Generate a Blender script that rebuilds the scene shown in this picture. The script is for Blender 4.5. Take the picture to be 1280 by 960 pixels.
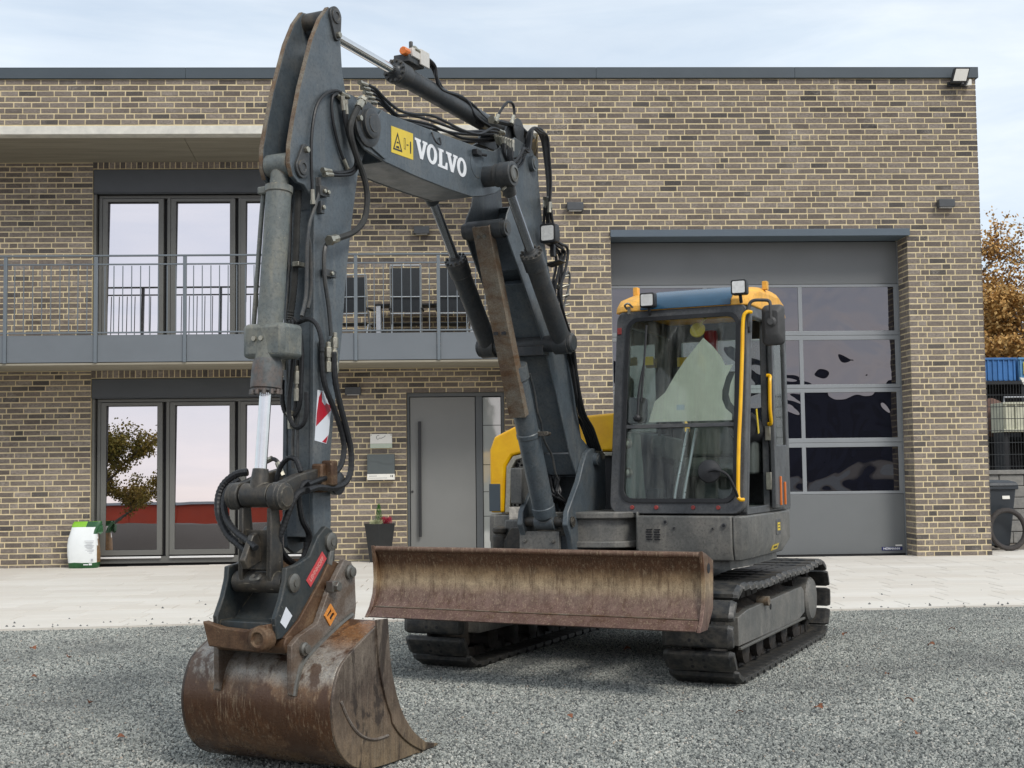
import bpy, bmesh, math, random
from mathutils import Vector, Matrix, noise
random.seed(7)
R = math.radians
scene = bpy.context.scene
for o in list(bpy.data.objects):
    bpy.data.objects.remove(o)

# ---------------------------------------------------------------- camera
# world axes: X along the facade (to the right), Y into the building, Z up; facade plane at Y = 0
cam_d = bpy.data.cameras.new('camera')
cam = bpy.data.objects.new('camera', cam_d)
scene.collection.objects.link(cam)
cam_d.sensor_width = 36.0
cam_d.lens = 1601.7 / 1280 * 36
cam_d.clip_start = 0.1
cam_d.clip_end = 2000
_F = Vector((0.037122, 0.997233, 0.064403)).normalized()
_R = Vector((0.999263, -0.036415, -0.012128))
_R = (_R - _R.dot(_F) * _F).normalized()
_U = _R.cross(_F)
mw = Matrix(((_R.x, _U.x, -_F.x, -0.6814), (_R.y, _U.y, -_F.y, -18.305), (_R.z, _U.z, -_F.z, 1.370), (0, 0, 0, 1)))
cam.matrix_world = mw
scene.camera = cam
scene.render.resolution_x = 1024
scene.render.resolution_y = 768

# ---------------------------------------------------------------- sky and sun (bright overcast afternoon)
SUN_AZ, SUN_EL = 148.0, 46.0           # azimuth clockwise from +Y, elevation
world = bpy.data.worlds.new('World')
scene.world = world
world.use_nodes = True
wn, wl = world.node_tree.nodes, world.node_tree.links
wn.clear()
w_out = wn.new('ShaderNodeOutputWorld')
w_bg = wn.new('ShaderNodeBackground')
w_bg.inputs['Strength'].default_value = 0.1
w_sky = wn.new('ShaderNodeTexSky')
w_sky.sky_type = 'NISHITA'
w_sky.sun_disc = False
w_sky.sun_elevation = R(SUN_EL)
w_sky.sun_rotation = R(SUN_AZ)
w_tc = wn.new('ShaderNodeTexCoord')
w_map = wn.new('ShaderNodeMapping')
w_map.inputs['Scale'].default_value = (1.2, 1.2, 4.5)
w_no = wn.new('ShaderNodeTexNoise')
w_no.inputs['Scale'].default_value = 2.2
w_no.inputs['Detail'].default_value = 7
w_no.inputs['Roughness'].default_value = 0.55
w_rp = wn.new('ShaderNodeValToRGB')
w_rp.color_ramp.elements[0].position = 0.3
w_rp.color_ramp.elements[0].color = (0.62, 0.62, 0.62, 1)
w_rp.color_ramp.elements[1].position = 0.72
w_rp.color_ramp.elements[1].color = (0.93, 0.93, 0.93, 1)
w_mx = wn.new('ShaderNodeMix'); w_mx.data_type = 'RGBA'
w_mx.inputs['B'].default_value = (6.9, 7.75, 8.45, 1)
w_map2 = wn.new('ShaderNodeMapping'); w_map2.inputs['Scale'].default_value = (1.0, 1.0, 5.5); w_map2.inputs['Location'].default_value = (3.1, 0.7, 0.4)
w_no2 = wn.new('ShaderNodeTexNoise'); w_no2.inputs['Scale'].default_value = 3.4; w_no2.inputs['Detail'].default_value = 8; w_no2.inputs['Roughness'].default_value = 0.6; w_no2.inputs['Distortion'].default_value = 0.6
w_rp2 = wn.new('ShaderNodeValToRGB')
w_rp2.color_ramp.elements[0].position = 0.34; w_rp2.color_ramp.elements[0].color = (6.35, 7.15, 7.95, 1)
w_rp2.color_ramp.elements[1].position = 0.66; w_rp2.color_ramp.elements[1].color = (7.9, 8.4, 8.75, 1)
wl.new(w_tc.outputs['Generated'], w_map2.inputs['Vector']); wl.new(w_map2.outputs['Vector'], w_no2.inputs['Vector']); wl.new(w_no2.outputs['Fac'], w_rp2.inputs['Fac'])
wl.new(w_rp2.outputs['Color'], w_mx.inputs['B'])
# the clouds low on the side behind the photographer are pinkish
w_sep = wn.new('ShaderNodeSeparateXYZ')
w_m1 = wn.new('ShaderNodeMath'); w_m1.operation = 'MULTIPLY_ADD'; w_m1.use_clamp = True
w_m1.inputs[1].default_value = -1.3; w_m1.inputs[2].default_value = 0.0
w_m2 = wn.new('ShaderNodeMath'); w_m2.operation = 'MULTIPLY_ADD'; w_m2.use_clamp = True
w_m2.inputs[1].default_value = -2.0; w_m2.inputs[2].default_value = 1.0
w_m3 = wn.new('ShaderNodeMath'); w_m3.operation = 'MULTIPLY'; w_m3.inputs[1].default_value = 1.0
w_mp = wn.new('ShaderNodeMix'); w_mp.data_type = 'RGBA'; w_mp.blend_type = 'MULTIPLY'
w_mp.inputs['B'].default_value = (1.10, 0.955, 0.945, 1)
wl.new(w_tc.outputs['Generated'], w_map.inputs['Vector'])
wl.new(w_map.outputs['Vector'], w_no.inputs['Vector'])
wl.new(w_no.outputs['Fac'], w_rp.inputs['Fac'])
wl.new(w_rp.outputs['Color'], w_mx.inputs['Factor'])
wl.new(w_sky.outputs['Color'], w_mx.inputs['A'])
wl.new(w_tc.outputs['Generated'], w_sep.inputs[0])
wl.new(w_sep.outputs['Y'], w_m1.inputs[0])
wl.new(w_sep.outputs['Z'], w_m2.inputs[0])
wl.new(w_m1.outputs[0], w_m3.inputs[0]); wl.new(w_m2.outputs[0], w_m3.inputs[1])
wl.new(w_m3.outputs[0], w_mp.inputs['Factor'])
wl.new(w_mx.outputs['Result'], w_mp.inputs['A'])
wl.new(w_mp.outputs['Result'], w_bg.inputs['Color'])
wl.new(w_bg.outputs[0], w_out.inputs['Surface'])

sun_d = bpy.data.lights.new('sun', 'SUN')
sun_d.energy = 1.5
sun_d.angle = R(16)
sun_d.color = (1.0, 0.95, 0.88)
sun = bpy.data.objects.new('sun', sun_d)
scene.collection.objects.link(sun)
_sd = Vector((math.sin(R(SUN_AZ)) * math.cos(R(SUN_EL)), math.cos(R(SUN_AZ)) * math.cos(R(SUN_EL)), math.sin(R(SUN_EL))))
sun.rotation_euler = _sd.to_track_quat('Z', 'Y').to_euler()
sun.location = _sd * 40

scene.view_settings.view_transform = 'Standard'
scene.view_settings.look = 'None'
scene.view_settings.exposure = 0.42
scene.view_settings.gamma = 1.0
scene.view_settings.use_curve_mapping = False

# ---------------------------------------------------------------- materials
MATS = {}
def srgb(*c):
    return tuple(((x / 255) / 12.92 if x / 255 <= 0.04045 else ((x / 255 + 0.055) / 1.055) ** 2.4) for x in c)

class NT:
    def __init__(s, name):
        s.m = bpy.data.materials.new(name); s.m.use_nodes = True
        s.n = s.m.node_tree.nodes; s.l = s.m.node_tree.links
        s.b = s.n['Principled BSDF']; s.out = s.n['Material Output']
        s.tc = s.n.new('ShaderNodeTexCoord')
    def noise(s, scale, detail=6, rough=0.6, stretch=(1, 1, 1), co='Object', dist=0.0):
        mp = s.n.new('ShaderNodeMapping'); mp.inputs['Scale'].default_value = stretch
        t = s.n.new('ShaderNodeTexNoise'); t.inputs['Scale'].default_value = scale
        t.inputs['Detail'].default_value = detail; t.inputs['Roughness'].default_value = rough
        t.inputs['Distortion'].default_value = dist
        if co == 'World':
            g = s.n.new('ShaderNodeNewGeometry'); s.l.new(g.outputs['Position'], mp.inputs['Vector'])
        else:
            s.l.new(s.tc.outputs[co], mp.inputs['Vector'])
        s.l.new(mp.outputs['Vector'], t.inputs['Vector'])
        return t.outputs['Fac']
    def ramp(s, fac, stops):
        r = s.n.new('ShaderNodeValToRGB'); e = r.color_ramp.elements
        while len(e) < len(stops): e.new(0.5)
        for k, (p, c) in enumerate(stops):
            e[k].position = p
            e[k].color = (c, c, c, 1) if not hasattr(c, '__len__') else (c[0], c[1], c[2], 1)
        s.l.new(fac, r.inputs['Fac']); return r.outputs['Color']
    def mix(s, fac, a, b, mode='MIX'):
        m = s.n.new('ShaderNodeMix'); m.data_type = 'RGBA'; m.blend_type = mode
        for k, x in (('Factor', fac), ('A', a), ('B', b)):
            if hasattr(x, 'is_linked') or hasattr(x, 'links'): s.l.new(x, m.inputs[k])
            elif k == 'Factor': m.inputs[k].default_value = x
            else: m.inputs[k].default_value = (x[0], x[1], x[2], 1)
        return m.outputs['Result']
    def bump(s, h, strength=0.3, dist=0.01):
        b = s.n.new('ShaderNodeBump'); b.inputs['Strength'].default_value = strength
        b.inputs['Distance'].default_value = dist
        s.l.new(h, b.inputs['Height']); s.l.new(b.outputs['Normal'], s.b.inputs['Normal'])
    def col(s, c):
        if hasattr(c, 'links'): s.l.new(c, s.b.inputs['Base Color'])
        else: s.b.inputs['Base Color'].default_value = (c[0], c[1], c[2], 1)
    def rough(s, r):
        if hasattr(r, 'links'): s.l.new(r, s.b.inputs['Roughness'])
        else: s.b.inputs['Roughness'].default_value = r

def simple(name, c, rough=0.5, metal=0.0, var=0.12, scale=12, bump=0.0, bscale=60, spec=0.5):
    t = NT(name)
    a = tuple(max(0, x * (1 - var)) for x in c); b = tuple(min(1, x * (1 + var)) for x in c)
    t.col(t.ramp(t.noise(scale), [(0.3, a), (0.7, b)]))
    t.rough(t.ramp(t.noise(scale * 2.3), [(0.3, max(0.02, rough * 0.85)), (0.7, min(1, rough * 1.15))]))
    t.b.inputs['Metallic'].default_value = metal
    t.b.inputs['Specular IOR Level'].default_value = spec
    if bump: t.bump(t.noise(bscale, 3), bump, 0.004)
    MATS[name] = t.m; return t.m

def dirty(name, paint, dirt, amount=0.45, rough=0.5, scale=5, streak=True, bump=0.15, scratch=None, metal=0.0, edge=None, grime=0.55):
    """machine paint with dust film, run-down streaks and fine scratches"""
    t = NT(name)
    base = t.ramp(t.noise(scale * 3), [(0.3, tuple(x * 0.85 for x in paint)), (0.72, tuple(min(1, x * 1.15) for x in paint))])
    f1 = t.ramp(t.noise(scale, 8, 0.65), [(0.62 - amount * 0.5, 0.0), (0.95 - amount * 0.3, 0.75)])
    c = t.mix(f1, base, dirt)
    if streak:
        f2 = t.ramp(t.noise(14, 5, 0.6, (1.6, 1.6, 0.12)), [(0.55, 0.0), (0.8, 0.45)])
        c = t.mix(f2, c, tuple(min(1, x * 1.2) for x in dirt))
    if scratch:
        f3 = t.ramp(t.noise(30, 3, 0.5, (0.25, 1.0, 1.2), dist=1.5), [(0.7, 0.0), (0.74, 0.8)])
        c = t.mix(f3, c, scratch)
    # fine grime and chips
    c = t.mix(t.ramp(t.noise(60, 6, 0.75), [(0.36, grime), (0.52, 0.0)]), c, tuple(x * 0.45 for x in paint))
    c = t.mix(t.ramp(t.noise(85, 5, 0.7, (1, 1, 0.5)), [(0.64, 0.0), (0.70, min(0.5, grime))]), c, tuple(min(1, x * 1.5) for x in dirt))
    if edge:                                             # paint worn through along the edges
        bv = t.n.new('ShaderNodeBevel'); bv.samples = 4; bv.inputs['Radius'].default_value = 0.012
        gm = t.n.new('ShaderNodeNewGeometry'); dt = t.n.new('ShaderNodeVectorMath'); dt.operation = 'DOT_PRODUCT'
        t.l.new(bv.outputs['Normal'], dt.inputs[0]); t.l.new(gm.outputs['Normal'], dt.inputs[1])
        ef = t.ramp(dt.outputs['Value'], [(0.72, 1.0), (0.97, 0.0)])
        en = t.mix(1.0, ef, t.ramp(t.noise(22, 6, 0.7), [(0.42, 0.0), (0.62, 0.85)]), 'MULTIPLY')
        c = t.mix(en, c, edge)
    t.col(c)
    t.rough(t.ramp(t.noise(scale * 1.7, 6), [(0.3, rough * 0.75), (0.75, min(1, rough * 1.35))]))
    t.b.inputs['Metallic'].default_value = metal
    if bump: t.bump(t.noise(90, 4), bump, 0.003)
    MATS[name] = t.m; return t.m

dirty('boom_paint', srgb(80, 89, 95), srgb(116, 114, 108), 0.32, 0.40, 4, edge=srgb(132, 126, 112))
dirty('boom_dark', srgb(56, 60, 63), srgb(88, 82, 74), 0.34, 0.46, 6, edge=srgb(126, 118, 104))
dirty('body_grey', srgb(98, 98, 95), srgb(150, 144, 134), 0.36, 0.5, 4, edge=srgb(130, 126, 118))
dirty('cab_grey', srgb(70, 72, 74), srgb(108, 106, 102), 0.26, 0.45, 5, edge=srgb(120, 118, 114))
dirty('cylinder_paint', srgb(102, 108, 106), srgb(152, 144, 122), 0.34, 0.5, 6, scratch=srgb(176, 170, 144), edge=srgb(150, 124, 96))
dirty('coupler_paint', srgb(42, 50, 53), srgb(84, 78, 68), 0.40, 0.45, 7, scratch=srgb(120, 118, 108), edge=srgb(150, 138, 116))
dirty('yellow', srgb(255, 186, 4), srgb(226, 160, 40), 0.02, 0.36, 3, streak=False, bump=0.03, grime=0.04)
dirty('roof_yellow', srgb(238, 176, 70), srgb(170, 140, 95), 0.2, 0.6, 5, bump=0.1, grime=0.25)
dirty('cast', srgb(56, 56, 55), srgb(104, 92, 74), 0.42, 0.45, 9, scratch=srgb(160, 152, 134), metal=0.2, edge=srgb(176, 168, 150))
dirty('cylinder_rust', srgb(88, 92, 92), srgb(122, 84, 58), 0.5, 0.55, 9, scratch=srgb(150, 110, 80))
dirty('track', srgb(32, 35, 38), srgb(98, 92, 82), 0.52, 0.42, 14, streak=False, bump=0.5, edge=srgb(104, 106, 106))
dirty('under', srgb(40, 39, 38), srgb(74, 62, 50), 0.5, 0.75, 7, bump=0.4)
dirty('soil', srgb(44, 37, 31), srgb(78, 67, 55), 0.5, 0.95, 18, streak=False, bump=1.0)

def rust(name, a, b, c, pale, pale_amt=0.5, scale=3.5, rough=0.62, metal=0.25):
    t = NT(name)
    n1 = t.noise(scale, 9, 0.62)
    base = t.ramp(n1, [(0.28, a), (0.5, b), (0.72, c)])
    n2 = t.noise(9, 7, 0.65, (1.0, 1.0, 0.16))                  # run-down streaks
    base = t.mix(t.ramp(n2, [(0.45, 0.0), (0.75, 0.7)]), base, tuple(x * 0.5 for x in a))
    n3 = t.noise(6, 9, 0.75, (0.8, 0.8, 1.6), dist=0.8)          # worn, dusty patches
    base = t.mix(t.ramp(n3, [(0.62 - 0.25 * pale_amt, 0.0), (0.85 - 0.2 * pale_amt, 0.85)]), base, pale)
    n4 = t.noise(40, 4, 0.6, (0.3, 1, 1.4), dist=2.5)            # scratches
    base = t.mix(t.ramp(n4, [(0.66, 0.0), (0.7, 0.65)]), base, pale)
    n5 = t.noise(120, 3, 0.5)
    base = t.mix(t.ramp(n5, [(0.35, 0.35), (0.6, 0.0)]), base, tuple(x * 0.4 for x in a))
    t.col(base)
    t.rough(t.ramp(n3, [(0.3, rough * 0.7), (0.7, min(1, rough * 1.3))]))
    t.b.inputs['Metallic'].default_value = metal
    t.bump(n5, 0.35, 0.003)
    MATS[name] = t.m
def zramp(t, lo, hi, wob=0.03, scale=3.0, stretch=(1, 1, 0.4)):
    """height on the machine as 0..1, with an uneven edge (wear bands)"""
    sp = t.n.new('ShaderNodeSeparateXYZ'); t.l.new(t.tc.outputs['Object'], sp.inputs[0])
    m = t.n.new('ShaderNodeMapRange'); m.inputs['From Min'].default_value = lo; m.inputs['From Max'].default_value = hi
    t.l.new(sp.outputs['Z'], m.inputs['Value'])
    a = t.n.new('ShaderNodeMath'); a.operation = 'MULTIPLY_ADD'; a.inputs[1].default_value = wob / (hi - lo) * 2
    t.l.new(t.noise(scale, 8, 0.7, stretch), a.inputs[0]); t.l.new(m.outputs[0], a.inputs[2])
    b = t.n.new('ShaderNodeMath'); b.operation = 'SUBTRACT'; b.inputs[1].default_value = wob / (hi - lo); t.l.new(a.outputs[0], b.inputs[0])
    return b.outputs[0]
def worn_steel(name, bands, lo, hi, streak_dark, pale, pale_f, wob, rough=0.5, metal=0.3, stain=None):
    t = NT(name)
    c = t.ramp(zramp(t, lo, hi, wob, 3.0), bands)
    c = t.mix(t.ramp(t.noise(14, 8, 0.7), [(0.35, 0.5), (0.6, 0.0)]), c, tuple(x * 0.55 for x in streak_dark))
    c = t.mix(t.ramp(t.noise(16, 8, 0.7, (1.4, 1.4, 0.10)), [(0.5, 0.0), (0.68, 0.8)]), c, streak_dark)
    c = t.mix(t.ramp(t.noise(95, 7, 0.75, (1.0, 1.0, 0.09)), [(0.52, 0.0), (0.66, pale_f)]), c, pale)
    c = t.mix(t.ramp(t.noise(60, 5, 0.7, (0.3, 1, 1.2), dist=2.0), [(0.66, 0.0), (0.72, 0.25)]), c, pale)
    c = t.mix(t.ramp(t.noise(150, 3, 0.5), [(0.32, 0.4), (0.5, 0.0)]), c, tuple(x * 0.4 for x in streak_dark))
    if stain:                                            # wet mud stains with ragged edges
        c = t.mix(t.ramp(t.noise(5.0, 7, 0.6, (1, 1, 0.55), dist=0.4), [(0.52, 0.0), (0.56, 0.85)]), c, stain)
    t.col(c)
    t.rough(t.ramp(t.noise(9, 6), [(0.3, rough * 0.6), (0.72, min(1, rough * 1.5))]))
    t.b.inputs['Metallic'].default_value = metal
    t.bump(t.noise(110, 4), 0.4, 0.003)
    MATS[name] = t.m
worn_steel('rust_blade', [(0.0, srgb(112, 86, 78)), (0.2, srgb(124, 98, 88)), (0.36, srgb(136, 112, 98)), (0.5, srgb(186, 164, 132)), (0.64, srgb(168, 140, 106)), (0.76, srgb(112, 80, 56)), (0.92, srgb(104, 74, 55)), (1.0, srgb(130, 104, 88))], 0.41, 0.86, srgb(84, 58, 42), srgb(206, 186, 152), 0.4, 0.045)
worn_steel('rust_bucket', [(0.0, srgb(132, 106, 76)), (0.2, srgb(108, 76, 50)), (0.46, srgb(82, 53, 34)), (0.6, srgb(122, 94, 68)), (0.68, srgb(170, 164, 154)), (0.82, srgb(156, 150, 142)), (0.9, srgb(140, 98, 60)), (1.0, srgb(150, 100, 54))], 0.0, 0.68, srgb(70, 44, 28), srgb(196, 176, 146), 0.38, 0.07, 0.30, 0.2, srgb(76, 52, 36))
worn_steel('bucket_side', [(0.0, srgb(140, 120, 94)), (0.3, srgb(124, 106, 88)), (0.55, srgb(92, 78, 68)), (0.8, srgb(122, 110, 98)), (1.0, srgb(132, 118, 104))], 0.0, 0.68, srgb(70, 57, 48), srgb(164, 152, 134), 0.40, 0.16, 0.42, 0.15, srgb(52, 43, 38))
rust('bucket_ear', srgb(88, 66, 50), srgb(112, 96, 82), srgb(132, 120, 108), srgb(142, 138, 132), 0.8, 6)
rust('guard_rust', srgb(84, 50, 24), srgb(112, 84, 54), srgb(140, 130, 112), srgb(138, 134, 122), 0.95, 9, 0.7, 0.05)
rust('crossbar_rust', srgb(70, 46, 30), srgb(100, 74, 52), srgb(124, 98, 72), srgb(140, 122, 98), 0.4, 9)

simple('chrome', (0.72, 0.72, 0.72), 0.14, 1.0, 0.06)
simple('chrome_dark', (0.30, 0.31, 0.33), 0.24, 1.0, 0.05, 3)
simple('pin_steel', srgb(120, 118, 112), 0.42, 0.7, 0.2, 30, 0.2)
simple('fitting', srgb(168, 164, 150), 0.35, 0.8, 0.2, 40)
simple('rubber', srgb(28, 29, 31), 0.5, 0, 0.3, 30)
simple('rubber_dusty', srgb(48, 48, 46), 0.7, 0, 0.4, 20)
simple('black_plastic', srgb(36, 37, 39), 0.5, 0, 0.2, 20, 0.1)
simple('mirror_back', srgb(72, 72, 72), 0.6, 0, 0.2, 20, 0.1)
simple('dark_interior', srgb(80, 86, 82), 0.7, 0, 0.2, 10)
simple('panel_interior', srgb(138, 148, 138), 0.7, 0, 0.1, 10)
simple('glare_cream', srgb(245, 240, 222), 0.85, 0, 0.06, 14)  # light on the windscreen, put into a plain colour
simple('lens', (0.85, 0.85, 0.82), 0.12, 0.2, 0.1, 60, 0.4, 120)
simple('white_print', (0.82, 0.83, 0.84), 0.4, 0, 0.03)
simple('black_print', (0.015, 0.015, 0.015), 0.5, 0, 0.05)
simple('decal_yellow', srgb(226, 196, 50), 0.4, 0, 0.08)
simple('decal_red', srgb(176, 24, 44), 0.4, 0, 0.08)
simple('decal_white', srgb(222, 226, 232), 0.4, 0, 0.03)
simple('label_red', srgb(196, 70, 72), 0.45, 0, 0.12, 60)
simple('label_pale', srgb(214, 150, 142), 0.5, 0, 0.05)
simple('emblem_orange', srgb(214, 140, 62), 0.5, 0, 0.2, 60)
simple('cap_red', srgb(150, 62, 58), 0.5, 0, 0.1)
simple('visor_blue', srgb(44, 78, 102), 0.16, 0, 0.12, 6)
simple('lamp_orange', srgb(222, 120, 50), 0.4, 0, 0.1)
simple('valve_white', srgb(208, 204, 196), 0.4, 0, 0.08, 40)

def cab_glass():
    t = NT('cab_glass')
    tr = t.n.new('ShaderNodeBsdfTransparent'); tr.inputs['Color'].default_value = (0.945, 0.99, 0.965, 1)
    gl = t.n.new('ShaderNodeBsdfGlossy'); gl.inputs['Roughness'].default_value = 0.03
    df = t.n.new('ShaderNodeBsdfDiffuse'); df.inputs['Color'].default_value = (0.62, 0.62, 0.55, 1)
    fr = t.n.new('ShaderNodeFresnel'); fr.inputs['IOR'].default_value = 1.38
    m1 = t.n.new('ShaderNodeMixShader'); m2 = t.n.new('ShaderNodeMixShader')
    dust = t.ramp(t.noise(10, 6, 0.65, (2.5, 1, 0.2)), [(0.42, 0.0), (0.75, 0.10)])
    t.l.new(fr.outputs[0], m1.inputs[0]); t.l.new(tr.outputs[0], m1.inputs[1]); t.l.new(gl.outputs[0], m1.inputs[2])
    t.l.new(dust, m2.inputs[0]); t.l.new(m1.outputs[0], m2.inputs[1]); t.l.new(df.outputs[0], m2.inputs[2])
    t.l.new(m2.outputs[0], t.out.inputs['Surface'])
    MATS['cab_glass'] = t.m
cab_glass()

def pane(name, refl, tint, rough, base, bump=0.0, bscale=2.0, bdist=0.02):
    """coated glazing: partial mirror over a dark room"""
    t = NT(name)
    gl = t.n.new('ShaderNodeBsdfGlossy'); gl.inputs['Color'].default_value = (*tint, 1); gl.inputs['Roughness'].default_value = rough
    df = t.n.new('ShaderNodeBsdfDiffuse'); df.inputs['Color'].default_value = (*base, 1)
    mx = t.n.new('ShaderNodeMixShader'); mx.inputs[0].default_value = refl
    t.l.new(df.outputs[0], mx.inputs[1]); t.l.new(gl.outputs[0], mx.inputs[2])
    if bump:
        b = t.n.new('ShaderNodeBump'); b.inputs['Strength'].default_value = bump; b.inputs['Distance'].default_value = bdist
        t.l.new(t.noise(bscale, 2, 0.45, dist=0.6), b.inputs['Height']); t.l.new(b.outputs['Normal'], gl.inputs['Normal'])
    t.l.new(mx.outputs[0], t.out.inputs['Surface'])
    MATS[name] = t.m
pane('window_glass', 0.80, (0.98, 0.95, 0.965), 0.0, (0.012, 0.012, 0.012), 0.02, 0.8, 0.02)
pane('garage_glass', 0.165, (0.94, 0.94, 1.0), 0.0, (0.006, 0.006, 0.010), 1.0, 0.95, 0.030)
pane('side_glass', 0.25, (1, 1, 1), 0.04, (0.42, 0.44, 0.42))
pane('mirror_glass', 0.85, (0.8, 0.85, 0.95), 0.0, (0.02, 0.02, 0.03))

simple('anthracite', srgb(84, 88, 90), 0.42, 0.0, 0.05, 2)
simple('coping', srgb(70, 80, 87), 0.5, 0.0, 0.08, 1.5)
simple('lintel', srgb(86, 98, 108), 0.45, 0.0, 0.05, 1.5)
simple('frame_grey', srgb(104, 104, 100), 0.4, 0.0, 0.04, 3)
simple('shutter_box', srgb(72, 76, 80), 0.5, 0, 0.05, 3)
simple('door_grey', srgb(122, 123, 121), 0.4, 0, 0.05, 1.2)
simple('garage_grey', srgb(108, 111, 112), 0.38, 0, 0.05, 1.0)
simple('garage_frame', srgb(138, 142, 145), 0.36, 0.15, 0.05, 2)
simple('rail', srgb(108, 116, 122), 0.45, 0.1, 0.05, 3)
simple('parapet', srgb(110, 116, 121), 0.4, 0.05, 0.06, 1.5)
simple('sill_white', (0.8, 0.8, 0.79), 0.35, 0.1, 0.04)
simple('rubber_seal', (0.01, 0.01, 0.012), 0.6)
simple('lamp_grey', srgb(74, 77, 80), 0.5)
simple('letterbox_grey', srgb(84, 91, 92), 0.5, 0, 0.06)
simple('paper_white', srgb(232, 230, 222), 0.45, 0, 0.03)
simple('plate_green', srgb(188, 198, 180), 0.45, 0, 0.05)
simple('ink', srgb(70, 72, 74), 0.6)
simple('hblue', srgb(30, 38, 96), 0.4)

def concrete(name, a, b, scale=3, streak=(1, 1, 1), bump=0.25):
    t = NT(name)
    c = t.ramp(t.noise(scale, 8, 0.65, streak), [(0.3, a), (0.7, b)])
    pits = t.ramp(t.noise(70, 3, 0.6), [(0.25, 0.6), (0.36, 0.0)])
    t.col(t.mix(pits, c, tuple(x * 0.55 for x in a)))
    t.rough(0.85); t.bump(t.noise(80, 4), bump, 0.004)
    MATS[name] = t.m
concrete('concrete_band', srgb(196, 194, 186), srgb(226, 223, 212), 6)
concrete('soffit', srgb(134, 128, 114), srgb(160, 154, 138), 3, (0.3, 6, 1))
concrete('stone_block', srgb(116, 116, 114), srgb(152, 150, 144), 9)

def mortar():
    t = NT('mortar')
    t.col(t.ramp(t.noise(9, 6), [(0.3, srgb(206, 190, 152)), (0.7, srgb(226, 210, 172))]))
    t.rough(0.95); t.bump(t.noise(150, 3), 0.3, 0.003); MATS['mortar'] = t.m
mortar()
def brick(name, per_object):
    t = NT(name)
    if per_object:
        oi = t.n.new('ShaderNodeObjectInfo'); v = oi.outputs['Random']
    else:
        a = t.n.new('ShaderNodeAttribute'); a.attribute_name = 'tint'; v = a.outputs['Fac']
    c = t.ramp(v, [(0.0, srgb(56, 55, 56)), (0.08, srgb(72, 69, 68)), (0.12, srgb(100, 91, 84)), (0.45, srgb(122, 112, 103)),
                   (0.75, srgb(134, 124, 114)), (1.0, srgb(150, 140, 130))])
    f = t.noise(26, 7, 0.7, (1, 1, 1.8), 'World')
    c = t.mix(t.ramp(f, [(0.38, 0.62), (0.6, 0.0)]), c, srgb(70, 63, 59))
    w = t.noise(2.0, 4, 0.6, (1, 1, 1), 'World'); w2 = t.noise(38, 6, 0.7, (1, 1, 1.5), 'World')
    k = t.mix(1.0, t.ramp(w, [(0.56, 0.0), (0.7, 1.0)]), t.ramp(w2, [(0.42, 0.0), (0.64, 0.75)]), 'MULTIPLY')
    c = t.mix(k, c, srgb(182, 174, 164))
    c = t.mix(t.ramp(t.noise(60, 6, 0.75, (1, 1, 1.3), 'World'), [(0.55, 0.0), (0.68, 0.5)]), c, srgb(164, 152, 140))
    c = t.mix(t.ramp(t.noise(0.7, 5, 0.6, (1, 1, 1), 'World'), [(0.35, 0.0), (0.7, 0.22)]), c, srgb(166, 156, 146))
    t.col(c); t.rough(0.9); t.bump(t.noise(95, 5, 0.7, (1, 1, 1), 'World'), 0.6, 0.006)
    MATS[name] = t.m
brick('brick', False); brick('brick_single', True)

def paving():
    for nm, per in (('paver', True), ('paver_far', False)):
        t = NT(nm)
        oi = t.n.new('ShaderNodeObjectInfo') if per else t.n.new('ShaderNodeAttribute')
        if not per: oi.attribute_name = 'tint'
        v = oi.outputs['Random' if per else 'Fac']
        c = t.ramp(v, [(0.0, srgb(211, 205, 195)), (0.5, srgb(217, 212, 202)), (1.0, srgb(222, 217, 208))])
        g = t.noise(0.9, 6, 0.6, (0.5, 1.6, 1), 'World')
        c = t.mix(t.ramp(g, [(0.35, 0.5), (0.65, 0.0)]), c, srgb(202, 192, 178))
        s = t.noise(3.0, 6, 0.65, (0.25, 2.5, 1), 'World', 0.5)
        c = t.mix(t.ramp(s, [(0.62, 0.0), (0.78, 0.35)]), c, srgb(160, 152, 142))
        t.col(c); t.rough(0.85); t.bump(t.noise(120, 3, 0.6, (1, 1, 1), 'World'), 0.25, 0.003)
        MATS[nm] = t.m
paving()
simple('joint', srgb(118, 110, 100), 0.95, 0, 0.15, 20)

def gravel():
    t = NT('gravel_bed')
    vo = t.n.new('ShaderNodeTexVoronoi'); vo.inputs['Scale'].default_value = 70
    t.l.new(t.tc.outputs['Object'], vo.inputs['Vector'])
    c = t.ramp(vo.outputs['Color'], [(0.2, srgb(78, 80, 80)), (0.8, srgb(140, 142, 140))])
    t.col(c); t.rough(0.95); t.bump(vo.outputs['Distance'], 0.6, 0.012)
    MATS['gravel_bed'] = t.m
    t = NT('gravel_stone')
    oi = t.n.new('ShaderNodeObjectInfo')
    c = t.ramp(oi.outputs['Random'], [(0.0, srgb(74, 77, 77)), (0.25, srgb(119, 122, 118)), (0.55, srgb(154, 157, 150)), (0.86, srgb(179, 180, 172)), (0.985, srgb(203, 200, 190)), (1.0, srgb(176, 156, 136))])
    g = t.noise(0.8, 7, 0.65, (1, 1, 1), 'World')
    c = t.mix(t.ramp(g, [(0.34, 0.5), (0.58, 0.0)]), c, srgb(92, 94, 93))
    t.col(c); t.rough(0.85)
    MATS['gravel_stone'] = t.m
gravel()
simple('leaf_brown', srgb(128, 80, 54), 0.8, 0, 0.45, 60)
simple('earth', srgb(92, 84, 74), 0.95, 0, 0.3, 0.4)
simple('bark', srgb(100, 92, 84), 0.9, 0, 0.3, 8, 0.5)
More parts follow.
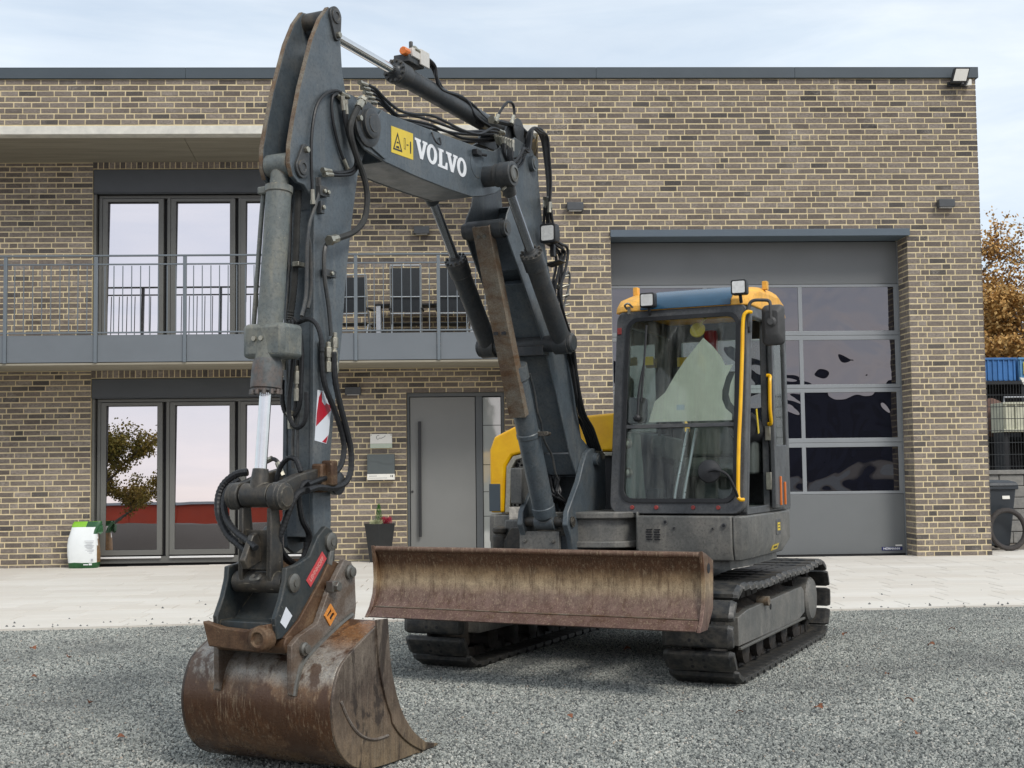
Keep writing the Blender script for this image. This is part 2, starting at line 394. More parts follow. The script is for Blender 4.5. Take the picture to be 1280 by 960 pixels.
def foliage(name, cols):
    t = NT(name)
    a = t.n.new('ShaderNodeAttribute'); a.attribute_name = 'tint'
    t.col(t.ramp(a.outputs['Fac'], [(k / (len(cols) - 1), c) for k, c in enumerate(cols)])); t.rough(0.7)
    t.b.inputs['Specular IOR Level'].default_value = 0.2
    MATS[name] = t.m
foliage('autumn_leaf', [srgb(118, 86, 58), srgb(150, 112, 68), srgb(184, 142, 82), srgb(196, 162, 104), srgb(140, 122, 84)])
simple('plate_pale', srgb(196, 188, 176), 0.5, 0, 0.35, 30)
foliage('olive_leaf', [srgb(84, 84, 40), srgb(120, 112, 52), srgb(150, 126, 58), srgb(128, 96, 48)])
foliage('heather', [srgb(130, 30, 50), srgb(176, 56, 76), srgb(150, 40, 60)])
foliage('conifer', [srgb(40, 84, 34), srgb(72, 124, 50), srgb(54, 104, 44)])
foliage('silver_plant', [srgb(146, 152, 120), srgb(190, 196, 160), srgb(170, 170, 130)])
simple('planter_black', srgb(40, 42, 43), 0.45, 0, 0.15, 8, 0.2, 30)
simple('bag_white', srgb(228, 232, 232), 0.35, 0, 0.03, 8)
simple('bag_green', srgb(34, 84, 46), 0.35, 0, 0.15, 14)
simple('bag_lime', srgb(132, 190, 50), 0.35, 0, 0.15, 14)
simple('bag_brown', srgb(120, 92, 54), 0.45, 0, 0.4, 22)
simple('alu', srgb(186, 190, 192), 0.3, 0.7, 0.06)
simple('mesh_cloth', srgb(52, 56, 60), 0.8, 0, 0.1, 60)
simple('bin_dark', srgb(42, 48, 54), 0.5, 0, 0.1, 10)
simple('bin_blue', srgb(36, 78, 130), 0.5, 0, 0.1, 10)
simple('tyre', srgb(58, 54, 52), 0.8, 0, 0.2, 30, 0.5)
simple('crate_blue', srgb(58, 112, 170), 0.5, 0, 0.2, 3)
simple('crate_pale_blue', srgb(90, 140, 180), 0.5, 0, 0.2, 3)
simple('trailer_cream', srgb(198, 198, 176), 0.5, 0, 0.15, 5)
simple('truck_dark', srgb(26, 28, 32), 0.6, 0, 0.3, 3)
simple('truck_blue', srgb(38, 82, 116), 0.5, 0, 0.1, 3)
simple('sack', srgb(108, 84, 74), 0.9, 0, 0.3, 6)
simple('fence_wire', srgb(38, 42, 44), 0.5)
simple('container_red', srgb(178, 62, 34), 0.6, 0, 0.1, 1)
simple('hall_dark', srgb(44, 48, 60), 0.6, 0, 0.15, 0.3)
simple('hall_trim', srgb(170, 172, 176), 0.6, 0, 0.1, 0.3)
simple('sign_face', srgb(206, 206, 220), 0.5, 0, 0.05)

# ---------------------------------------------------------------- mesh helpers
COL = scene.collection
def link(o, parent=None, label=None, cat=None, group=None, kind=None):
    COL.objects.link(o)
    if parent: o.parent = parent
    if label: o['label'] = label
    if cat: o['category'] = cat
    if group: o['group'] = group
    if kind: o['kind'] = kind
    return o
def empty(name, loc=(0, 0, 0), rz=0.0, **k):
    o = bpy.data.objects.new(name, None); o.location = loc; o.rotation_euler = (0, 0, rz)
    o.empty_display_size = 0.2
    return link(o, **k)

def catmull(pts, sub=6):
    P = [Vector(p) for p in pts]
    if len(P) < 3: return P
    out = []
    for i in range(len(P) - 1):
        p0 = P[max(i - 1, 0)]; p1 = P[i]; p2 = P[i + 1]; p3 = P[min(i + 2, len(P) - 1)]
        for k in range(sub):
            t = k / sub
            out.append(0.5 * ((2 * p1) + (-p0 + p2) * t + (2 * p0 - 5 * p1 + 4 * p2 - p3) * t * t + (-p0 + 3 * p1 - 3 * p2 + p3) * t ** 3))
    out.append(P[-1]); return out

class MB:
    """collects geometry; build() makes ONE mesh object"""
    def __init__(s): s.v = []; s.f = []; s.mi = []; s.cur = 0; s.tint = []; s.t = 0.5
    def add(s, vs, fs):
        b = len(s.v); s.v += [tuple(x) for x in vs]
        for f in fs:
            s.f.append(tuple(b + i for i in f)); s.mi.append(s.cur); s.tint.append(s.t)
        return s
    def mat(s, i): s.cur = i; return s
    def box(s, c, d, rot=None):
        x, y, z = (k / 2 for k in d); c = Vector(c)
        vs = [Vector(p) for p in ((-x, -y, -z), (x, -y, -z), (x, y, -z), (-x, y, -z), (-x, -y, z), (x, -y, z), (x, y, z), (-x, y, z))]
        if rot is not None: vs = [rot @ p for p in vs]
        return s.add([c + p for p in vs], [(0, 3, 2, 1), (4, 5, 6, 7), (0, 1, 5, 4), (1, 2, 6, 5), (2, 3, 7, 6), (3, 0, 4, 7)])
    def span(s, a, b):
        return s.box([(a[i] + b[i]) / 2 for i in range(3)], [abs(b[i] - a[i]) for i in range(3)])
    def prism(s, poly, a, b, fn):
        """poly: 2-D outline, fn(p, q, t) -> xyz, extruded t from a to b"""
        n = len(poly)
        vs = [fn(p, q, a) for p, q in poly] + [fn(p, q, b) for p, q in poly]
        fs = [tuple(range(n))[::-1], tuple(range(n, 2 * n))] + [(i, (i + 1) % n, n + (i + 1) % n, n + i) for i in range(n)]
        return s.add(vs, fs)
    def cyl(s, p0, p1, r0, r1=None, n=16, caps=True):
        r1 = r0 if r1 is None else r1
        p0 = Vector(p0); p1 = Vector(p1); d = (p1 - p0).normalized()
        a = d.orthogonal().normalized(); b = d.cross(a)
        vs = []
        for p, r in ((p0, r0), (p1, r1)):
            for k in range(n):
                t = 2 * math.pi * k / n; vs.append(p + r * (math.cos(t) * a + math.sin(t) * b))
        fs = [(i, (i + 1) % n, n + (i + 1) % n, n + i) for i in range(n)]
        if caps: fs += [tuple(range(n))[::-1], tuple(range(n, 2 * n))]
        return s.add(vs, fs)
    def tube(s, pts, r, n=8, sub=6, smooth=True, wob=None):
        P = catmull(pts, sub) if smooth else [Vector(p) for p in pts]
        T = [(P[min(i + 1, len(P) - 1)] - P[max(i - 1, 0)]).normalized() for i in range(len(P))]
        a = T[0].orthogonal().normalized(); vs = []
        for i, p in enumerate(P):
            a = (a - a.dot(T[i]) * T[i]).normalized(); b = T[i].cross(a)
            rr = r * (wob(i) if wob else 1.0)
            for k in range(n):
                t = 2 * math.pi * k / n; vs.append(p + rr * (math.cos(t) * a + math.sin(t) * b))
        m = len(P)
        fs = [(i * n + k, i * n + (k + 1) % n, (i + 1) * n + (k + 1) % n, (i + 1) * n + k) for i in range(m - 1) for k in range(n)]
        fs += [tuple(range(n))[::-1], tuple((m - 1) * n + k for k in range(n))]
        return s.add(vs, fs)
    def lathe(s, p, axis, prof, n=20):
        """prof: list of (radius, distance along axis)"""
        p = Vector(p); d = Vector(axis).normalized(); a = d.orthogonal().normalized(); b = d.cross(a); vs = []
        for r, h in prof:
            for k in range(n):
                t = 2 * math.pi * k / n; vs.append(p + d * h + r * (math.cos(t) * a + math.sin(t) * b))
        m = len(prof)
        fs = [(i * n + k, i * n + (k + 1) % n, (i + 1) * n + (k + 1) % n, (i + 1) * n + k) for i in range(m - 1) for k in range(n)]
        fs += [tuple(range(n))[::-1], tuple((m - 1) * n + k for k in range(n))]
        return s.add(vs, fs)
    def mesh(s, name, mats, angle=35, tint=False):
        me = bpy.data.meshes.new(name); me.from_pydata(s.v, [], s.f)
        for m in (mats if isinstance(mats, (list, tuple)) else [mats]): me.materials.append(MATS[m])
        me.polygons.foreach_set('material_index', s.mi)
        bm = bmesh.new(); bm.from_mesh(me); bmesh.ops.recalc_face_normals(bm, faces=bm.faces); bm.to_mesh(me); bm.free()
        if angle:
            me.polygons.foreach_set('use_smooth', [True] * len(me.polygons)); me.set_sharp_from_angle(angle=R(angle))
        if tint:
            at = me.attributes.new('tint', 'FLOAT', 'FACE'); at.data.foreach_set('value', s.tint)
        me.update(); return me
    def build(s, name, mats, parent=None, bevel=0.0, angle=35, tint=False, seg=2, **k):
        o = bpy.data.objects.new(name, s.mesh(name, mats, angle, tint))
        link(o, parent, **k)
        if bevel:
            b = o.modifiers.new('bevel', 'BEVEL'); b.width = bevel; b.segments = seg; b.limit_method = 'ANGLE'; b.angle_limit = R(40)
            b.harden_normals = False
        return o

def arc(cx, cy, r, a0, a1, n):
    return [(cx + r * math.cos(R(a0 + (a1 - a0) * k / n)), cy + r * math.sin(R(a0 + (a1 - a0) * k / n))) for k in range(n + 1)]
def rrect(x0, x1, y0, y1, r, n=4):
    return arc(x1 - r, y1 - r, r, 0, 90, n) + arc(x0 + r, y1 - r, r, 90, 180, n) + arc(x0 + r, y0 + r, r, 180, 270, n) + arc(x1 - r, y0 + r, r, 270, 360, n)
def ring(mb, outer, inner, a, b, fn):
    """frame between two outlines of equal length, extruded a..b"""
    n = len(outer)
    vs = [fn(p, q, a) for p, q in outer] + [fn(p, q, a) for p, q in inner] + [fn(p, q, b) for p, q in outer] + [fn(p, q, b) for p, q in inner]
    fs = []
    for i in range(n):
        j = (i + 1) % n
        fs += [(i, j, n + j, n + i), (2 * n + i, 3 * n + i, 3 * n + j, 2 * n + j), (i, 2 * n + i, 2 * n + j, j), (n + i, n + j, 3 * n + j, 3 * n + i)]
    return mb.add(vs, fs)
def text_mesh(name, s, size, mat, depth=0.001, bold=0.0):
    cu = bpy.data.curves.new(name, 'FONT'); cu.body = s; cu.size = size; cu.extrude = depth; cu.align_x = 'CENTER'; cu.align_y = 'CENTER'
    cu.offset = bold; cu.resolution_u = 3
    tmp = bpy.data.objects.new(name, cu); COL.objects.link(tmp)
    dg = bpy.context.evaluated_depsgraph_get(); dg.update()
    me = bpy.data.meshes.new_from_object(tmp.evaluated_get(dg))
    bpy.data.objects.remove(tmp); me.materials.clear(); me.materials.append(MATS[mat]); return me

# ---------------------------------------------------------------- ground
def zg(x, y):
    """the paving falls a little towards the left-hand recess"""
    a = min(1, max(0, (2.0 - x) / 8.0)); b = min(1, max(0, (y + 6.6) / 7.6))
    return -0.055 * a * b
m = MB(); m.add([(-500, -500, -0.10), (500, -500, -0.10), (500, 500, -0.10), (-500, 500, -0.10)], [(0, 1, 2, 3)])
m.build('ground', 'earth', angle=0, kind='structure')

def edge_y(x):            # where gravel meets paving
    return -6.52 + 0.062 * (x - 0.6) + 0.035 * math.sin(x * 1.7) + 0.02 * math.sin(x * 5.3) if x < 4 else -6.31 + 0.02 * math.sin(x * 4)
# gravel bed, a thick sheet with slightly rolling surface
m = MB(); nx, ny = 60, 44; X0, X1, Y0, Y1 = -16, 16, -26, 0
idx = []
for j in range(ny + 1):
    for i in range(nx + 1):
        x = X0 + (X1 - X0) * i / nx; e = edge_y(x); y = Y0 + (e + 0.02 - Y0) * j / ny
        m.v.append((x, y, -0.012 + 0.006 * noise.noise(Vector((x * 1.3, y * 1.3, 0)))))
for j in range(ny):
    for i in range(nx):
        a = j * (nx + 1) + i; m.f.append((a, a + 1, a + nx + 2, a + nx + 1)); m.mi.append(0); m.tint.append(0)
m.build('gravel_yard', 'gravel_bed', kind='structure')

def scatter_gravel():
    m = MB(); rows = 30
    for j in range(rows):
        for i in range(36):
            q = []
            for (di, dj) in ((0, 0), (1, 0), (1, 1), (0, 1)):
                t = (j + dj) / rows; xa = -3.9 + t * -3.6; xb = 3.0 + t * 4.6
                x = xa + (xb - xa) * (i + di) / 36; e = edge_y(x) + 0.015; y = -13.3 + (e + 13.3) * t
                q.append((x, y, -0.008 + 0.006 * noise.noise(Vector((x * 1.3, y * 1.3, 0)))))
            m.add(q, [(0, 1, 2, 3)])
    o = m.build('gravel', 'gravel_stone', kind='stuff', label='grey crushed stone gravel covering the yard', cat='gravel')
    ng = bpy.data.node_groups.new('gravel_scatter', 'GeometryNodeTree')
    ng.interface.new_socket('Geometry', in_out='INPUT', socket_type='NodeSocketGeometry')
    ng.interface.new_socket('Geometry', in_out='OUTPUT', socket_type='NodeSocketGeometry')
    N = ng.nodes; Lk = ng.links
    gi = N.new('NodeGroupInput'); go = N.new('NodeGroupOutput')
    dp = N.new('GeometryNodeDistributePointsOnFaces'); dp.inputs['Density'].default_value = 6800
    ico = N.new('GeometryNodeMeshIcoSphere'); ico.inputs['Radius'].default_value = 0.0086; ico.inputs['Subdivisions'].default_value = 1
    sp = N.new('GeometryNodeSetPosition'); nt = N.new('ShaderNodeTexNoise'); nt.inputs['Scale'].default_value = 85
    vm = N.new('ShaderNodeVectorMath'); vm.operation = 'MULTIPLY_ADD'
    vm.inputs[1].default_value = (0.016, 0.016, 0.016); vm.inputs[2].default_value = (-0.008, -0.008, -0.008)
    sm = N.new('GeometryNodeSetMaterial'); sm.inputs['Material'].default_value = MATS['gravel_stone']
    fl = N.new('GeometryNodeSetShadeSmooth'); fl.inputs['Shade Smooth'].default_value = False
    ip = N.new('GeometryNodeInstanceOnPoints')
    rv = N.new('FunctionNodeRandomValue'); rv.data_type = 'FLOAT_VECTOR'; rv.inputs['Min'].default_value = (0, 0, 0); rv.inputs['Max'].default_value = (6.28, 6.28, 6.28)
    rs = N.new('FunctionNodeRandomValue'); rs.data_type = 'FLOAT_VECTOR'; rs.inputs['Min'].default_value = (0.55, 0.55, 0.4); rs.inputs['Max'].default_value = (1.5, 1.3, 0.95); rs.inputs['Seed'].default_value = 5
    Lk.new(gi.outputs[0], dp.inputs['Mesh']); Lk.new(dp.outputs['Points'], ip.inputs['Points'])
    Lk.new(ico.outputs['Mesh'], sp.inputs['Geometry']); Lk.new(nt.outputs['Color'], vm.inputs[0]); Lk.new(vm.outputs['Vector'], sp.inputs['Offset'])
    Lk.new(sp.outputs['Geometry'], fl.inputs['Geometry']); Lk.new(fl.outputs['Geometry'], sm.inputs['Geometry']); Lk.new(sm.outputs['Geometry'], ip.inputs['Instance'])
    Lk.new(rv.outputs['Value'], ip.inputs['Rotation']); Lk.new(rs.outputs['Value'], ip.inputs['Scale'])
    Lk.new(ip.outputs['Instances'], go.inputs[0])
    md = o.modifiers.new('scatter', 'NODES'); md.node_group = ng
scatter_gravel()

# loose stones kicked onto the paving
def loose_stones():
    m = MB(); rnd = random.Random(3)
    for k in range(150):
        x = rnd.uniform(-5.5, 5.2); y = edge_y(x) + abs(rnd.gauss(0, 0.16)) + (rnd.uniform(0, 2.0) if rnd.random() < 0.12 else 0)
        r = rnd.uniform(0.006, 0.014); c = Vector((x, y, zg(x, y) + 0.012 + r * 0.6)); pts = []
        for d in ((1, 0, 0), (-1, 0, 0), (0, 1, 0), (0, -1, 0), (0, 0, 1), (0, 0, -1)):
            pts.append(c + Vector(d) * r * rnd.uniform(0.6, 1.3))
        m.add(pts, [(0, 2, 4), (2, 1, 4), (1, 3, 4), (3, 0, 4), (2, 0, 5), (1, 2, 5), (3, 1, 5), (0, 3, 5)])
    m.build('loose_gravel', 'gravel_bed', angle=0, kind='stuff', label='loose grey stones scattered along the paving edge', cat='gravel')
loose_stones()

# paving: slabs 60 x 40 in courses parallel to the facade
pav = MB()
nn = 40
for i in range(nn):
    xa, xb = -14 + 28 * i / nn, -14 + 28 * (i + 1) / nn
    for (ya, yb) in ((0, -3), (-3, -6)):
        pass
    pav.add([(xa, edge_y(xa) - 0.3, -0.014), (xb, edge_y(xb) - 0.3, -0.014), (xb, -3, zg(xb, -3) - 0.004), (xa, -3, zg(xa, -3) - 0.004)], [(0, 1, 2, 3)])
    pav.add([(xa, -3, zg(xa, -3) - 0.004), (xb, -3, zg(xb, -3) - 0.004), (xb, 1.2, zg(xb, 1.2) - 0.004), (xa, 1.2, zg(xa, 1.2) - 0.004)], [(0, 1, 2, 3)])
    pav.add([(xa, 1.2, zg(xa, 1.2) - 0.004), (xb, 1.2, zg(xb, 1.2) - 0.004), (xb, 7, -0.004), (xa, 7, -0.004)], [(0, 1, 2, 3)])
paving_o = pav.build('paving', 'joint', kind='structure', angle=0)
def slab_mesh(L):
    m = MB(); h = 0.016; x, y = L / 2 - 0.0042, 0.2 - 0.0018; b = 0.004
    m.add([(-x, -y, 0), (x, -y, 0), (x, y, 0), (-x, y, 0), (-x, -y, h - b), (x, -y, h - b), (x, y, h - b), (-x, y, h - b),
           (-x + b, -y + b, h), (x - b, -y + b, h), (x - b, y - b, h), (-x + b, y - b, h)],
          [(0, 1, 5, 4), (1, 2, 6, 5), (2, 3, 7, 6), (3, 0, 4, 7), (4, 5, 9, 8), (5, 6, 10, 9), (6, 7, 11, 10), (7, 4, 8, 11), (8, 9, 10, 11)])
    return m
slab_me = slab_mesh(0.6).mesh('slab', 'paver', 0)
far = MB(); slabs = []
rnd = random.Random(11)
for j in range(20):
    y = 1.02 - 0.4 * j - 0.2
    off = rnd.choice((0.1, 0.3, 0.45, 0.0, 0.2))
    for i in range(-14, 18):
        x = off + 0.6 * i
        if x < -9.5 or x > 10.5: continue
        if x + .3 > 0.6 and y > 0.1 and x < 6.8: continue
        if y + 0.18 < edge_y(x): continue
        slabs.append((x, y))
slabs.sort(key=lambda p: (abs(p[0] + 0.7) > 5.6 + 0.28 * p[1] * -0 , p[1]))
for k, (x, y) in enumerate(slabs):
    z = zg(x, y) + rnd.uniform(-0.001, 0.001)
    sx = (zg(x + 0.3, y) - zg(x - 0.3, y)) / 0.6; sy = (zg(x, y + 0.2) - zg(x, y - 0.2)) / 0.4
    if y - 0.2 < edge_y(x) - 0.02:                    # slabs cut along the gravel edge
        q = MB(); h = 0.016; e0, e1 = max(y - 0.198, edge_y(x - 0.3) - 0.01), max(y - 0.198, edge_y(x + 0.3) - 0.01)
        if min(e0, e1) > y + 0.17: continue
        c4 = [(x - 0.298, min(e0, y + 0.15)), (x + 0.298, min(e1, y + 0.15)), (x + 0.298, y + 0.198), (x - 0.298, y + 0.198)]
        q.add([(a_, b_, z - 0.02) for a_, b_ in c4] + [(a_, b_, z + h) for a_, b_ in c4], [(4, 5, 6, 7), (0, 1, 5, 4), (1, 2, 6, 5), (2, 3, 7, 6), (3, 0, 4, 7)])
        q.build('slab', 'paver', paving_o, angle=0); continue
    if k < 300:
        o = bpy.data.objects.new('slab', slab_me); o.location = (x, y, z); o.rotation_euler = (sy, -sx, 0); link(o, paving_o)
    else:
        far.t = rnd.random(); q = slab_mesh(0.6); far.add([(a + x, b + y, c + z) for a, b, c in q.v], q.f)
far.build('slab_field', 'paver_far', paving_o, angle=0, tint=True, kind='stuff')

# ---------------------------------------------------------------- building
C12 = 1 / 12
REC = 1.126                       # depth of the recess on the left
SR = 6.8935                       # right-hand corner
RX = 0.42                         # right end of the recess
building = empty('building', (0, 0, 0), label='two-storey brick building with grey garage door, glazed recess and balcony', cat='building')

def lay(s0, s1, z0, z1, holes, seed, head=0.22):
    """bricks of a wall face in irregular bond: list of (a, b, z, z2); head joints never line up with the course below"""
    rnd = random.Random(seed); out = []; k = math.floor(z0 / C12 + 0.5); prev = []
    while k * C12 < z1 - 0.02:
        za = max(k * C12 + 0.0079, z0); zb = min((k + 1) * C12 - 0.0079, z1)
        segs = [(s0, s1)]
        for (a, b, c, d) in holes:
            if zb > c + 0.012 and za < d - 0.012:
                ns = []
                for (p, q) in segs:
                    if b <= p or a >= q: ns.append((p, q)); continue
                    if a - p > 0.04: ns.append((p, a))
                    if q - b > 0.04: ns.append((b, q))
                segs = ns
        cur = []
        for (p, q) in segs:
            x = p; cnt = 0
            while q - x > 0.03:
                if cnt == 0: opts = [0.24, 0.115, 0.1775] if k % 2 else [0.115, 0.1775, 0.24]
                elif head > 0.45: opts = [0.115, 0.24] if cnt % 2 else [0.24, 0.115]
                else: opts = [0.115, 0.24] if rnd.random() < head else [0.24, 0.115]
                if cnt == 0 and head <= 0.45: rnd.shuffle(opts)
                w = opts[0]
                for o_ in opts:
                    if all(abs(x + o_ - j) > 0.032 for j in prev): w = o_; break
                cnt += 1
                e = min(x + w, q)
                if q - e < 0.07: e = q
                out.append((x, e, za, zb)); x = e + 0.013
                if e < q: cur.append(e)
        prev = cur; k += 1
    return out
def put_brick(mb, fn, r, rnd, single=False):
    a, b, za, zb = r
    o = rnd.uniform(-0.002, 0.002); j = lambda: rnd.uniform(-0.0022, 0.0022); t = 0.005
    vs = [fn(a + j(), za + j(), 0.004), fn(b + j(), za + j(), 0.004), fn(b + j(), zb + j(), 0.004), fn(a + j(), zb + j(), 0.004),
          fn(a + .0025 + j(), za + .0025 + j(), -t + o), fn(b - .0025 + j(), za + .0025 + j(), -t + o), fn(b - .0025 + j(), zb - .0025 + j(), -t + o), fn(a + .0025 + j(), zb - .0025 + j(), -t + o)]
    mb.t = rnd.random(); mb.add(vs, [(4, 5, 6, 7), (0, 1, 5, 4), (1, 2, 6, 5), (2, 3, 7, 6), (3, 0, 4, 7)])

G0, G1, GZ = 1.45, 5.80, 4.68     # garage opening
front = MB()                      # mortar core of the front wall: face at y = 0.008
def core(mb, a, b, c, d, y0=0.008, y1=0.40): mb.span((a, y0, c), (b, y1, d))
core(front, RX, G0, -0.1, GZ); core(front, G1, SR - 0.008, -0.1, GZ); core(front, RX, SR - 0.008, GZ, 7.0)
core(front, -10, RX, 6.32, 7.0)
front.span((SR - 0.30, 0.40, -0.1), (SR - 0.008, 9, 7.0))                       # gable side wall
front.span((RX, 0.40, -0.1), (RX + 0.3, REC + 0.3, 6.32))                      # return of the recess
front_wall = front.build('front_wall', 'mortar', building, angle=0)
rnd = random.Random(5)
fnF = lambda a, z, t: (a, t + 0.008, z)
pier = lay(G1, SR, 0.02, 4.66, [], 21, 0.5)
main = lay(RX, G0, 0.02, 4.66, [], 22) + lay(RX, SR, 4.6667, 7.0, [(G0, 5.83, 0, 4.765)], 23, 0.16) + lay(-10, RX, 6.33, 7.0, [], 24, 0.15)
single = pier[:300]; rest = pier[300:] + main
for r in single:
    b = MB(); put_brick(b, fnF, r, rnd); b.build('brick', 'brick_single', front_wall, angle=0)
mb = MB()
for r in rest: put_brick(mb, fnF, r, rnd)
# jambs of the garage opening, return of the recess, gable side
for r in lay(0.01, 0.44, 0.02, GZ, [], 31, 0.4): put_brick(mb, lambda a, z, t: (G1 + t, a, z), r, rnd)
for r in lay(0.01, 0.44, 0.02, GZ, [], 32, 0.4): put_brick(mb, lambda a, z, t: (G0 - t, a, z), r, rnd)
for r in lay(0.01, REC, 0.0, 6.1, [], 33, 0.3): put_brick(mb, lambda a, z, t: (RX + t, a, z), r, rnd)
for r in lay(0.0, 9, 0.02, 7.0, [], 34, 0.2): put_brick(mb, lambda a, z, t: (SR - t - 0.008, a, z), r, rnd)
mb.build('brickwork', 'brick', front_wall, angle=0, tint=True, kind='stuff')

# recessed wall with window and door openings
WS0, WS1 = -6.29, -2.98
DS0, DS1 = -1.565, -0.075
holesL = [(WS0, WS1, -1, 2.77), (DS0, DS1, -1, 2.515), (WS0, WS1, 2.77, 2.9)]
holesU = [(WS0, WS1, 3.0, 5.96), (WS0, WS1, 5.96, 6.2)]
rw = MB(); y0, y1 = REC + 0.008, REC + 0.35
for (a, b, c, d) in ((-10, WS0, -0.15, 6.2), (WS1, DS0, -0.15, 6.2), (DS1, RX + .2, -0.15, 6.2), (WS0, WS1, 2.77, 3.02), (WS0, WS1, 5.96, 6.2), (DS0, DS1, 2.515, 6.2)):
    rw.span((a, y0, c), (b, y1, d))
rec_wall = rw.build('recessed_wall', 'mortar', building, angle=0)
mb = MB(); fnR = lambda a, z, t: (a, REC + t + 0.008, z)
for r in lay(-10, RX, -0.06, 2.875, holesL, 41, 0.12) + lay(-10, RX, 3.06, 6.05, holesU, 42, 0.14): put_brick(mb, fnR, r, rnd)
for (z0, z1) in ((2.775, 2.885), (5.965, 6.075)):              # soldier courses over the glazing
    x = WS0
    while x < WS1 - 0.05:
        put_brick(mb, fnR, (x, x + 0.0715, z0, z1), rnd); x += C12
for (jx, sgn) in ((WS0, 1), (WS1, -1), (DS0, 1), (DS1, -1)):
    pass
mb.build('brickwork', 'brick', rec_wall, angle=0, tint=True, kind='stuff')

# roof: coping, slab band, soffit
m = MB(); x = -10
cx = [-10, -7.6, -4.65, -1.66, 1.28, 4.2, SR + 0.035]
cop = empty('roof_edge', parent=building)
for a, b in zip(cx, cx[1:]):
    q = MB(); q.span((a + 0.0015, -0.03, 7.005), (b - 0.0015, 0.02, 7.155)); q.span((a + 0.0015, -0.03, 7.155), (b - 0.0015, 0.5, 7.165)); q.build('coping', 'coping', cop, bevel=0.003)
m.span((SR - 0.4, 0.021, 7.005), (SR + 0.033, 9, 7.15)); m.span((-10, 0.021, 6.99), (SR - 0.41, 9, 7.02)); m.build('roof', 'coping', building, angle=0)
m = MB(); m.span((-10, -0.012, 6.195), (RX - 0.002, 0.20, 6.318)); m.build('concrete_band', 'concrete_band', building, bevel=0.006)
for (a, b) in ((-10, -7.9), (-7.9, -4.72), (-4.72, -1.6), (-1.6, RX)):
    m = MB(); m.prism([(0.2, 6.195), (REC + 0.01, 6.06), (REC + 0.01, 6.2), (0.2, 6.31)], a + 0.004, b - 0.004, lambda p, q, t: (t, p, q)); m.build('soffit_slab', 'soffit', building, angle=0)

# balcony
bal = empty('balcony', parent=building)
m = MB(); m.span((-10, 0.03, 2.885), (RX - 0.004, REC + 0.004, 3.06)); m.span((-10, -0.045, 2.875), (RX - 0.004, 0.03, 2.905)); m.build('balcony_slab', 'soffit', bal, bevel=0.004)
posts = [-8.42, -7.155, -5.89, -4.64, -3.42, -2.22, -1.04, 0.16]
for x in posts:
    q = MB(); q.span((x - 0.024, -0.075, 2.907), (x + 0.024, -0.03, 4.415)); q.build('railing_post', 'rail', bal, bevel=0.003)
for a, b in zip(posts, posts[1:] + [RX - 0.01]):
    q = MB(); q.span((a + 0.027, -0.05, 2.915), (b - 0.027 if b < 0.5 else b, -0.03, 3.30)); q.build('parapet_panel', 'parapet', bal, bevel=0.002)
    n = max(1, round((b - a) / 0.128)); 
    for k in range(1, n):
        x = a + (b - a) * k / n
        q = MB(); q.span((x - 0.006, -0.056, 3.335), (x + 0.006, -0.044, 4.285)); q.build('railing_bar', 'rail', bal, angle=0)
for (z, h, d) in ((4.42, 0.022, 0.05), (4.297, 0.02, 0.03), (3.322, 0.022, 0.03)):
    q = MB(); q.span((-10, -0.05 - d / 2, z), (RX - 0.01, -0.05 + d / 2, z + h)); q.build('railing_rail', 'rail', bal, bevel=0.003)

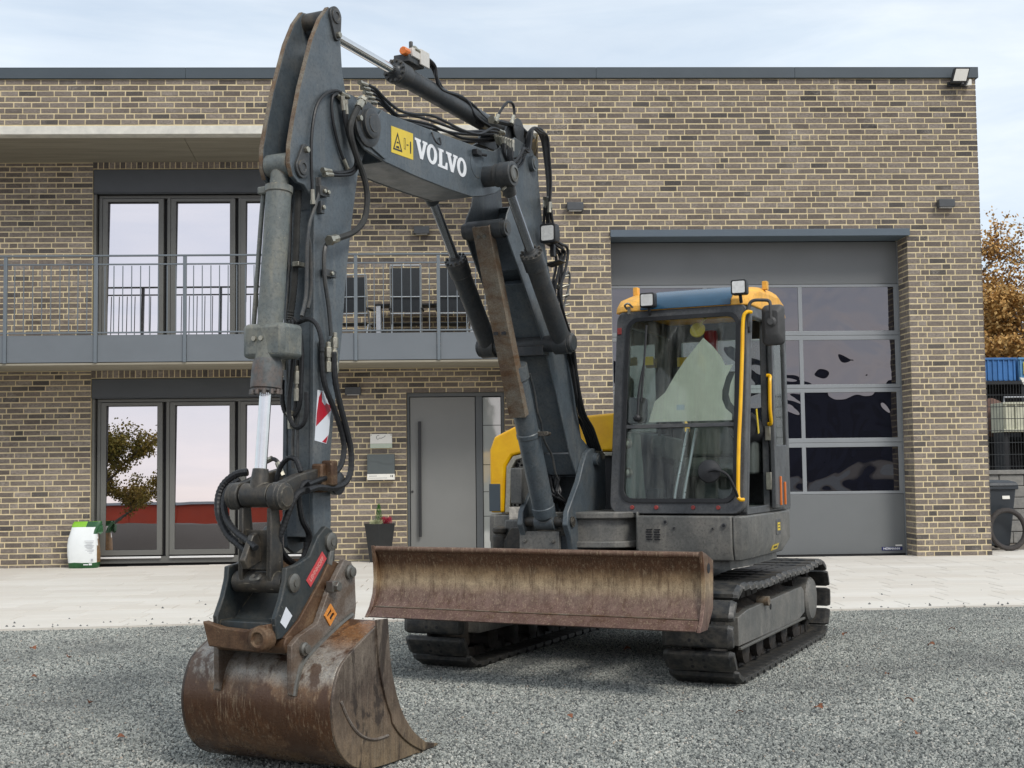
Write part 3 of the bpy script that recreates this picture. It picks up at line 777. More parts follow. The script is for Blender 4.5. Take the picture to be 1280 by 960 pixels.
# glazed doors, two storeys, three leaves each
def glazing(z0, z1, zb):
    g = empty('glazed_door_set', parent=building)
    y = REC + 0.16
    q = MB(); q.span((WS0 + .005, REC + 0.02, z1 + 0.12), (WS1 - .005, REC + 0.10, zb)); q.span((WS0 + .006, REC + 0.03, z1 + 0.105), (WS1 - .006, REC + 0.09, z1 + 0.119)); q.build('shutter_box', 'shutter_box', g, bevel=0.003)
    q = MB()
    q.span((WS0 + .006, REC + 0.05, z0 - 0.2), (WS0 + 0.045, y + .05, z1 + 0.10)); q.span((WS1 - 0.045, REC + 0.05, z0 - 0.2), (WS1 - .006, y + .05, z1 + 0.10))
    q.build('guide_rail', 'frame_grey', g, bevel=0.002)
    q = MB()
    q.span((WS0 + 0.065, y - 0.03, z1 + 0.055), (WS1 - .065, y + .05, z1 + 0.10)); q.span((WS0 + 0.065, y - .03, z0 - 0.2), (WS1 - .065, y + .05, z0 - 0.10))
    xs = [WS0 + 0.065, -5.195, -4.115, WS1 - 0.115]
    for x in xs: q.span((x, y - .031, z0 - 0.099), (x + 0.05, y + 0.05, z1 + 0.054))
    q.build('outer_frame', 'frame_grey', g, bevel=0.003)
    for (a, b) in ((-6.09, -5.325), (-5.06, -4.24), (-4.0, -3.23)):
        q = MB(); d = 0.078
        fo = [(a - d, z0 - d), (b + d, z0 - d), (b + d, z1 + d * .6), (a - d, z1 + d * .6)]; fi = [(a, z0), (b, z0), (b, z1), (a, z1)]
        ring(q, fo, fi, y - 0.045, y + 0.04, lambda p, r_, t: (p, t, r_)); sash = q.build('sash', 'frame_grey', g, bevel=0.004)
        q = MB(); ring(q, fi, [(a + .007, z0 + .007), (b - .007, z0 + .007), (b - .007, z1 - .007), (a + .007, z1 - .007)], y - 0.02, y + 0.03, lambda p, r_, t: (p, t, r_)); q.build('seal', 'rubber_seal', sash, angle=0)
        q = MB(); H = z1 - z0; lean = 0.030
        ya, yb = y - lean * H / 2, y + lean * H / 2
        q.add([(a + .004, ya - .006, z0 + .004), (b - .004, ya - .006, z0 + .004), (b - .004, yb - .006, z1 - .004), (a + .004, yb - .006, z1 - .004),
               (a + .004, ya + .006, z0 + .004), (b - .004, ya + .006, z0 + .004), (b - .004, yb + .006, z1 - .004), (a + .004, yb + .006, z1 - .004)],
              [(0, 1, 2, 3), (4, 7, 6, 5), (0, 4, 5, 1), (1, 5, 6, 2), (2, 6, 7, 3), (3, 7, 4, 0)])
        q.build('pane', 'window_glass', sash, angle=0)
        q = MB(); q.span((a - d + .01, y - 0.07, z0 - 0.125), (b + d - .01, y - 0.0315, z0 - 0.097)); q.build('drip_bar', 'sill_white', g, bevel=0.002)
    q = MB(); q.span((WS0, y + .052, z0 - .3), (WS1, y + .07, z1 + .3)); q.build('backing', 'rubber_seal', g, angle=0)
glazing(0.19, 2.36, 2.762); glazing(3.30, 5.478, 5.952)

# front door with side light
d = empty('front_door', parent=building)
y = REC + 0.10
q = MB(); ring(q, [(DS0 + .004, -.03), (DS1 - .004, -.03), (DS1 - .004, 2.51), (DS0 + .004, 2.51)], [(DS0 + .045, .02), (DS1 - .05, .02), (DS1 - .05, 2.45), (DS0 + .045, 2.45)], y - .03, y + .07, lambda p, r_, t: (p, t, r_))
q.span((-0.515, y - .03, .0205), (-0.415, y + .07, 2.4495)); q.build('door_frame', 'anthracite', d, bevel=0.003)
q = MB(); q.span((DS0 + .055, y - .02, .03), (-0.525, y + .05, 2.44)); leaf = q.build('door_leaf', 'door_grey', d, bevel=0.003)
q = MB(); q.span((-1.39, y - .085, 0.33), (-1.345, y - .055, 2.07)); q.span((-1.375, y - .056, 0.5), (-1.36, y - .02, 0.53)); q.span((-1.375, y - .056, 1.87), (-1.36, y - .02, 1.90)); q.build('pull_handle', 'black_plastic', leaf, bevel=0.003)
q = MB(); q.cyl((-1.485, y - .03, 1.01), (-1.485, y - .018, 1.01), 0.018); q.build('lock', 'black_plastic', leaf)
for (a, b) in ((.04, .62), (.63, .99), (1.0, 1.40), (1.41, 2.0), (2.01, 2.43)):
    q = MB(); q.span((-0.405, y + .0, a), (-0.135, y + .02, b)); q.build('side_light_pane', 'side_glass', d, angle=0)
q = MB(); q.span((-0.413, y + .022, .021), (-0.127, y + .03, 2.449)); q.build('backing', 'rubber_seal', d, angle=0)
q = MB(); q.span((DS0, y + .072, -.03), (DS1, y + .09, 2.515)); q.build('backing', 'rubber_seal', d, angle=0)
q = MB(); q.span((DS0, REC - .02, -.10), (DS1, y - .031, -.012)); q.build('threshold', 'anthracite', d, bevel=0.003)

# garage: lintel, sectional door
q = MB(); q.span((G0 - .0, -0.035, 4.665), (5.83, 0.44, 4.768)); q.build('lintel', 'lintel', building, bevel=0.004)
gd = empty('garage_door', parent=building); y = 0.45
secs = [(0.03, 0.905, 0), (0.91, 1.665, 1), (1.67, 2.47, 1), (2.475, 3.255, 1), (3.26, 4.02, 1), (4.025, 4.66, 0)]
panes_z = {1: (0.95, 1.60), 2: (1.735, 2.41), 3: (2.53, 3.19), 4: (3.325, 3.98)}
cols = [(1.515, 2.865), (2.925, 4.285), (4.345, 5.725)]
for k, (a, b, has) in enumerate(secs):
    if not has:
        q = MB(); q.span((G0 + .01, y, a), (G1 - .012, y + .045, b)); q.build('door_section', 'garage_grey', gd, bevel=0.004); continue
    pz = panes_z[k]; q = MB()
    q.span((G0 + .01, y, a), (G1 - .012, y + .045, pz[0])); q.span((G0 + .01, y, pz[1]), (G1 - .012, y + .045, b))
    xs = [G0 + .01] + [v for c in cols for v in c] + [G1 - .012]
    for i in range(0, len(xs), 2): q.span((xs[i], y + .0004, pz[0] - .0005), (xs[i + 1], y + .0446, pz[1] + .0005))
    sec = q.build('door_section', 'garage_frame', gd, bevel=0.003)
    for (c, e) in cols:
        q = MB(); q.span((c + .002, y + .012, pz[0] + .002), (e - .002, y + .024, pz[1] - .002)); q.build('pane', 'garage_glass', sec, angle=0)
q = MB(); q.span((G0 + .01, y + .01, -.02), (G1 - .012, y + .04, .028)); q.build('bottom_seal', 'rubber_seal', gd)
q = MB(); q.span((G0 + .0, y + .06, -.05), (G1, y + .09, 4.68)); q.build('backing', 'rubber_seal', gd, angle=0)
q = MB(); q.span((G0 - .0, y - .012, -.02), (G0 + .009, y + .05, 4.66)); q.build('guide_rail', 'garage_frame', gd)
q = MB(); q.span((G1 - .011, y - .02, -.02), (G1 - .0, y + .05, 4.66)); q.build('guide_rail', 'garage_frame', gd)
q = MB(); q.span((5.43, y - .006, 0.075), (5.735, y - .001, 0.125)); pl = q.build('maker_plate', 'hblue', gd)
me = text_mesh('plate_lettering', 'HÖRMANN', 0.047, 'white_print', 0.0008, 0.0012)
o = bpy.data.objects.new('plate_lettering', me); o.location = (5.575, y - .0075, 0.099); o.rotation_euler = (R(90), 0, 0); o.scale = (1.02, 0.9, 1); link(o, pl)
q = MB(); q.span((5.635, y - .004, 0.137), (5.735, y - .001, 0.158)); q.build('small_sticker', 'paper_white', gd)

# ---------------------------------------------------------------- things on the walls
def wall_lamp(x, yy, z, label):
    t = empty('wall_lamp', (x, yy, z), label=label, cat='wall lamp', group='box wall lamps')
    q = MB(); q.box((0, -0.06, 0), (0.235, 0.11, 0.115)); q.build('lamp_housing', 'lamp_grey', t, bevel=0.006)
    q = MB(); q.box((0, -0.055, -0.0605), (0.18, 0.07, 0.006)); q.build('lamp_glass', 'lens', t)
    q = MB(); q.box((0, -0.003, 0), (0.16, 0.006, 0.08)); q.build('wall_plate', 'lamp_grey', t)
wall_lamp(0.94, 0.0, 5.105, 'dark box wall lamp on the brick to the left of the garage')
wall_lamp(6.365, 0.0, 5.125, 'dark box wall lamp on the brick pier right of the garage')
wall_lamp(-1.31, REC, 4.98, 'dark box wall lamp above the balcony chairs')
wall_lamp(-2.36, REC, 2.54, 'dark box wall lamp under the balcony left of the front door')

t = empty('floodlight', (6.62, -0.01, 6.93), label='square outdoor floodlight with motion sensor at the roof corner', cat='floodlight')
q = MB(); q.box((-.01, -.02, -.03), (.3, .04, .07)); q.build('bracket', 'black_plastic', t, bevel=.004)
q = MB(); q.prism([(-.13, -.06), (.10, -.06), (.14, .15), (-.09, .15)], -.16, -.09, lambda a, b, t_: (a - .02, t_ - b * .25, b + .02)); q.build('lamp_head', 'black_plastic', t, bevel=.005)
q = MB(); q.prism([(-.105, -.035), (.085, -.035), (.118, .13), (-.07, .13)], -.166, -.155, lambda a, b, t_: (a - .02, t_ - b * .25, b + .02)); q.build('lamp_glass', 'paper_white', t)
q = MB(); q.lathe((.02, -.12, -.055), (0, -.5, -1), [(.03, -.02), (.034, 0), (.03, .02), (.015, .03)], 14); q.build('motion_sensor', 'black_plastic', t)
q = MB(); q.prism([(.10, -.06), (.17, -.06), (.17, .02), (.14, .03)], -.10, -.03, lambda a, b, t_: (a, t_, b)); q.build('junction_box', 'paper_white', t)

t = empty('mailbox', (-1.945, REC, 1.39), label='grey letterbox with white lower strip beside the front door', cat='mailbox')
q = MB(); q.box((0, -.06, .045), (.41, .12, .295)); q.build('body', 'letterbox_grey', t, bevel=.004)
q = MB(); q.prism([(-.203, .08), (-.03, .08), (.03, .045), (.203, .045), (.203, .19), (-.203, .19)], -.126, -.1205, lambda a, b, t_: (a, t_, b)); q.build('flap', 'letterbox_grey', t)
q = MB(); q.box((0, -.06, -.149), (.41, .125, .088)); st = q.build('name_strip', 'paper_white', t, bevel=.003)
q = MB(); q.box((-.12, -.1235, -.135), (.12, .001, .006)); q.box((-.05, -.1235, -.165), (.28, .001, .004)); q.box((.145, -.1235, -.138), (.008, .001, .03)); q.box((.17, -.1235, -.138), (.018, .001, .03)); q.build('print', 'ink', st, angle=0)
t = empty('house_sign', (-1.945, REC, 1.78), label='white glass sign with handwritten mark above the letterbox', cat='sign')
q = MB(); q.box((0, -.02, .035), (.33, .012, .145)); q.build('plate', 'paper_white', t, bevel=.002)
q = MB(); q.box((0, -.02, -.073), (.33, .012, .068)); q.build('lower_plate', 'plate_green', t, bevel=.002)
q = MB(); q.tube([(-.03, -.028, .085), (-.06, -.028, .08), (-.07, -.028, .055), (-.06, -.028, .03), (-.04, -.028, .03), (-.02, -.028, .045), (.0, -.028, .04), (.03, -.028, .055), (.06, -.028, .07)], .0028, 5); q.box((.06, -.028, .078), (.01, .003, .008)); q.build('mark', 'ink', t)
for sx in (-.15, .15):
    q = MB(); q.cyl((sx, -.03, .09), (sx, 0, .09), .008, n=10); q.build('spacer', 'fitting', t)
HOSES = [('hose', 0.016, 'braid', [(-0.045, 3.653, 3.208), (-0.045, 3.735, 3.102), (-0.045, 3.757, 3.029), (-0.045, 3.714, 2.938), (-0.045, 3.627, 2.814), (-0.045, 3.605, 2.717), (-0.045, 3.636, 2.61), (-0.045, 3.732, 2.534), (-0.045, 3.853, 2.487), (-0.045, 3.929, 2.464)]),
 ('pipe', 0.011, 'steel', [(-0.075, 3.884, 2.473), (-0.075, 3.932, 2.435), (-0.075, 3.946, 2.367), (-0.075, 3.94, 2.272), (-0.075, 3.907, 2.14), (-0.075, 3.887, 2.007)]),
 ('hose', 0.008, 'rub', [(-0.088, 3.726, 3.223), (-0.088, 3.819, 3.227), (-0.088, 3.923, 3.176), (-0.088, 3.991, 3.096), (-0.088, 4.025, 2.972), (-0.088, 4.032, 2.835), (-0.088, 4.019, 2.645)]),
 ('hose', 0.008, 'rub', [(-0.088, 3.762, 3.194), (-0.088, 3.819, 3.207), (-0.088, 3.854, 3.17), (-0.088, 3.848, 3.072), (-0.088, 3.792, 2.946), (-0.088, 3.721, 2.861)]),
 ('hose', 0.009, 'rub', [(-0.07, 3.79, 3.184), (-0.07, 3.769, 3.089), (-0.07, 3.726, 2.999), (-0.07, 3.668, 2.91), (-0.07, 3.705, 2.854), (-0.07, 3.813, 2.816), (-0.07, 3.945, 2.801)]),
 ('hose', 0.009, 'rub', [(-0.07, 3.761, 3.171), (-0.07, 3.747, 3.074), (-0.07, 3.697, 2.965), (-0.07, 3.654, 2.893), (-0.07, 3.706, 2.834), (-0.07, 3.813, 2.804), (-0.07, 3.931, 2.784)]),
 ('pipe', 0.009, 'steel', [(-0.088, 3.966, 2.764), (-0.088, 3.966, 2.694), (-0.088, 4.0, 2.618), (-0.088, 4.046, 2.526), (-0.088, 4.066, 2.408), (-0.088, 4.073, 2.218), (-0.088, 4.086, 2.148), (-0.088, 4.112, 2.082)]),
 ('pipe', 0.008, 'steel', [(-0.1, 3.968, 2.764), (-0.1, 3.969, 2.656), (-0.1, 4.009, 2.571), (-0.1, 4.042, 2.489), (-0.1, 4.023, 2.416), (-0.1, 4.017, 2.226), (-0.1, 4.043, 2.127)]),
 ('hose', 0.013, 'spiral', [(-0.08, 3.961, 1.982), (-0.076, 3.961, 1.848), (-0.071, 3.941, 1.754), (-0.067, 3.874, 1.653), (-0.062, 3.819, 1.547), (-0.058, 3.805, 1.462), (-0.053, 3.847, 1.381), (-0.049, 3.936, 1.337), (-0.044, 4.016, 1.323), (-0.04, 4.132, 1.299)]),
 ('hose', 0.014, 'spiral', [(-0.05, 3.904, 1.927), (-0.047, 3.896, 1.794), (-0.043, 3.861, 1.68), (-0.04, 3.804, 1.547), (-0.037, 3.775, 1.451), (-0.033, 3.788, 1.354), (-0.03, 3.849, 1.297), (-0.027, 3.956, 1.28), (-0.023, 4.073, 1.286), (-0.02, 4.161, 1.274)]),
 ('hose', 0.011, 'spiral', [(-0.182, 4.05, 2.083), (-0.15, 4.05, 2.035), (-0.132, 4.05, 1.921), (-0.137, 4.05, 1.77), (-0.146, 4.05, 1.665), (-0.183, 4.05, 1.617), (-0.224, 4.05, 1.637), (-0.242, 4.05, 1.698), (-0.242, 4.05, 1.793)]),
 ('hose', 0.011, 'spiral', [(-0.177, 4.07, 2.073), (-0.163, 4.07, 1.958), (-0.177, 4.07, 1.808), (-0.191, 4.07, 1.696), (-0.186, 4.07, 1.613), (-0.15, 4.07, 1.567), (-0.11, 4.07, 1.581), (-0.092, 4.07, 1.636), (-0.091, 4.07, 1.73)]),
 ('hose', 0.011, 'spiral', [(-0.126, 4.09, 2.056), (-0.068, 4.09, 2.068), (-0.023, 4.09, 2.043), (0.003, 4.09, 1.985), (0.012, 4.09, 1.91)]),
 ('pipe', 0.008, 'steel', [(-0.169, 4.03, 1.886), (-0.178, 4.03, 1.735), (-0.188, 4.03, 1.621), (-0.197, 4.03, 1.527), (-0.197, 4.03, 1.376)]),
 ('pipe', 0.008, 'steel', [(-0.146, 4.03, 1.961), (-0.151, 4.03, 1.809), (-0.16, 4.03, 1.696), (-0.169, 4.03, 1.583), (-0.17, 4.03, 1.376)]),
 ('hose', 0.016, 'corr', [(-0.163, 4.03, 2.697), (-0.173, 4.03, 2.536), (-0.182, 4.03, 2.345), (-0.196, 4.03, 2.193), (-0.215, 4.03, 2.079)]),
 ('pipe', 0.007, 'steel', [(-0.116, 4.02, 2.379), (-0.121, 4.02, 2.227), (-0.13, 4.02, 2.132), (-0.153, 4.02, 2.084)]),
 ('pipe', 0.007, 'steel', [(-0.205, 4.03, 2.636), (-0.21, 4.03, 2.463), (-0.219, 4.03, 2.271), (-0.233, 4.03, 2.08)]),
 ('hose', 0.017, 'spiral', [(-0.328, 4.2, 1.36), (-0.381, 4.22, 1.35), (-0.434, 4.24, 1.306), (-0.45, 4.26, 1.244), (-0.43, 4.28, 1.16), (-0.363, 4.3, 1.077), (-0.289, 4.32, 1.036), (-0.211, 4.34, 0.996)]),
 ('hose', 0.015, 'spiral', [(-0.342, 4.24, 1.324), (-0.393, 4.263, 1.281), (-0.397, 4.287, 1.215), (-0.36, 4.31, 1.143), (-0.292, 4.333, 1.091), (-0.216, 4.357, 1.057), (-0.146, 4.38, 1.024)]),
 ('hose', 0.014, 'spiral', [(-0.05, 4.073, 1.305), (-0.06, 4.135, 1.306), (-0.07, 4.159, 1.266), (-0.08, 4.145, 1.211), (-0.09, 4.106, 1.136), (-0.1, 4.04, 1.067), (-0.11, 4.039, 0.993), (-0.12, 4.076, 0.939)]),
 ('hose', 0.016, 'spiral', [(-0.04, 4.113, 1.276), (-0.057, 4.19, 1.26), (-0.074, 4.227, 1.196), (-0.091, 4.246, 1.124), (-0.109, 4.259, 1.064), (-0.126, 4.223, 1.004), (-0.143, 4.144, 0.955), (-0.16, 4.058, 0.926)]),
 ('hose', 0.012, 'spiral', [(-0.228, 4.12, 1.303), (-0.205, 4.12, 1.377), (-0.16, 4.12, 1.421), (-0.115, 4.12, 1.413), (-0.088, 4.12, 1.357)]),
 ('hose', 0.01, 'rub', [(-0.311, 4.1, 1.404), (-0.274, 4.1, 1.419), (-0.238, 4.1, 1.411), (-0.211, 4.1, 1.358)]),
 ('hose', 0.0085, 'rub', [(-0.05, 3.645, 3.305), (-0.05, 3.523, 3.312), (-0.05, 3.43, 3.285), (-0.05, 3.293, 3.259), (-0.05, 3.143, 3.271), (-0.05, 2.941, 3.314), (-0.05, 2.775, 3.32), (-0.05, 2.564, 3.319), (-0.05, 2.34, 3.348), (-0.05, 2.169, 3.424), (-0.05, 2.036, 3.43)]),
 ('hose', 0.0085, 'rub', [(-0.085, 3.567, 3.306), (-0.085, 3.451, 3.315), (-0.085, 3.357, 3.277), (-0.085, 3.235, 3.248), (-0.085, 3.083, 3.282), (-0.085, 2.879, 3.305), (-0.085, 2.712, 3.316), (-0.085, 2.498, 3.332), (-0.085, 2.271, 3.385), (-0.085, 2.099, 3.425), (-0.085, 1.965, 3.441)]),
 ('hose', 0.0085, 'rub', [(-0.12, 3.489, 3.306), (-0.12, 3.379, 3.318), (-0.12, 3.283, 3.298), (-0.12, 3.176, 3.249), (-0.12, 3.023, 3.272), (-0.12, 2.817, 3.299), (-0.12, 2.648, 3.302), (-0.12, 2.432, 3.336), (-0.12, 2.203, 3.383), (-0.12, 2.029, 3.426), (-0.12, 1.893, 3.452)]),
 ('hose', 0.0085, 'rub', [(-0.155, 3.41, 3.306), (-0.155, 3.307, 3.32), (-0.155, 3.209, 3.293), (-0.155, 3.118, 3.26), (-0.155, 2.962, 3.277), (-0.155, 2.755, 3.298), (-0.155, 2.584, 3.323), (-0.155, 2.366, 3.33), (-0.155, 2.135, 3.374), (-0.155, 1.959, 3.426), (-0.155, 1.822, 3.462)]),
 ('hose', 0.0085, 'rub', [(-0.19, 3.33, 3.306), (-0.19, 3.234, 3.321), (-0.19, 3.135, 3.302), (-0.19, 3.059, 3.281), (-0.19, 2.902, 3.292), (-0.19, 2.692, 3.32), (-0.19, 2.521, 3.299), (-0.19, 2.3, 3.327), (-0.19, 2.067, 3.383), (-0.19, 1.889, 3.426), (-0.19, 1.75, 3.473)]),
 ('hose', 0.011, 'rub', [(-0.14, 2.947, 3.695), (-0.14, 2.848, 3.687), (-0.14, 2.729, 3.666), (-0.14, 2.702, 3.599), (-0.14, 2.646, 3.548), (-0.14, 2.42, 3.569), (-0.14, 2.318, 3.556), (-0.14, 2.246, 3.506), (-0.14, 2.162, 3.487), (-0.14, 2.032, 3.478), (-0.14, 1.921, 3.463)]),
 ('hose', 0.011, 'rub', [(-0.16, 2.841, 3.67), (-0.16, 2.721, 3.662), (-0.16, 2.656, 3.604), (-0.16, 2.58, 3.563), (-0.16, 2.413, 3.544), (-0.16, 2.25, 3.517), (-0.16, 2.166, 3.478), (-0.16, 2.037, 3.469)]),
 ('pipe', 0.009, 'rub', [(-0.14, 2.45, 3.561), (-0.14, 2.266, 3.56), (-0.14, 2.14, 3.527), (-0.14, 2.053, 3.513)]),
 ('hose', 0.0075, 'rub', [(-0.06, 2.106, 3.38), (-0.06, 2.038, 3.276), (-0.06, 1.92, 3.21), (-0.06, 1.797, 3.273), (-0.06, 1.704, 3.386), (-0.06, 1.649, 3.506), (-0.06, 1.539, 3.574), (-0.06, 1.439, 3.542), (-0.06, 1.38, 3.396), (-0.06, 1.346, 3.241), (-0.06, 1.339, 3.071)]),
 ('hose', 0.0075, 'rub', [(-0.04, 2.113, 3.371), (-0.04, 2.004, 3.273), (-0.04, 1.938, 3.217), (-0.04, 1.772, 3.294), (-0.04, 1.734, 3.38), (-0.04, 1.652, 3.508), (-0.04, 1.57, 3.56), (-0.04, 1.469, 3.507), (-0.04, 1.413, 3.387), (-0.04, 1.382, 3.232), (-0.04, 1.38, 3.062)]),
 ('hose', 0.0075, 'rub', [(-0.02, 2.121, 3.362), (-0.02, 2.065, 3.261), (-0.02, 1.956, 3.234), (-0.02, 1.847, 3.295), (-0.02, 1.765, 3.374), (-0.02, 1.706, 3.498), (-0.02, 1.602, 3.551), (-0.02, 1.498, 3.518), (-0.02, 1.446, 3.377), (-0.02, 1.418, 3.223), (-0.02, 1.421, 3.052)]),
 ('hose', 0.0075, 'rub', [(0.0, 2.129, 3.353), (0.0, 2.106, 3.254), (0.0, 1.974, 3.252), (0.0, 1.901, 3.281), (0.0, 1.797, 3.349), (0.0, 1.749, 3.491), (0.0, 1.633, 3.544), (0.0, 1.526, 3.52), (0.0, 1.48, 3.368), (0.0, 1.454, 3.214), (0.0, 1.463, 3.043)]),
 ('hose', 0.0075, 'rub', [(0.02, 2.137, 3.344), (0.02, 2.136, 3.248), (0.02, 1.993, 3.269), (0.02, 1.942, 3.292), (0.02, 1.828, 3.347), (0.02, 1.786, 3.485), (0.02, 1.665, 3.535), (0.02, 1.556, 3.516), (0.02, 1.513, 3.358), (0.02, 1.49, 3.205), (0.02, 1.504, 3.034)]),
 ('hose', 0.0075, 'rub', [(0.04, 2.145, 3.335), (0.04, 2.134, 3.212), (0.04, 2.012, 3.248), (0.04, 1.95, 3.309), (0.04, 1.859, 3.345), (0.04, 1.805, 3.483), (0.04, 1.697, 3.507), (0.04, 1.586, 3.496), (0.04, 1.546, 3.349), (0.04, 1.526, 3.196), (0.04, 1.545, 3.024)]),
 ('hose', 0.0075, 'rub', [(0.06, 2.153, 3.325), (0.06, 2.149, 3.174), (0.06, 2.032, 3.229), (0.06, 1.975, 3.328), (0.06, 1.89, 3.347), (0.06, 1.834, 3.479), (0.06, 1.729, 3.48), (0.06, 1.615, 3.484), (0.06, 1.58, 3.339), (0.06, 1.563, 3.186), (0.06, 1.586, 3.015)]),
 ('hose', 0.0075, 'rub', [(0.08, 2.161, 3.316), (0.08, 2.161, 3.199), (0.08, 2.05, 3.272), (0.08, 2.0, 3.317), (0.08, 1.922, 3.319), (0.08, 1.862, 3.475), (0.08, 1.761, 3.486), (0.08, 1.645, 3.472), (0.08, 1.614, 3.33), (0.08, 1.599, 3.177), (0.08, 1.627, 3.006)]),
 ('hose', 0.009, 'rub', [(-0.06, 2.103, 3.49), (-0.06, 2.035, 3.567), (-0.06, 1.942, 3.641), (-0.06, 1.862, 3.651), (-0.06, 1.84, 3.595), (-0.06, 1.876, 3.535)]),
 ('hose', 0.016, 'rub', [(-0.08, 2.107, 3.492), (-0.08, 1.928, 3.515), (-0.08, 1.741, 3.539), (-0.08, 1.645, 3.525), (-0.08, 1.547, 3.511)]),
 ('hose', 0.0095, 'rub', [(-0.06, 1.389, 3.126), (-0.06, 1.408, 2.867), (-0.06, 1.256, 2.821), (-0.06, 1.218, 2.713), (-0.06, 1.308, 2.524), (-0.06, 1.259, 2.378), (-0.06, 1.143, 2.272), (-0.06, 1.08, 2.141), (-0.06, 0.984, 1.956), (-0.06, 0.913, 1.74), (-0.06, 0.805, 1.632), (-0.06, 0.721, 1.539), (-0.06, 0.667, 1.438)]),
 ('hose', 0.0095, 'rub', [(-0.042, 1.414, 3.12), (-0.042, 1.368, 2.872), (-0.042, 1.252, 2.822), (-0.042, 1.181, 2.716), (-0.042, 1.321, 2.521), (-0.042, 1.266, 2.356), (-0.042, 1.157, 2.269), (-0.042, 1.091, 2.139), (-0.042, 1.006, 1.954), (-0.042, 0.904, 1.74), (-0.042, 0.811, 1.632), (-0.042, 0.727, 1.539), (-0.042, 0.666, 1.438)]),
 ('hose', 0.0095, 'rub', [(-0.024, 1.439, 3.113), (-0.024, 1.397, 2.865), (-0.024, 1.249, 2.796), (-0.024, 1.216, 2.71), (-0.024, 1.269, 2.526), (-0.024, 1.272, 2.362), (-0.024, 1.172, 2.267), (-0.024, 1.103, 2.138), (-0.024, 0.994, 1.954), (-0.024, 0.932, 1.738), (-0.024, 0.816, 1.631), (-0.024, 0.733, 1.538), (-0.024, 0.666, 1.438)]),
 ('hose', 0.0095, 'rub', [(-0.006, 1.464, 3.107), (-0.006, 1.454, 2.855), (-0.006, 1.243, 2.831), (-0.006, 1.28, 2.7), (-0.006, 1.367, 2.513), (-0.006, 1.278, 2.38), (-0.006, 1.186, 2.265), (-0.006, 1.115, 2.136), (-0.006, 1.061, 1.95), (-0.006, 0.975, 1.736), (-0.006, 0.822, 1.631), (-0.006, 0.739, 1.538), (-0.006, 0.666, 1.438)]),
 ('hose', 0.0095, 'rub', [(0.012, 1.489, 3.1), (0.012, 1.451, 2.854), (0.012, 1.24, 2.8), (0.012, 1.281, 2.698), (0.012, 1.302, 2.519), (0.012, 1.286, 2.373), (0.012, 1.201, 2.262), (0.012, 1.127, 2.134), (0.012, 1.042, 1.95), (0.012, 0.986, 1.735), (0.012, 0.829, 1.63), (0.012, 0.744, 1.537), (0.012, 0.665, 1.437)]),
 ('hose', 0.0095, 'rub', [(0.03, 1.514, 3.094), (0.03, 1.42, 2.857), (0.03, 1.236, 2.822), (0.03, 1.255, 2.7), (0.03, 1.368, 2.51), (0.03, 1.293, 2.354), (0.03, 1.216, 2.26), (0.03, 1.14, 2.132), (0.03, 1.092, 1.947), (0.03, 0.982, 1.735), (0.03, 0.835, 1.629), (0.03, 0.751, 1.537), (0.03, 0.665, 1.437)]),
 ('pipe', 0.008, 'steel', [(0.0, 1.296, 2.574), (0.0, 1.158, 2.673), (0.0, 1.133, 2.611), (0.0, 1.206, 2.478), (0.0, 1.304, 2.333)]),
 ('pipe', 0.008, 'steel', [(-0.13, 1.512, 1.971), (-0.13, 1.442, 1.855), (-0.13, 1.396, 1.726), (-0.13, 1.335, 1.649), (-0.13, 1.3, 1.544), (-0.13, 1.173, 1.438), (-0.13, 1.124, 1.331), (-0.13, 1.073, 1.277)])]

# ---------------------------------------------------------------- excavator
# machine axes: u across (towards the cab side), v forward (towards the blade), z up
UC = -0.19                                             # plane of boom, stick and bucket
ex = empty('excavator', (0.5633, -8.747, 0), math.atan2(-0.467149, 0.884179),
           label='grey and yellow tracked excavator with raised dozer blade and lowered bucket', cat='excavator')
def P(u, v, z): return Vector((u, -v, z))
fU = lambda v, z, t: (t, -v, z)                        # outline in (v, z), thickness along u
fV = lambda u, z, t: (u, -t, z)                        # outline in (u, z), thickness along v
fZ = lambda u, v, t: (u, -v, t)                        # outline in (u, v), thickness along z
def part(mb, name, mats, parent=None, bevel=0.004, **k): return mb.build(name, mats, parent or ex, bevel=bevel, **k)
def pin(u0, u1, v, z, r, mats='pin_steel', name='pin', parent=None, cap=True):
    q = MB(); q.cyl(P(u0, v, z), P(u1, v, z), r, n=20)
    if cap:
        q.cyl(P(u1, v, z), P(u1 + 0.006, v, z), r * 0.62, n=16)
    return q.build(name, mats, parent or ex)

# ---- crawler tracks
def track_path(n, Rr=0.268, zc=0.31, hl=1.10):
    """centre line of the shoe plates as (v, z, angle) at n equal steps, front idler at +v"""
    top = zc + Rr; bot = zc - Rr
    segs = []
    straight = 2 * hl; half = math.pi * Rr; total = 2 * straight + 2 * half; out = []
    for k in range(n):
        s = (k + 0.3) / n * total
        if s < straight: v = -hl + s; z = bot; a = 0.0
        elif s < straight + half:
            t = (s - straight) / Rr; v = hl + Rr * math.sin(t); z = zc - Rr * math.cos(t); a = t
        elif s < 2 * straight + half:
            q = (s - straight - half) / straight; v = hl - q * straight
            z = top - 0.030 * math.sin(math.pi * min(1, q * 1.0)) * (1.0 + 0.5 * math.sin(q * 9)); a = math.pi - 0.035 * math.cos(math.pi * q)
        else:
            t = (s - 2 * straight - half) / Rr; v = -hl - Rr * math.sin(t); z = zc + Rr * math.cos(t); a = math.pi + t
        out.append((v, z, a))
    return out
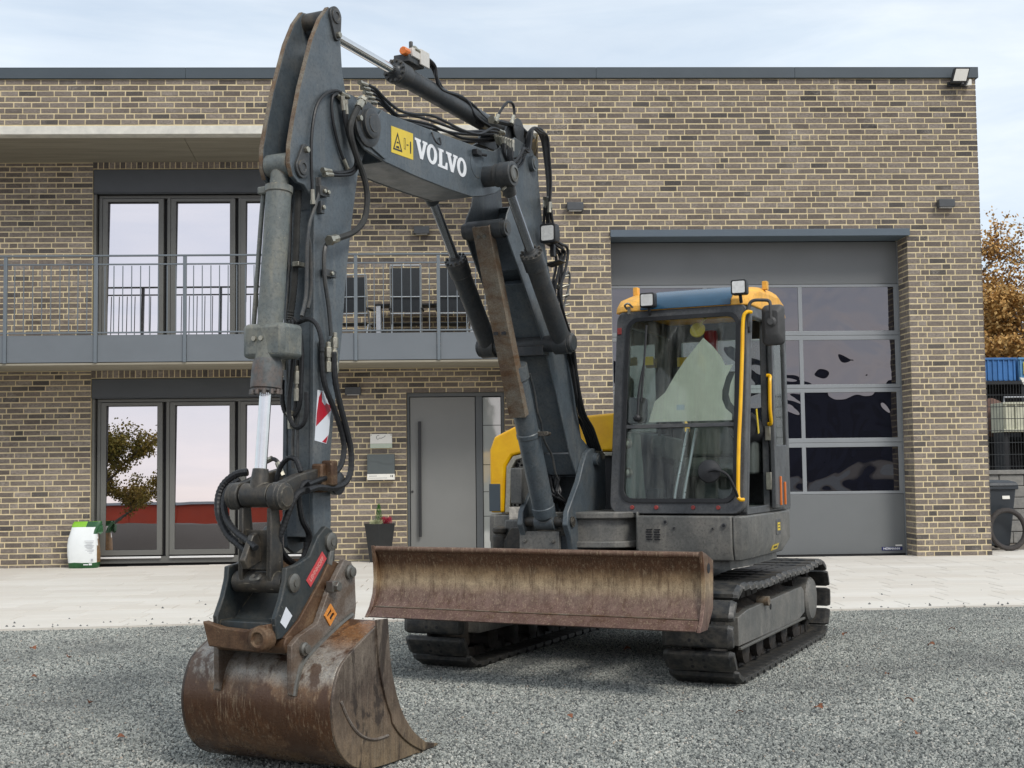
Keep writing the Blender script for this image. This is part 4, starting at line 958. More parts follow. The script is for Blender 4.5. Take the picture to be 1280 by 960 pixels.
def shoe_mesh():
    m = MB(); w = 0.225; fn = lambda p, q, t: (t, -p, q)
    # plate: outer surface towards -z
    sec = [(-0.068, 0.0), (0.068, 0.0), (0.073, -0.020), (0.060, -0.040), (0.048, -0.046), (-0.048, -0.046), (-0.062, -0.040), (-0.073, -0.020)]
    m.prism(sec, -w + 0.028, w - 0.028, fn)
    for sg in (1, -1):                                 # chamfered pad ends
        n_ = len(sec); inner = [(p * .86, q * .62 - .002) for p, q in sec]; b_ = len(m.v)
        m.add([fn(p, q, sg * (w - .0282)) for p, q in sec] + [fn(p, q, sg * w) for p, q in inner], [(i, (i + 1) % n_, n_ + (i + 1) % n_, n_ + i) for i in range(n_)] + [tuple(n_ + i for i in range(n_))])
    m.mat(1)
    for u in (-0.045, 0.035):
        for p in (-0.026, 0.026): m.cyl((u, -p, -0.0455), (u, -p, -0.0475), 0.0115, n=8)
    return m.mesh('shoe', ['track', 'rubber_seal'], 30)
shoe_me = shoe_mesh()
NSH = 40
for side in (1, -1):
    uc = 0.925 * side
    q = MB()                                           # chain rails inside the shoes
    for (v, z, a) in track_path(NSH, 0.232):
        rot = Matrix.Rotation(-a, 3, 'X')
        for du in (-0.06, 0.06): q.box(P(uc + du, v, z), (0.03, 0.118, 0.062), Matrix.Rotation(a if False else -a, 3, 'X'))
    track = part(q, 'crawler_track', 'under', bevel=0)
    for (v, z, a) in track_path(NSH):
        o = bpy.data.objects.new('shoe', shoe_me); o.location = P(uc, v, z); o.rotation_euler = (-a, 0, 0); link(o, track)
    # frame
    q = MB()
    sd = side
    lo, hi = (uc - 0.16, uc + 0.155)
    q.prism([(1.02, 0.215), (1.02, 0.40), (0.80, 0.425), (-0.72, 0.44), (-0.80, 0.40), (-0.80, 0.24), (-0.6, 0.20)], lo, hi, fU)
    fr = part(q, 'track_frame', 'body_grey', bevel=0.006)
    q = MB(); q.span(P(hi - 0.001, 1.04, 0.196), P(hi + 0.022, -0.72, 0.212)) if side > 0 else q.span(P(lo - 0.022, 1.04, 0.196), P(lo + 0.001, -0.72, 0.212))
    part(q, 'roller_guard', 'pin_steel', fr, 0.003)
    q = MB(); nu, nv = 8, 40                            # packed soil on top of the frame
    for j in range(nv + 1):
        for i in range(nu + 1):
            v = 0.93 - 1.72 * j / nv; u = lo + 0.01 + (hi - lo - 0.02) * i / nu
            e = math.sin(math.pi * i / nu) ** .5 * math.sin(math.pi * j / nv) ** .4
            q.v.append(P(u, v, 0.405 + e * (0.055 + 0.07 * (noise.noise(Vector((u * 9, v * 7, side))) + .3 * noise.noise(Vector((u * 30, v * 26, 1)))))))
    for j in range(nv):
        for i in range(nu):
            k = j * (nu + 1) + i; q.f.append((k, k + 1, k + nu + 2, k + nu + 1)); q.mi.append(0); q.tint.append(0)
    part(q, 'packed_soil', 'soil', fr, 0)
    q = MB(); e = hi if side > 0 else lo
    q.cyl(P(e - 0.05 * sd, 0.38, 0.44), P(e + 0.035 * sd, 0.38, 0.44), 0.033, n=14); part(q, 'carrier_roller', 'guard_rust', fr, 0.003)
    q = MB(); q.cyl(P(e - 0.01 * sd, 0.22, 0.385), P(e + 0.004 * sd, 0.22, 0.385), 0.02, n=12); part(q, 'tie_hole', 'rubber_seal', fr, 0)
    for v in (-0.62, -0.28, 0.06, 0.40, 0.74):
        q = MB(); q.lathe(P(uc - 0.13, v, 0.155), (1, 0, 0), [(0.05, 0), (0.085, 0.01), (0.085, 0.05), (0.06, 0.06), (0.06, 0.2), (0.085, 0.21), (0.085, 0.25), (0.05, 0.262)], 14); part(q, 'track_roller', 'under', fr, 0)
    q = MB(); q.lathe(P(uc - 0.07, 1.10, 0.31), (1, 0, 0), [(0.1, 0), (0.205, 0.01), (0.215, 0.03), (0.215, 0.11), (0.205, 0.13), (0.1, 0.14)], 28); part(q, 'idler_wheel', 'under', bevel=0)
    q = MB(); teeth = []
    for k in range(42):
        t = 2 * math.pi * k / 42; r = 0.225 if k % 2 else 0.185; teeth.append((-1.10 + r * math.cos(t), 0.31 + r * math.sin(t)))
    q.prism(teeth, uc - 0.03, uc + 0.03, fU)
    sp = part(q, 'sprocket', 'under', bevel=0)
    q = MB(); q.lathe(P(uc - 0.10, -1.10, 0.31), (1, 0, 0), [(0.15, 0), (0.17, 0.02), (0.17, 0.23), (0.15, 0.25), (0.06, 0.262)], 24); part(q, 'travel_motor', 'body_grey', sp, 0)

q = MB(); q.prism([(-0.76, 0.55), (0.76, 0.55), (0.76, -0.62), (-0.76, -0.62)], 0.33, 0.56, fZ); q.prism([(-0.5, 0.7), (0.5, 0.7), (0.62, 0.3), (0.62, -0.45), (-0.62, -0.45), (-0.62, 0.3)], 0.36, 0.64, fZ)
cf = part(q, 'centre_frame', 'body_grey', bevel=0.01)
q = MB(); q.cyl(P(0, 0, 0.62), P(0, 0, 0.76), 0.5, n=36); part(q, 'slew_ring', 'under', cf, 0.004)

# ---- dozer blade
bl = [(1.795, 0.842), (1.765, 0.80), (1.742, 0.74), (1.733, 0.66), (1.742, 0.58), (1.775, 0.505), (1.815, 0.465)]
q = MB(); fr_ = bl + [(v - 0.022, z - 0.004) for v, z in bl[::-1]]
q.prism(fr_, -1.135, 1.075, fU)
blade = part(q, 'dozer_blade', 'rust_blade', bevel=0.002)
q = MB(); q.cyl(P(-1.135, 1.779, 0.842), P(1.075, 1.779, 0.842), 0.019, n=12); part(q, 'top_lip', 'rust_blade', blade, 0)
q = MB(); q.prism([(1.812, 0.470), (1.885, 0.412), (1.868, 0.404), (1.79, 0.458)], -1.134, 1.074, fU); part(q, 'cutting_edge', 'rust_blade', blade, 0.002)
q = MB(); q.tube([P(-1.13, 1.816, 0.471), P(0, 1.817, 0.470), P(1.07, 1.816, 0.471)], .0045, 6, 20, wob=lambda i: .8 + .4 * ((i * 7) % 5) / 5); part(q, 'weld_seam', 'guard_rust', blade, 0)
for s, e0, e1 in ((-1, -1.136, -1.162), (1, 1.076, 1.10)):
    q = MB(); q.prism([(1.805, 0.865), (1.745, 0.85), (1.60, 0.80), (1.62, 0.52), (1.74, 0.405), (1.888, 0.405), (1.83, 0.47), (1.79, 0.55), (1.775, 0.64), (1.78, 0.74)], e0, e1, fU); e = part(q, 'end_plate', 'rust_blade', blade, 0.003)
    q = MB(); q.cyl(P(e1 - .001 * s, 1.70, 0.76), P(e1 + .0015 * s, 1.70, 0.76), 0.03, n=14); part(q, 'lashing_hole', 'rubber_seal', e, 0)
q = MB(); q.span(P(-1.0, 1.715, 0.60), P(1.0, 1.62, 0.72)); q.span(P(-0.9, 1.735, 0.47), P(0.9, 1.66, 0.53)); part(q, 'stiffener', 'body_grey', blade, 0.005)
for u in (-0.42, 0.42):
    q = MB(); q.prism([(1.68, 0.72), (1.68, 0.56), (0.7, 0.38), (0.62, 0.42), (0.62, 0.5), (0.72, 0.54)], u - 0.06, u + 0.06, fU); part(q, 'blade_arm', 'body_grey', bevel=0.006)
q = MB(); q.cyl(P(0, 1.62, 0.68), P(0, 0.7, 0.55), 0.05, n=16); part(q, 'blade_cylinder', 'boom_dark', bevel=0)

# ---- upper structure
tail = arc(0, 0, 1.24, 200, 292, 14)                   # rounded tail, v negative
plan = [(1.04, -0.15), (0.6, -0.3)] + [(p, q_) for p, q_ in tail[::-1]] + [(-1.10, 0.0), (-1.10, 0.18), (-0.45, 0.42), (-0.35, 0.95), (0.36, 0.95), (1.0, 0.90), (1.04, 0.6)]
q = MB(); q.prism(plan, 0.69, 0.80, fZ); part(q, 'turntable_plate', 'body_grey', bevel=0.004)
# skirt panels under the cab
q = MB()
z0, zm, z1 = 0.745, 0.835, 1.035
o1 = [(0.385, 0.975), (1.02, 0.965), (1.035, 0.962), (1.035, 0.80), (0.385, 0.80)]
def loft(mb, loops, fn=lambda u, v, z: P(u, v, z)):
    n = len(loops[0][0]); vs = []
    for lp, z in loops: vs += [fn(u, v, z) for u, v in lp]
    fs = [(k * n + i, k * n + (i + 1) % n, (k + 1) * n + (i + 1) % n, (k + 1) * n + i) for k in range(len(loops) - 1) for i in range(n)]
    fs += [tuple(range(n))[::-1], tuple((len(loops) - 1) * n + i for i in range(n))]
    return mb.add(vs, fs)
low = [(0.40, 0.955), (1.02, 0.945), (1.0355, 0.94), (1.0355, 0.78), (0.40, 0.78)]
loft(q, [(low, z0), (o1, zm), (o1, z1)])
fp = part(q, 'front_skirt', 'body_grey', bevel=0.01)
q = MB()
o2 = [(1.0385, 0.962), (1.09, 0.945), (1.118, 0.90), (1.125, 0.4), (1.122, -0.22), (1.09, -0.26), (1.0385, -0.26)]
l2 = [(1.0385, 0.938), (1.07, 0.92), (1.085, 0.88), (1.09, 0.4), (1.088, -0.10), (1.07, -0.14), (1.0385, -0.14)]
loft(q, [(l2, z0), (o2, zm), (o2, z1)]); ss = part(q, 'side_skirt', 'body_grey', bevel=0.01)
q = MB(); q.prism([(-0.265, 0.765), (-0.265, 1.03), (-0.75, 1.03), (-0.75, 0.765)], 0.35, 0.66, fU); part(q, 'rear_skirt', 'body_grey', bevel=0.02)
for (u, z) in ((0.59, 0.995), (0.65, 0.957), (0.91, 0.955), (0.985, 0.975)):
    r = 0.016 if u in (0.59, 0.985) else 0.009
    q = MB(); q.cyl(P(u, 0.97, z), P(u, 0.979, z), r, n=12); q.mat(1); q.cyl(P(u, 0.979, z), P(u, 0.981, z), r * 0.6, n=10); part(q, 'bolt_hole', ['cab_grey', 'rubber_seal'], fp, 0)
for k in range(5):
    for du in (0, 0.055):
        q = MB(); q.box(P(0.478 + du - 0.004 * (k % 2), 0.975, 0.945 - 0.016 * k), (0.04, 0.012, 0.007)); part(q, 'vent_slot', 'rubber_seal', fp, 0)
q = MB(); q.prism(rrect(0.06, 0.19, 0.875, 0.985, 0.015), 1.120, 1.128, fU); lt = part(q, 'latch', 'cab_grey', ss, 0.002)
q = MB(); q.span(P(1.1278, 0.155, 0.905), P(1.1295, 0.085, 0.96)); q.mat(1); q.span(P(1.1295, 0.145, 0.94), P(1.1305, 0.095, 0.946)); q.span(P(1.1295, 0.145, 0.92), P(1.1305, 0.095, 0.926)); part(q, 'latch_decal', ['decal_yellow', 'black_print'], ss, 0)
q = MB(); dd = lambda v, z, t: (1.086 + (z - z0) / (zm - z0) * 0.036 + t, -v, z)
q.prism([(0.25, 0.770), (0.09, 0.775), (0.09, 0.815), (0.25, 0.808)], 0.003, 0.006, dd); q.mat(1); q.prism([(0.21, 0.785), (0.12, 0.787), (0.12, 0.80), (0.21, 0.797)], 0.006, 0.0068, dd); part(q, 'model_decal', ['decal_yellow', 'black_print'], ss, 0)

# swing bracket between boom and cab
q = MB()
for (za, zb, w) in ((1.015, 1.06, 0.0), (0.82, 0.865, -0.01), (0.86, 1.02, -0.035)):
    q.prism([(0.37 + w, 0.55), (0.37 + w, 0.86 + w), (0.30 + w, 0.98 + w), (0.12, 1.06 + w), (-0.08, 1.08 + w), (-0.33, 1.0), (-0.42, 0.55)], za, zb, fZ)
q.span(P(0.365, 0.93, 0.80), P(0.383, 0.4, 1.06)); part(q, 'swing_bracket', 'body_grey', bevel=0.008)
q = MB()
for s in (1, -1):                                      # fork plates of the swing post
    uu = UC + s * 0.165
    q.prism([(0.52, 1.45), (0.62, 1.49), (0.78, 1.49), (0.86, 1.46), (0.93, 1.38), (1.0, 1.27), (1.12, 1.15), (1.20, 1.07), (1.22, 0.98), (1.15, 0.88), (1.13, 0.78), (0.85, 0.78), (0.62, 0.95), (0.52, 1.1)], uu - 0.02, uu + 0.02, fU)
q.span(P(UC - 0.146, 1.10, 0.76), P(UC + 0.146, 0.8, 0.90)); q.span(P(UC - 0.145, 0.66, 0.9), P(UC + 0.145, 0.6, 1.3))
sw = part(q, 'swing_post', 'boom_paint', bevel=0.006)
q = MB(); q.span(P(UC - 0.19, 1.17, 0.76), P(UC + 0.10, 1.135, 0.935)); q.mat(1)
for u in (UC - 0.15, UC + 0.06): q.cyl(P(u, 1.165, 0.87), P(u, 1.182, 0.87), 0.014, n=6)
part(q, 'front_cover', ['body_grey', 'pin_steel'], sw, 0.003)
pin(UC - 0.26, UC + 0.215, 0.72, 1.415, 0.045, 'boom_paint', 'foot_pin', sw)
pin(UC - 0.20, UC + 0.20, 1.15, 1.0, 0.035, 'cast', 'cylinder_pin', sw)
q = MB()                                               # tangle of lines behind the post
for k in range(9):
    a = random.uniform(-0.1, 0.1); q.tube([P(UC + a, 0.95, 1.3), P(UC + 0.06 + a * .5, 1.0 + 0.02 * k, 1.2), P(UC + random.uniform(-.02, .12), 1.0, 1.1), P(UC + random.uniform(0, .1), 0.95, 0.98)], 0.009, 6)
part(q, 'line_bundle', 'rubber', sw, 0)

# engine housing: yellow hood, grille, grey lower body
hx0, hx1 = -1.09, 0.16
q = MB()
hood_top = [(hx0, 1.02), (hx0, 1.50), (-1.05, 1.60), (-0.80, 1.71), (-0.1, 1.755), (hx1, 1.765)]
outline = hood_top + [(hx1, 1.475), (-0.80, 1.475), (-0.90, 1.455), (-0.955, 1.38), (-0.975, 1.02)]
q.prism(outline, -0.1, 0.20, fV)
roofp = hood_top + [(hx1, 1.40), (hx1, 1.02)]
n = len(roofp)
loops = []
for v, sx, sz in ((-0.1, 1, 1), (-0.55, 1.0, 1.01), (-0.9, 0.9, 0.98), (-1.15, 0.72, 0.90)):
    loops.append(([( -0.1 + (u + 0.1) * sx, 1.02 + (z - 1.02) * sz) for u, z in roofp], v))
loft(q, loops, lambda a, b, v: P(a, v, b))
hood = part(q, 'engine_hood', 'yellow', bevel=0.018, seg=3)
q = MB(); ring(q, [(-0.97, 1.02), (0.20, 1.02), (0.20, 1.47), (-0.80, 1.47), (-0.895, 1.45), (-0.95, 1.375)], [(-0.925, 1.045), (0.18, 1.045), (0.18, 1.44), (-0.78, 1.44), (-0.862, 1.42), (-0.905, 1.355)], 0.12, 0.195, fV); part(q, 'grille_trim', 'fitting', hood, 0.006)
q = MB(); q.span(P(-0.93, 0.155, 1.03), P(0.19, 0.14, 1.46)); part(q, 'grille_backing', 'rubber_seal', hood, 0)
q = MB(); hr = 0.022                                   # hexagonal mesh
j = 0; z = 1.05
while z < 1.44:
    u = -0.91 + (hr * 0.95 if j % 2 else 0)
    while u < 0.17:
        if (u < -0.60 or u > -0.02) and not (u < -0.85 and z > 1.36):
            oh = [(u + hr * math.cos(R(60 * k + 30)), z + hr * math.sin(R(60 * k + 30)) * 0.75) for k in range(6)]
            ih = [(u + hr * .72 * math.cos(R(60 * k + 30)), z + hr * .72 * math.sin(R(60 * k + 30)) * 0.75) for k in range(6)]
            ring(q, oh, ih, 0.165, 0.177, fV)
        u += hr * 1.86
    z += hr * 1.25; j += 1
part(q, 'grille', 'pin_steel', hood, 0)
q = MB(); q.span(P(hx0 - 0.004, 0.195, 1.03), P(-1.0, 0.206, 1.24)); part(q, 'corner_decal', 'coping', hood, 0.003)
q = MB(); q.box(P(-1.095, 0.18, 1.17), (0.012, 0.03, 0.05)); part(q, 'hood_catch', 'fitting', hood, 0.002)
q = MB(); low = [(-1.095, 0.21), (-0.80, 0.23), (-0.52, 0.20), (-0.5, -0.2), (-0.5, -1.0), (-0.75, -1.0), (-1.0, -0.7), (-1.10, -0.1)]
lo2 = [(-1.03, 0.18), (-0.80, 0.21), (-0.52, 0.18), (-0.5, -0.2), (-0.5, -0.95), (-0.72, -0.95), (-0.94, -0.66), (-1.04, -0.1)]
loft(q, [(lo2, 0.735), (low, 0.80), (low, 1.005)]); part(q, 'lower_body', 'body_grey', bevel=0.012)
q = MB(); cw = [(p * 1.0, v) for p, v in arc(0, 0, 1.245, 205, 292, 16)]
loft(q, [(cw + [(0.45, -0.4), (-0.9, -0.4)], 0.78), (cw + [(0.45, -0.4), (-0.9, -0.4)], 1.18)]); part(q, 'counterweight', 'body_grey', bevel=0.02)
q = MB(); q.span(P(-0.905, 0.235, 0.955), P(-0.79, 0.245, 1.065)); part(q, 'number_plate', 'plate_pale', bevel=0.002)
q = MB(); q.span(P(-0.44, 1.18, 1.12), P(-0.355, 1.02, 1.36)); part(q, 'tool_box', 'body_grey', bevel=0.008)
q = MB(); q.lathe(P(-0.60, 1.02, 0.72), (0, 0, 1), [(0.05, 0), (0.055, 0.02), (0.055, 0.17), (0.04, 0.185), (0.055, 0.2), (0.055, 0.225), (0.03, 0.235)], 16); q.prism([(-0.56, 0.72), (-0.43, 0.72), (-0.43, 0.95), (-0.50, 0.95), (-0.56, 0.86)], 1.0, 1.05, fV); part(q, 'swing_cylinder', 'cast', bevel=0.003)
q = MB(); q.span(P(-0.60, 0.95, 0.77), P(-0.34, 0.2, 1.0)); part(q, 'front_deck', 'body_grey', bevel=0.01)

# ---- cab
CU0, CU1 = 0.17, 1.10
def vf(z): return 0.905 - 0.155 * (z - 1.07)
fF = lambda u, z, t: (u, -(vf(z) + t), z)
cab_o = rrect(CU0, CU1, 1.045, 2.445, 0.07, 4); cab_i = rrect(0.253, 1.043, 1.128, 2.378, 0.075, 4)
q = MB(); ring(q, cab_o, cab_i, -0.08, 0.0, fF)
ring(q, [(CU0 + .01, 1.05), (CU1 - .01, 1.05), (CU1 - .01, 2.44), (CU0 + .01, 2.44)], [(.30, 1.62), (.98, 1.62), (.98, 2.3), (.30, 2.3)], -0.37, -0.31, fV)
for (ua, ub) in ((CU0, CU0 + 0.05), (CU1 - 0.05, CU1)):
    if ua < 0.5:
        ring(q, [(vf(1.05) - .075, 1.05), (vf(2.44) - .075, 2.44), (-0.33, 2.44), (-0.36, 1.05)], [(.70, 1.60), (.60, 2.34), (-.25, 2.34), (-.27, 1.60)], ua, ub, fU)
    else:
        ring(q, [(vf(1.05) - .075, 1.05), (vf(2.44) - .075, 2.44), (0.17, 2.44), (0.17, 1.05)], [(.775, 1.085), (.58, 2.36), (.23, 2.36), (.23, 1.085)], ua, ub, fU)
        ring(q, [(.169, 1.05), (.169, 2.44), (-.33, 2.44), (-.36, 1.05)], [(.12, 1.40), (.12, 2.36), (-.25, 2.36), (-.27, 1.40)], ua, ub, fU)
q.span(P(CU0, 0.82, 1.035), P(CU1, -0.35, 1.06))
cabf = part(q, 'cab_frame', 'cab_grey', bevel=0.008)
q = MB(); ring(q, rrect(0.243, 1.053, 1.118, 2.388, 0.085, 4), rrect(0.272, 1.024, 1.147, 2.359, 0.065, 4), -0.004, 0.012, fF); part(q, 'windshield_seal', 'rubber', cabf, 0.002)
q = MB(); q.prism(rrect(0.26, 1.037, 1.645, 2.37, 0.07, 4), -0.014, -0.008, fF); part(q, 'upper_windshield', 'cab_glass', cabf, 0)
q = MB(); q.prism(rrect(0.26, 1.037, 1.136, 1.618, 0.07, 4), -0.014, -0.008, fF); part(q, 'lower_windshield', 'cab_glass', cabf, 0)
q = MB(); q.prism([(0.255, 1.618), (1.04, 1.618), (1.04, 1.644), (0.255, 1.644)], -0.03, 0.006, fF); part(q, 'windshield_bar', 'cab_grey', cabf, 0.003)
for (nm, pts, ua, ub) in (('side_window', [(.705, 1.59), (.605, 2.35), (-.26, 2.35), (-.28, 1.59)], CU0 + .018, CU0 + .024), ('rear_side_window', [(.125, 1.39), (.125, 2.365), (-.26, 2.365), (-.28, 1.39)], CU1 - .024, CU1 - .018)):
    q = MB(); q.prism(pts, ua, ub, fU); part(q, nm, 'cab_glass', cabf, 0)
q = MB(); q.prism([(.29, 1.61), (.99, 1.61), (.99, 2.31), (.29, 2.31)], -0.345, -0.339, fV); part(q, 'rear_window', 'cab_glass', cabf, 0)
# roof
q = MB()
sec = lambda w: [(0.70 - w * .05, 2.432), (0.685 - w * .05, 2.475), (0.60 - w * .04, 2.53), (0.42, 2.585 - w * .02), (0.15, 2.61 - w * .03), (-0.12, 2.61 - w * .03), (-0.26, 2.57 - w * .03), (-0.31, 2.432)]
us = [(0.135, 1.6), (0.16, 0.7), (0.21, 0.0), (1.06, 0.0), (1.09, 0.7), (1.11, 1.6)]
n = 8; vs = []
for u, w in us: vs += [P(u, v, z) for v, z in sec(w)]
fs = [(k * n + i, k * n + (i + 1) % n, (k + 1) * n + (i + 1) % n, (k + 1) * n + i) for k in range(len(us) - 1) for i in range(n)] + [tuple(range(n))[::-1], tuple((len(us) - 1) * n + i for i in range(n))]
q.add(vs, fs)
roof = part(q, 'cab_roof', 'roof_yellow', bevel=0.014, seg=3)
q = MB(); q.add([P(.345, .712, 2.438), P(.985, .712, 2.438), P(.985, .700, 2.476), P(.345, .700, 2.476), P(.39, .435, 2.594), P(.985, .435, 2.594), P(.985, .616, 2.541), P(.36, .616, 2.541),
                 P(.345, .69, 2.438), P(.985, .69, 2.438), P(.985, .42, 2.56), P(.39, .42, 2.56)], [(0, 1, 2, 3), (3, 2, 6, 7), (7, 6, 5, 4), (8, 11, 10, 9), (0, 8, 9, 1), (4, 5, 10, 11), (0, 3, 7, 4, 11, 8), (1, 9, 10, 5, 6, 2)]); part(q, 'roof_visor', 'visor_blue', roof, 0.002)
for (u, v) in ((0.20, 0.38), (1.10, 0.22)):
    q = MB(); q.box(P(u, v, 2.615), (0.035, 0.05, 0.06)); part(q, 'lifting_stub', 'roof_yellow', roof, 0.004)
for (u, z) in ((0.435, 2.492), (1.075, 2.535)):
    q = MB(); q.prism(rrect(u - .053, u + .053, z - .05, z + .05, .012, 2), 0.76, 0.82, fV); q.prism(rrect(u - .035, u + .035, z - .035, z + .035, .01, 2), 0.72, 0.76, fV); q.cyl(P(u, .78, z - .05), P(u, .76, z - .10), .012, n=8); lt = part(q, 'work_light', 'black_plastic', bevel=0.004)
    q = MB(); q.prism(rrect(u - .042, u + .042, z - .039, z + .039, .008, 2), 0.819, 0.824, fV); part(q, 'lamp_glass', 'lens', lt, 0)
q = MB(); q.box(P(0.27, 0.72, 2.44), (0.02, 0.02, 0.05)); q.tube([P(0.255, .72, 2.45), P(0.245, .74, 2.475), P(.275, .75, 2.485), P(.295, .72, 2.46)], .008, 6); part(q, 'lamp_bracket', 'fitting', bevel=0)
q = MB(); q.box(P(0.195, vf(2.30) + .006, 2.30), (0.03, 0.01, 0.045)); part(q, 'side_reflector', 'cap_red', cabf, 0.002)
# handrails, mirrors, wiper
hr_ = [P(1.13, vf(2.36) + .01, 2.375), P(1.105, vf(2.36) + .045, 2.372), P(1.086, vf(2.33) + .055, 2.32), P(1.083, vf(2.1) + .05, 2.1), P(1.078, vf(1.75) + .05, 1.75), P(1.072, vf(1.5) + .05, 1.5), P(1.072, vf(1.22) + .05, 1.2), P(1.082, vf(1.14) + .045, 1.145), P(1.105, vf(1.13) + .02, 1.14)]
q = MB(); q.tube(hr_, 0.0125, 8); part(q, 'handrail', 'yellow', cabf, 0)
q = MB(); q.tube([P(1.105, .27, 1.98), P(1.13, .27, 1.975), P(1.135, .30, 1.93), P(1.135, .31, 1.75), P(1.13, .27, 1.65), P(1.105, .25, 1.645)], 0.0125, 8); part(q, 'grab_handle', 'yellow', cabf, 0)
q = MB()
mo = rrect(1.17, 1.325, 2.155, 2.43, .035, 3)
loft(q, [(mo, .60), ([(1.2475 + (u - 1.2475) * .93, 2.29 + (z - 2.29) * .95) for u, z in mo], .625), ([(1.2475 + (u - 1.2475) * .55, 2.30 + (z - 2.29) * .6) for u, z in mo], .655)], lambda a, b, v: P(a, v, b))
mr = part(q, 'door_mirror', 'mirror_back', bevel=0.004)
q = MB(); q.prism([(1.2475 + (u - 1.2475) * .9, 2.29 + (z - 2.29) * .93) for u, z in mo], .592, .5995, fV); part(q, 'mirror_face', 'mirror_glass', mr, 0)
q = MB(); q.lathe(P(1.2475, .65, 2.31), (0, -1, 0), [(.034, 0), (.034, .012), (.022, .02), (.022, .03)], 16); q.tube([P(1.2475, .67, 2.31), P(1.2475, .675, 2.40), P(1.24, .67, 2.445), P(1.20, .68, 2.455), P(1.13, .69, 2.452), P(1.105, .70, 2.40), P(1.105, .705, 2.28)], .011, 8); part(q, 'mirror_arm', 'mirror_back', mr, 0)
q = MB(); q.lathe(P(.915, 1.035, 1.325), (.15, -1, .1), [(.072, -.012), (.076, 0), (.07, .012), (.04, .022), (.012, .028)], 24); rm = part(q, 'round_mirror', 'black_plastic', bevel=0)
q = MB(); q.tube([P(.915, 1.06, 1.325), P(.97, 1.06, 1.335), P(1.03, 1.03, 1.30), P(1.062, .99, 1.22), P(1.075, .93, 1.14)], .009, 7); part(q, 'mirror_arm', 'black_plastic', rm, 0)
q = MB(); q.tube([P(.355, vf(1.70) + .02, 1.69), P(.36, vf(1.9) + .022, 1.88), P(.385, vf(2.1) + .02, 2.05)], .009, 6); q.tube([P(.395, vf(2.33) + .012, 2.33), P(.388, vf(2.08) + .014, 2.08), P(.375, vf(1.8) + .012, 1.80)], .008, 6); q.lathe(P(.35, vf(1.69) + .012, 1.69), (0, -1, 0), [(.025, -.02), (.025, .01), (.012, .02)], 12); part(q, 'wiper', 'black_plastic', cabf, 0)
q = MB(); q.prism(rrect(.262, .40, 1.65, 1.83, .03, 3), -0.06, -0.016, fF); part(q, 'wiper_motor_cover', 'cab_grey', cabf, 0.006)
for u in (.335, .505, .76, .93):
    q = MB(); q.cyl(P(u, vf(1.088) - .002, 1.088), P(u, vf(1.088) + .012, 1.088), .014, n=12); part(q, 'bolt_cap', 'cap_red', cabf, 0.002)
for z in (2.28,):
    q = MB(); q.box(P(1.105, vf(z) - .03, z), (.02, .05, .07)); part(q, 'hinge', 'black_plastic', cabf, 0.003)
# door, swung open flat against the cab side
q = MB(); dfo = [(.25, 1.06), (.25, 2.36), (.16, 2.42), (-.12, 2.42), (-.14, 1.06)]; dfi = [(.205, 1.50), (.205, 2.33), (.14, 2.38), (-.08, 2.38), (-.10, 1.50)]
ring(q, dfo, dfi, 1.115, 1.145, fU); door = part(q, 'cab_door', 'cab_grey', bevel=0.006)
q = MB(); q.prism([(.215, 1.49), (.215, 2.34), (.14, 2.39), (-.09, 2.39), (-.11, 1.49)], 1.126, 1.131, fU); part(q, 'door_glass', 'cab_glass', door, 0)
q = MB(); q.prism([(.23, 1.07), (.23, 1.495), (-.12, 1.495), (-.13, 1.07)], 1.119, 1.141, fU); part(q, 'door_panel', 'cab_grey', door, 0.003)
q = MB(); q.box(P(1.10, .235, 1.58), (.04, .05, .10)); q.box(P(1.10, .235, 1.25), (.04, .05, .12)); part(q, 'door_hinge', 'fitting', door, 0.004)
q = MB(); q.box(P(1.15, .12, 1.18), (.012, .02, .2)); q.box(P(1.15, .0, 1.16), (.012, .02, .16)); part(q, 'amber_reflector', 'lamp_orange', door, 0.002)
# inside the cab
q = MB(); q.prism([(-.22, 1.30), (.28, 1.28), (.32, 1.36), (.26, 1.42), (-.12, 1.42)], .42, .88, fU); q.prism([(-.12, 1.40), (.01, 1.42), (-.12, 1.98), (-.16, 2.06), (-.24, 2.04), (-.24, 1.9)], .44, .86, fU); q.prism([(-.25, 1.06), (.1, 1.06), (.05, 1.3), (-.2, 1.3)], .5, .8, fU); part(q, 'seat', 'dark_interior', bevel=0.03, seg=3)
q = MB()
for u in (.32, .93): q.prism([(-.2, 1.35), (.28, 1.42), (.34, 1.50), (.30, 1.58), (-.1, 1.56)], u - .05, u + .05, fU)
q.prism([(.88, 1.3), (.96, 1.3), (.97, 1.62), (.9, 1.68)], -.05, .35, lambda a, b, t: (a + .06, -t, b)); part(q, 'armrest_console', 'dark_interior', bevel=0.015)
for u in (.32, .93):
    q = MB(); q.tube([P(u, .27, 1.55), P(u, .30, 1.66), P(u, .28, 1.72)], .012, 8); q.lathe(P(u, .28, 1.72), (0, .2, 1), [(.02, 0), (.026, .03), (.022, .07), (.01, .085)], 12); part(q, 'joystick', 'black_plastic', bevel=0)
for (a, b) in ((.515, .59), (.58, .65)):
    q = MB(); q.tube([P(a, .56, 1.10), P(a + .01, .54, 1.22), P(b, .45, 1.62)], .0115, 8); q.box(P(a, .60, 1.115), (.055, .14, .02)); part(q, 'travel_lever', 'alu', bevel=0)
q = MB(); q.prism([(.70, 1.07), (.80, 1.12), (.76, 1.60), (.55, 1.60), (.45, 1.07)], CU0 + .052, CU0 + .11, fU); sp_ = part(q, 'side_console', 'panel_interior', bevel=0.03, seg=3)
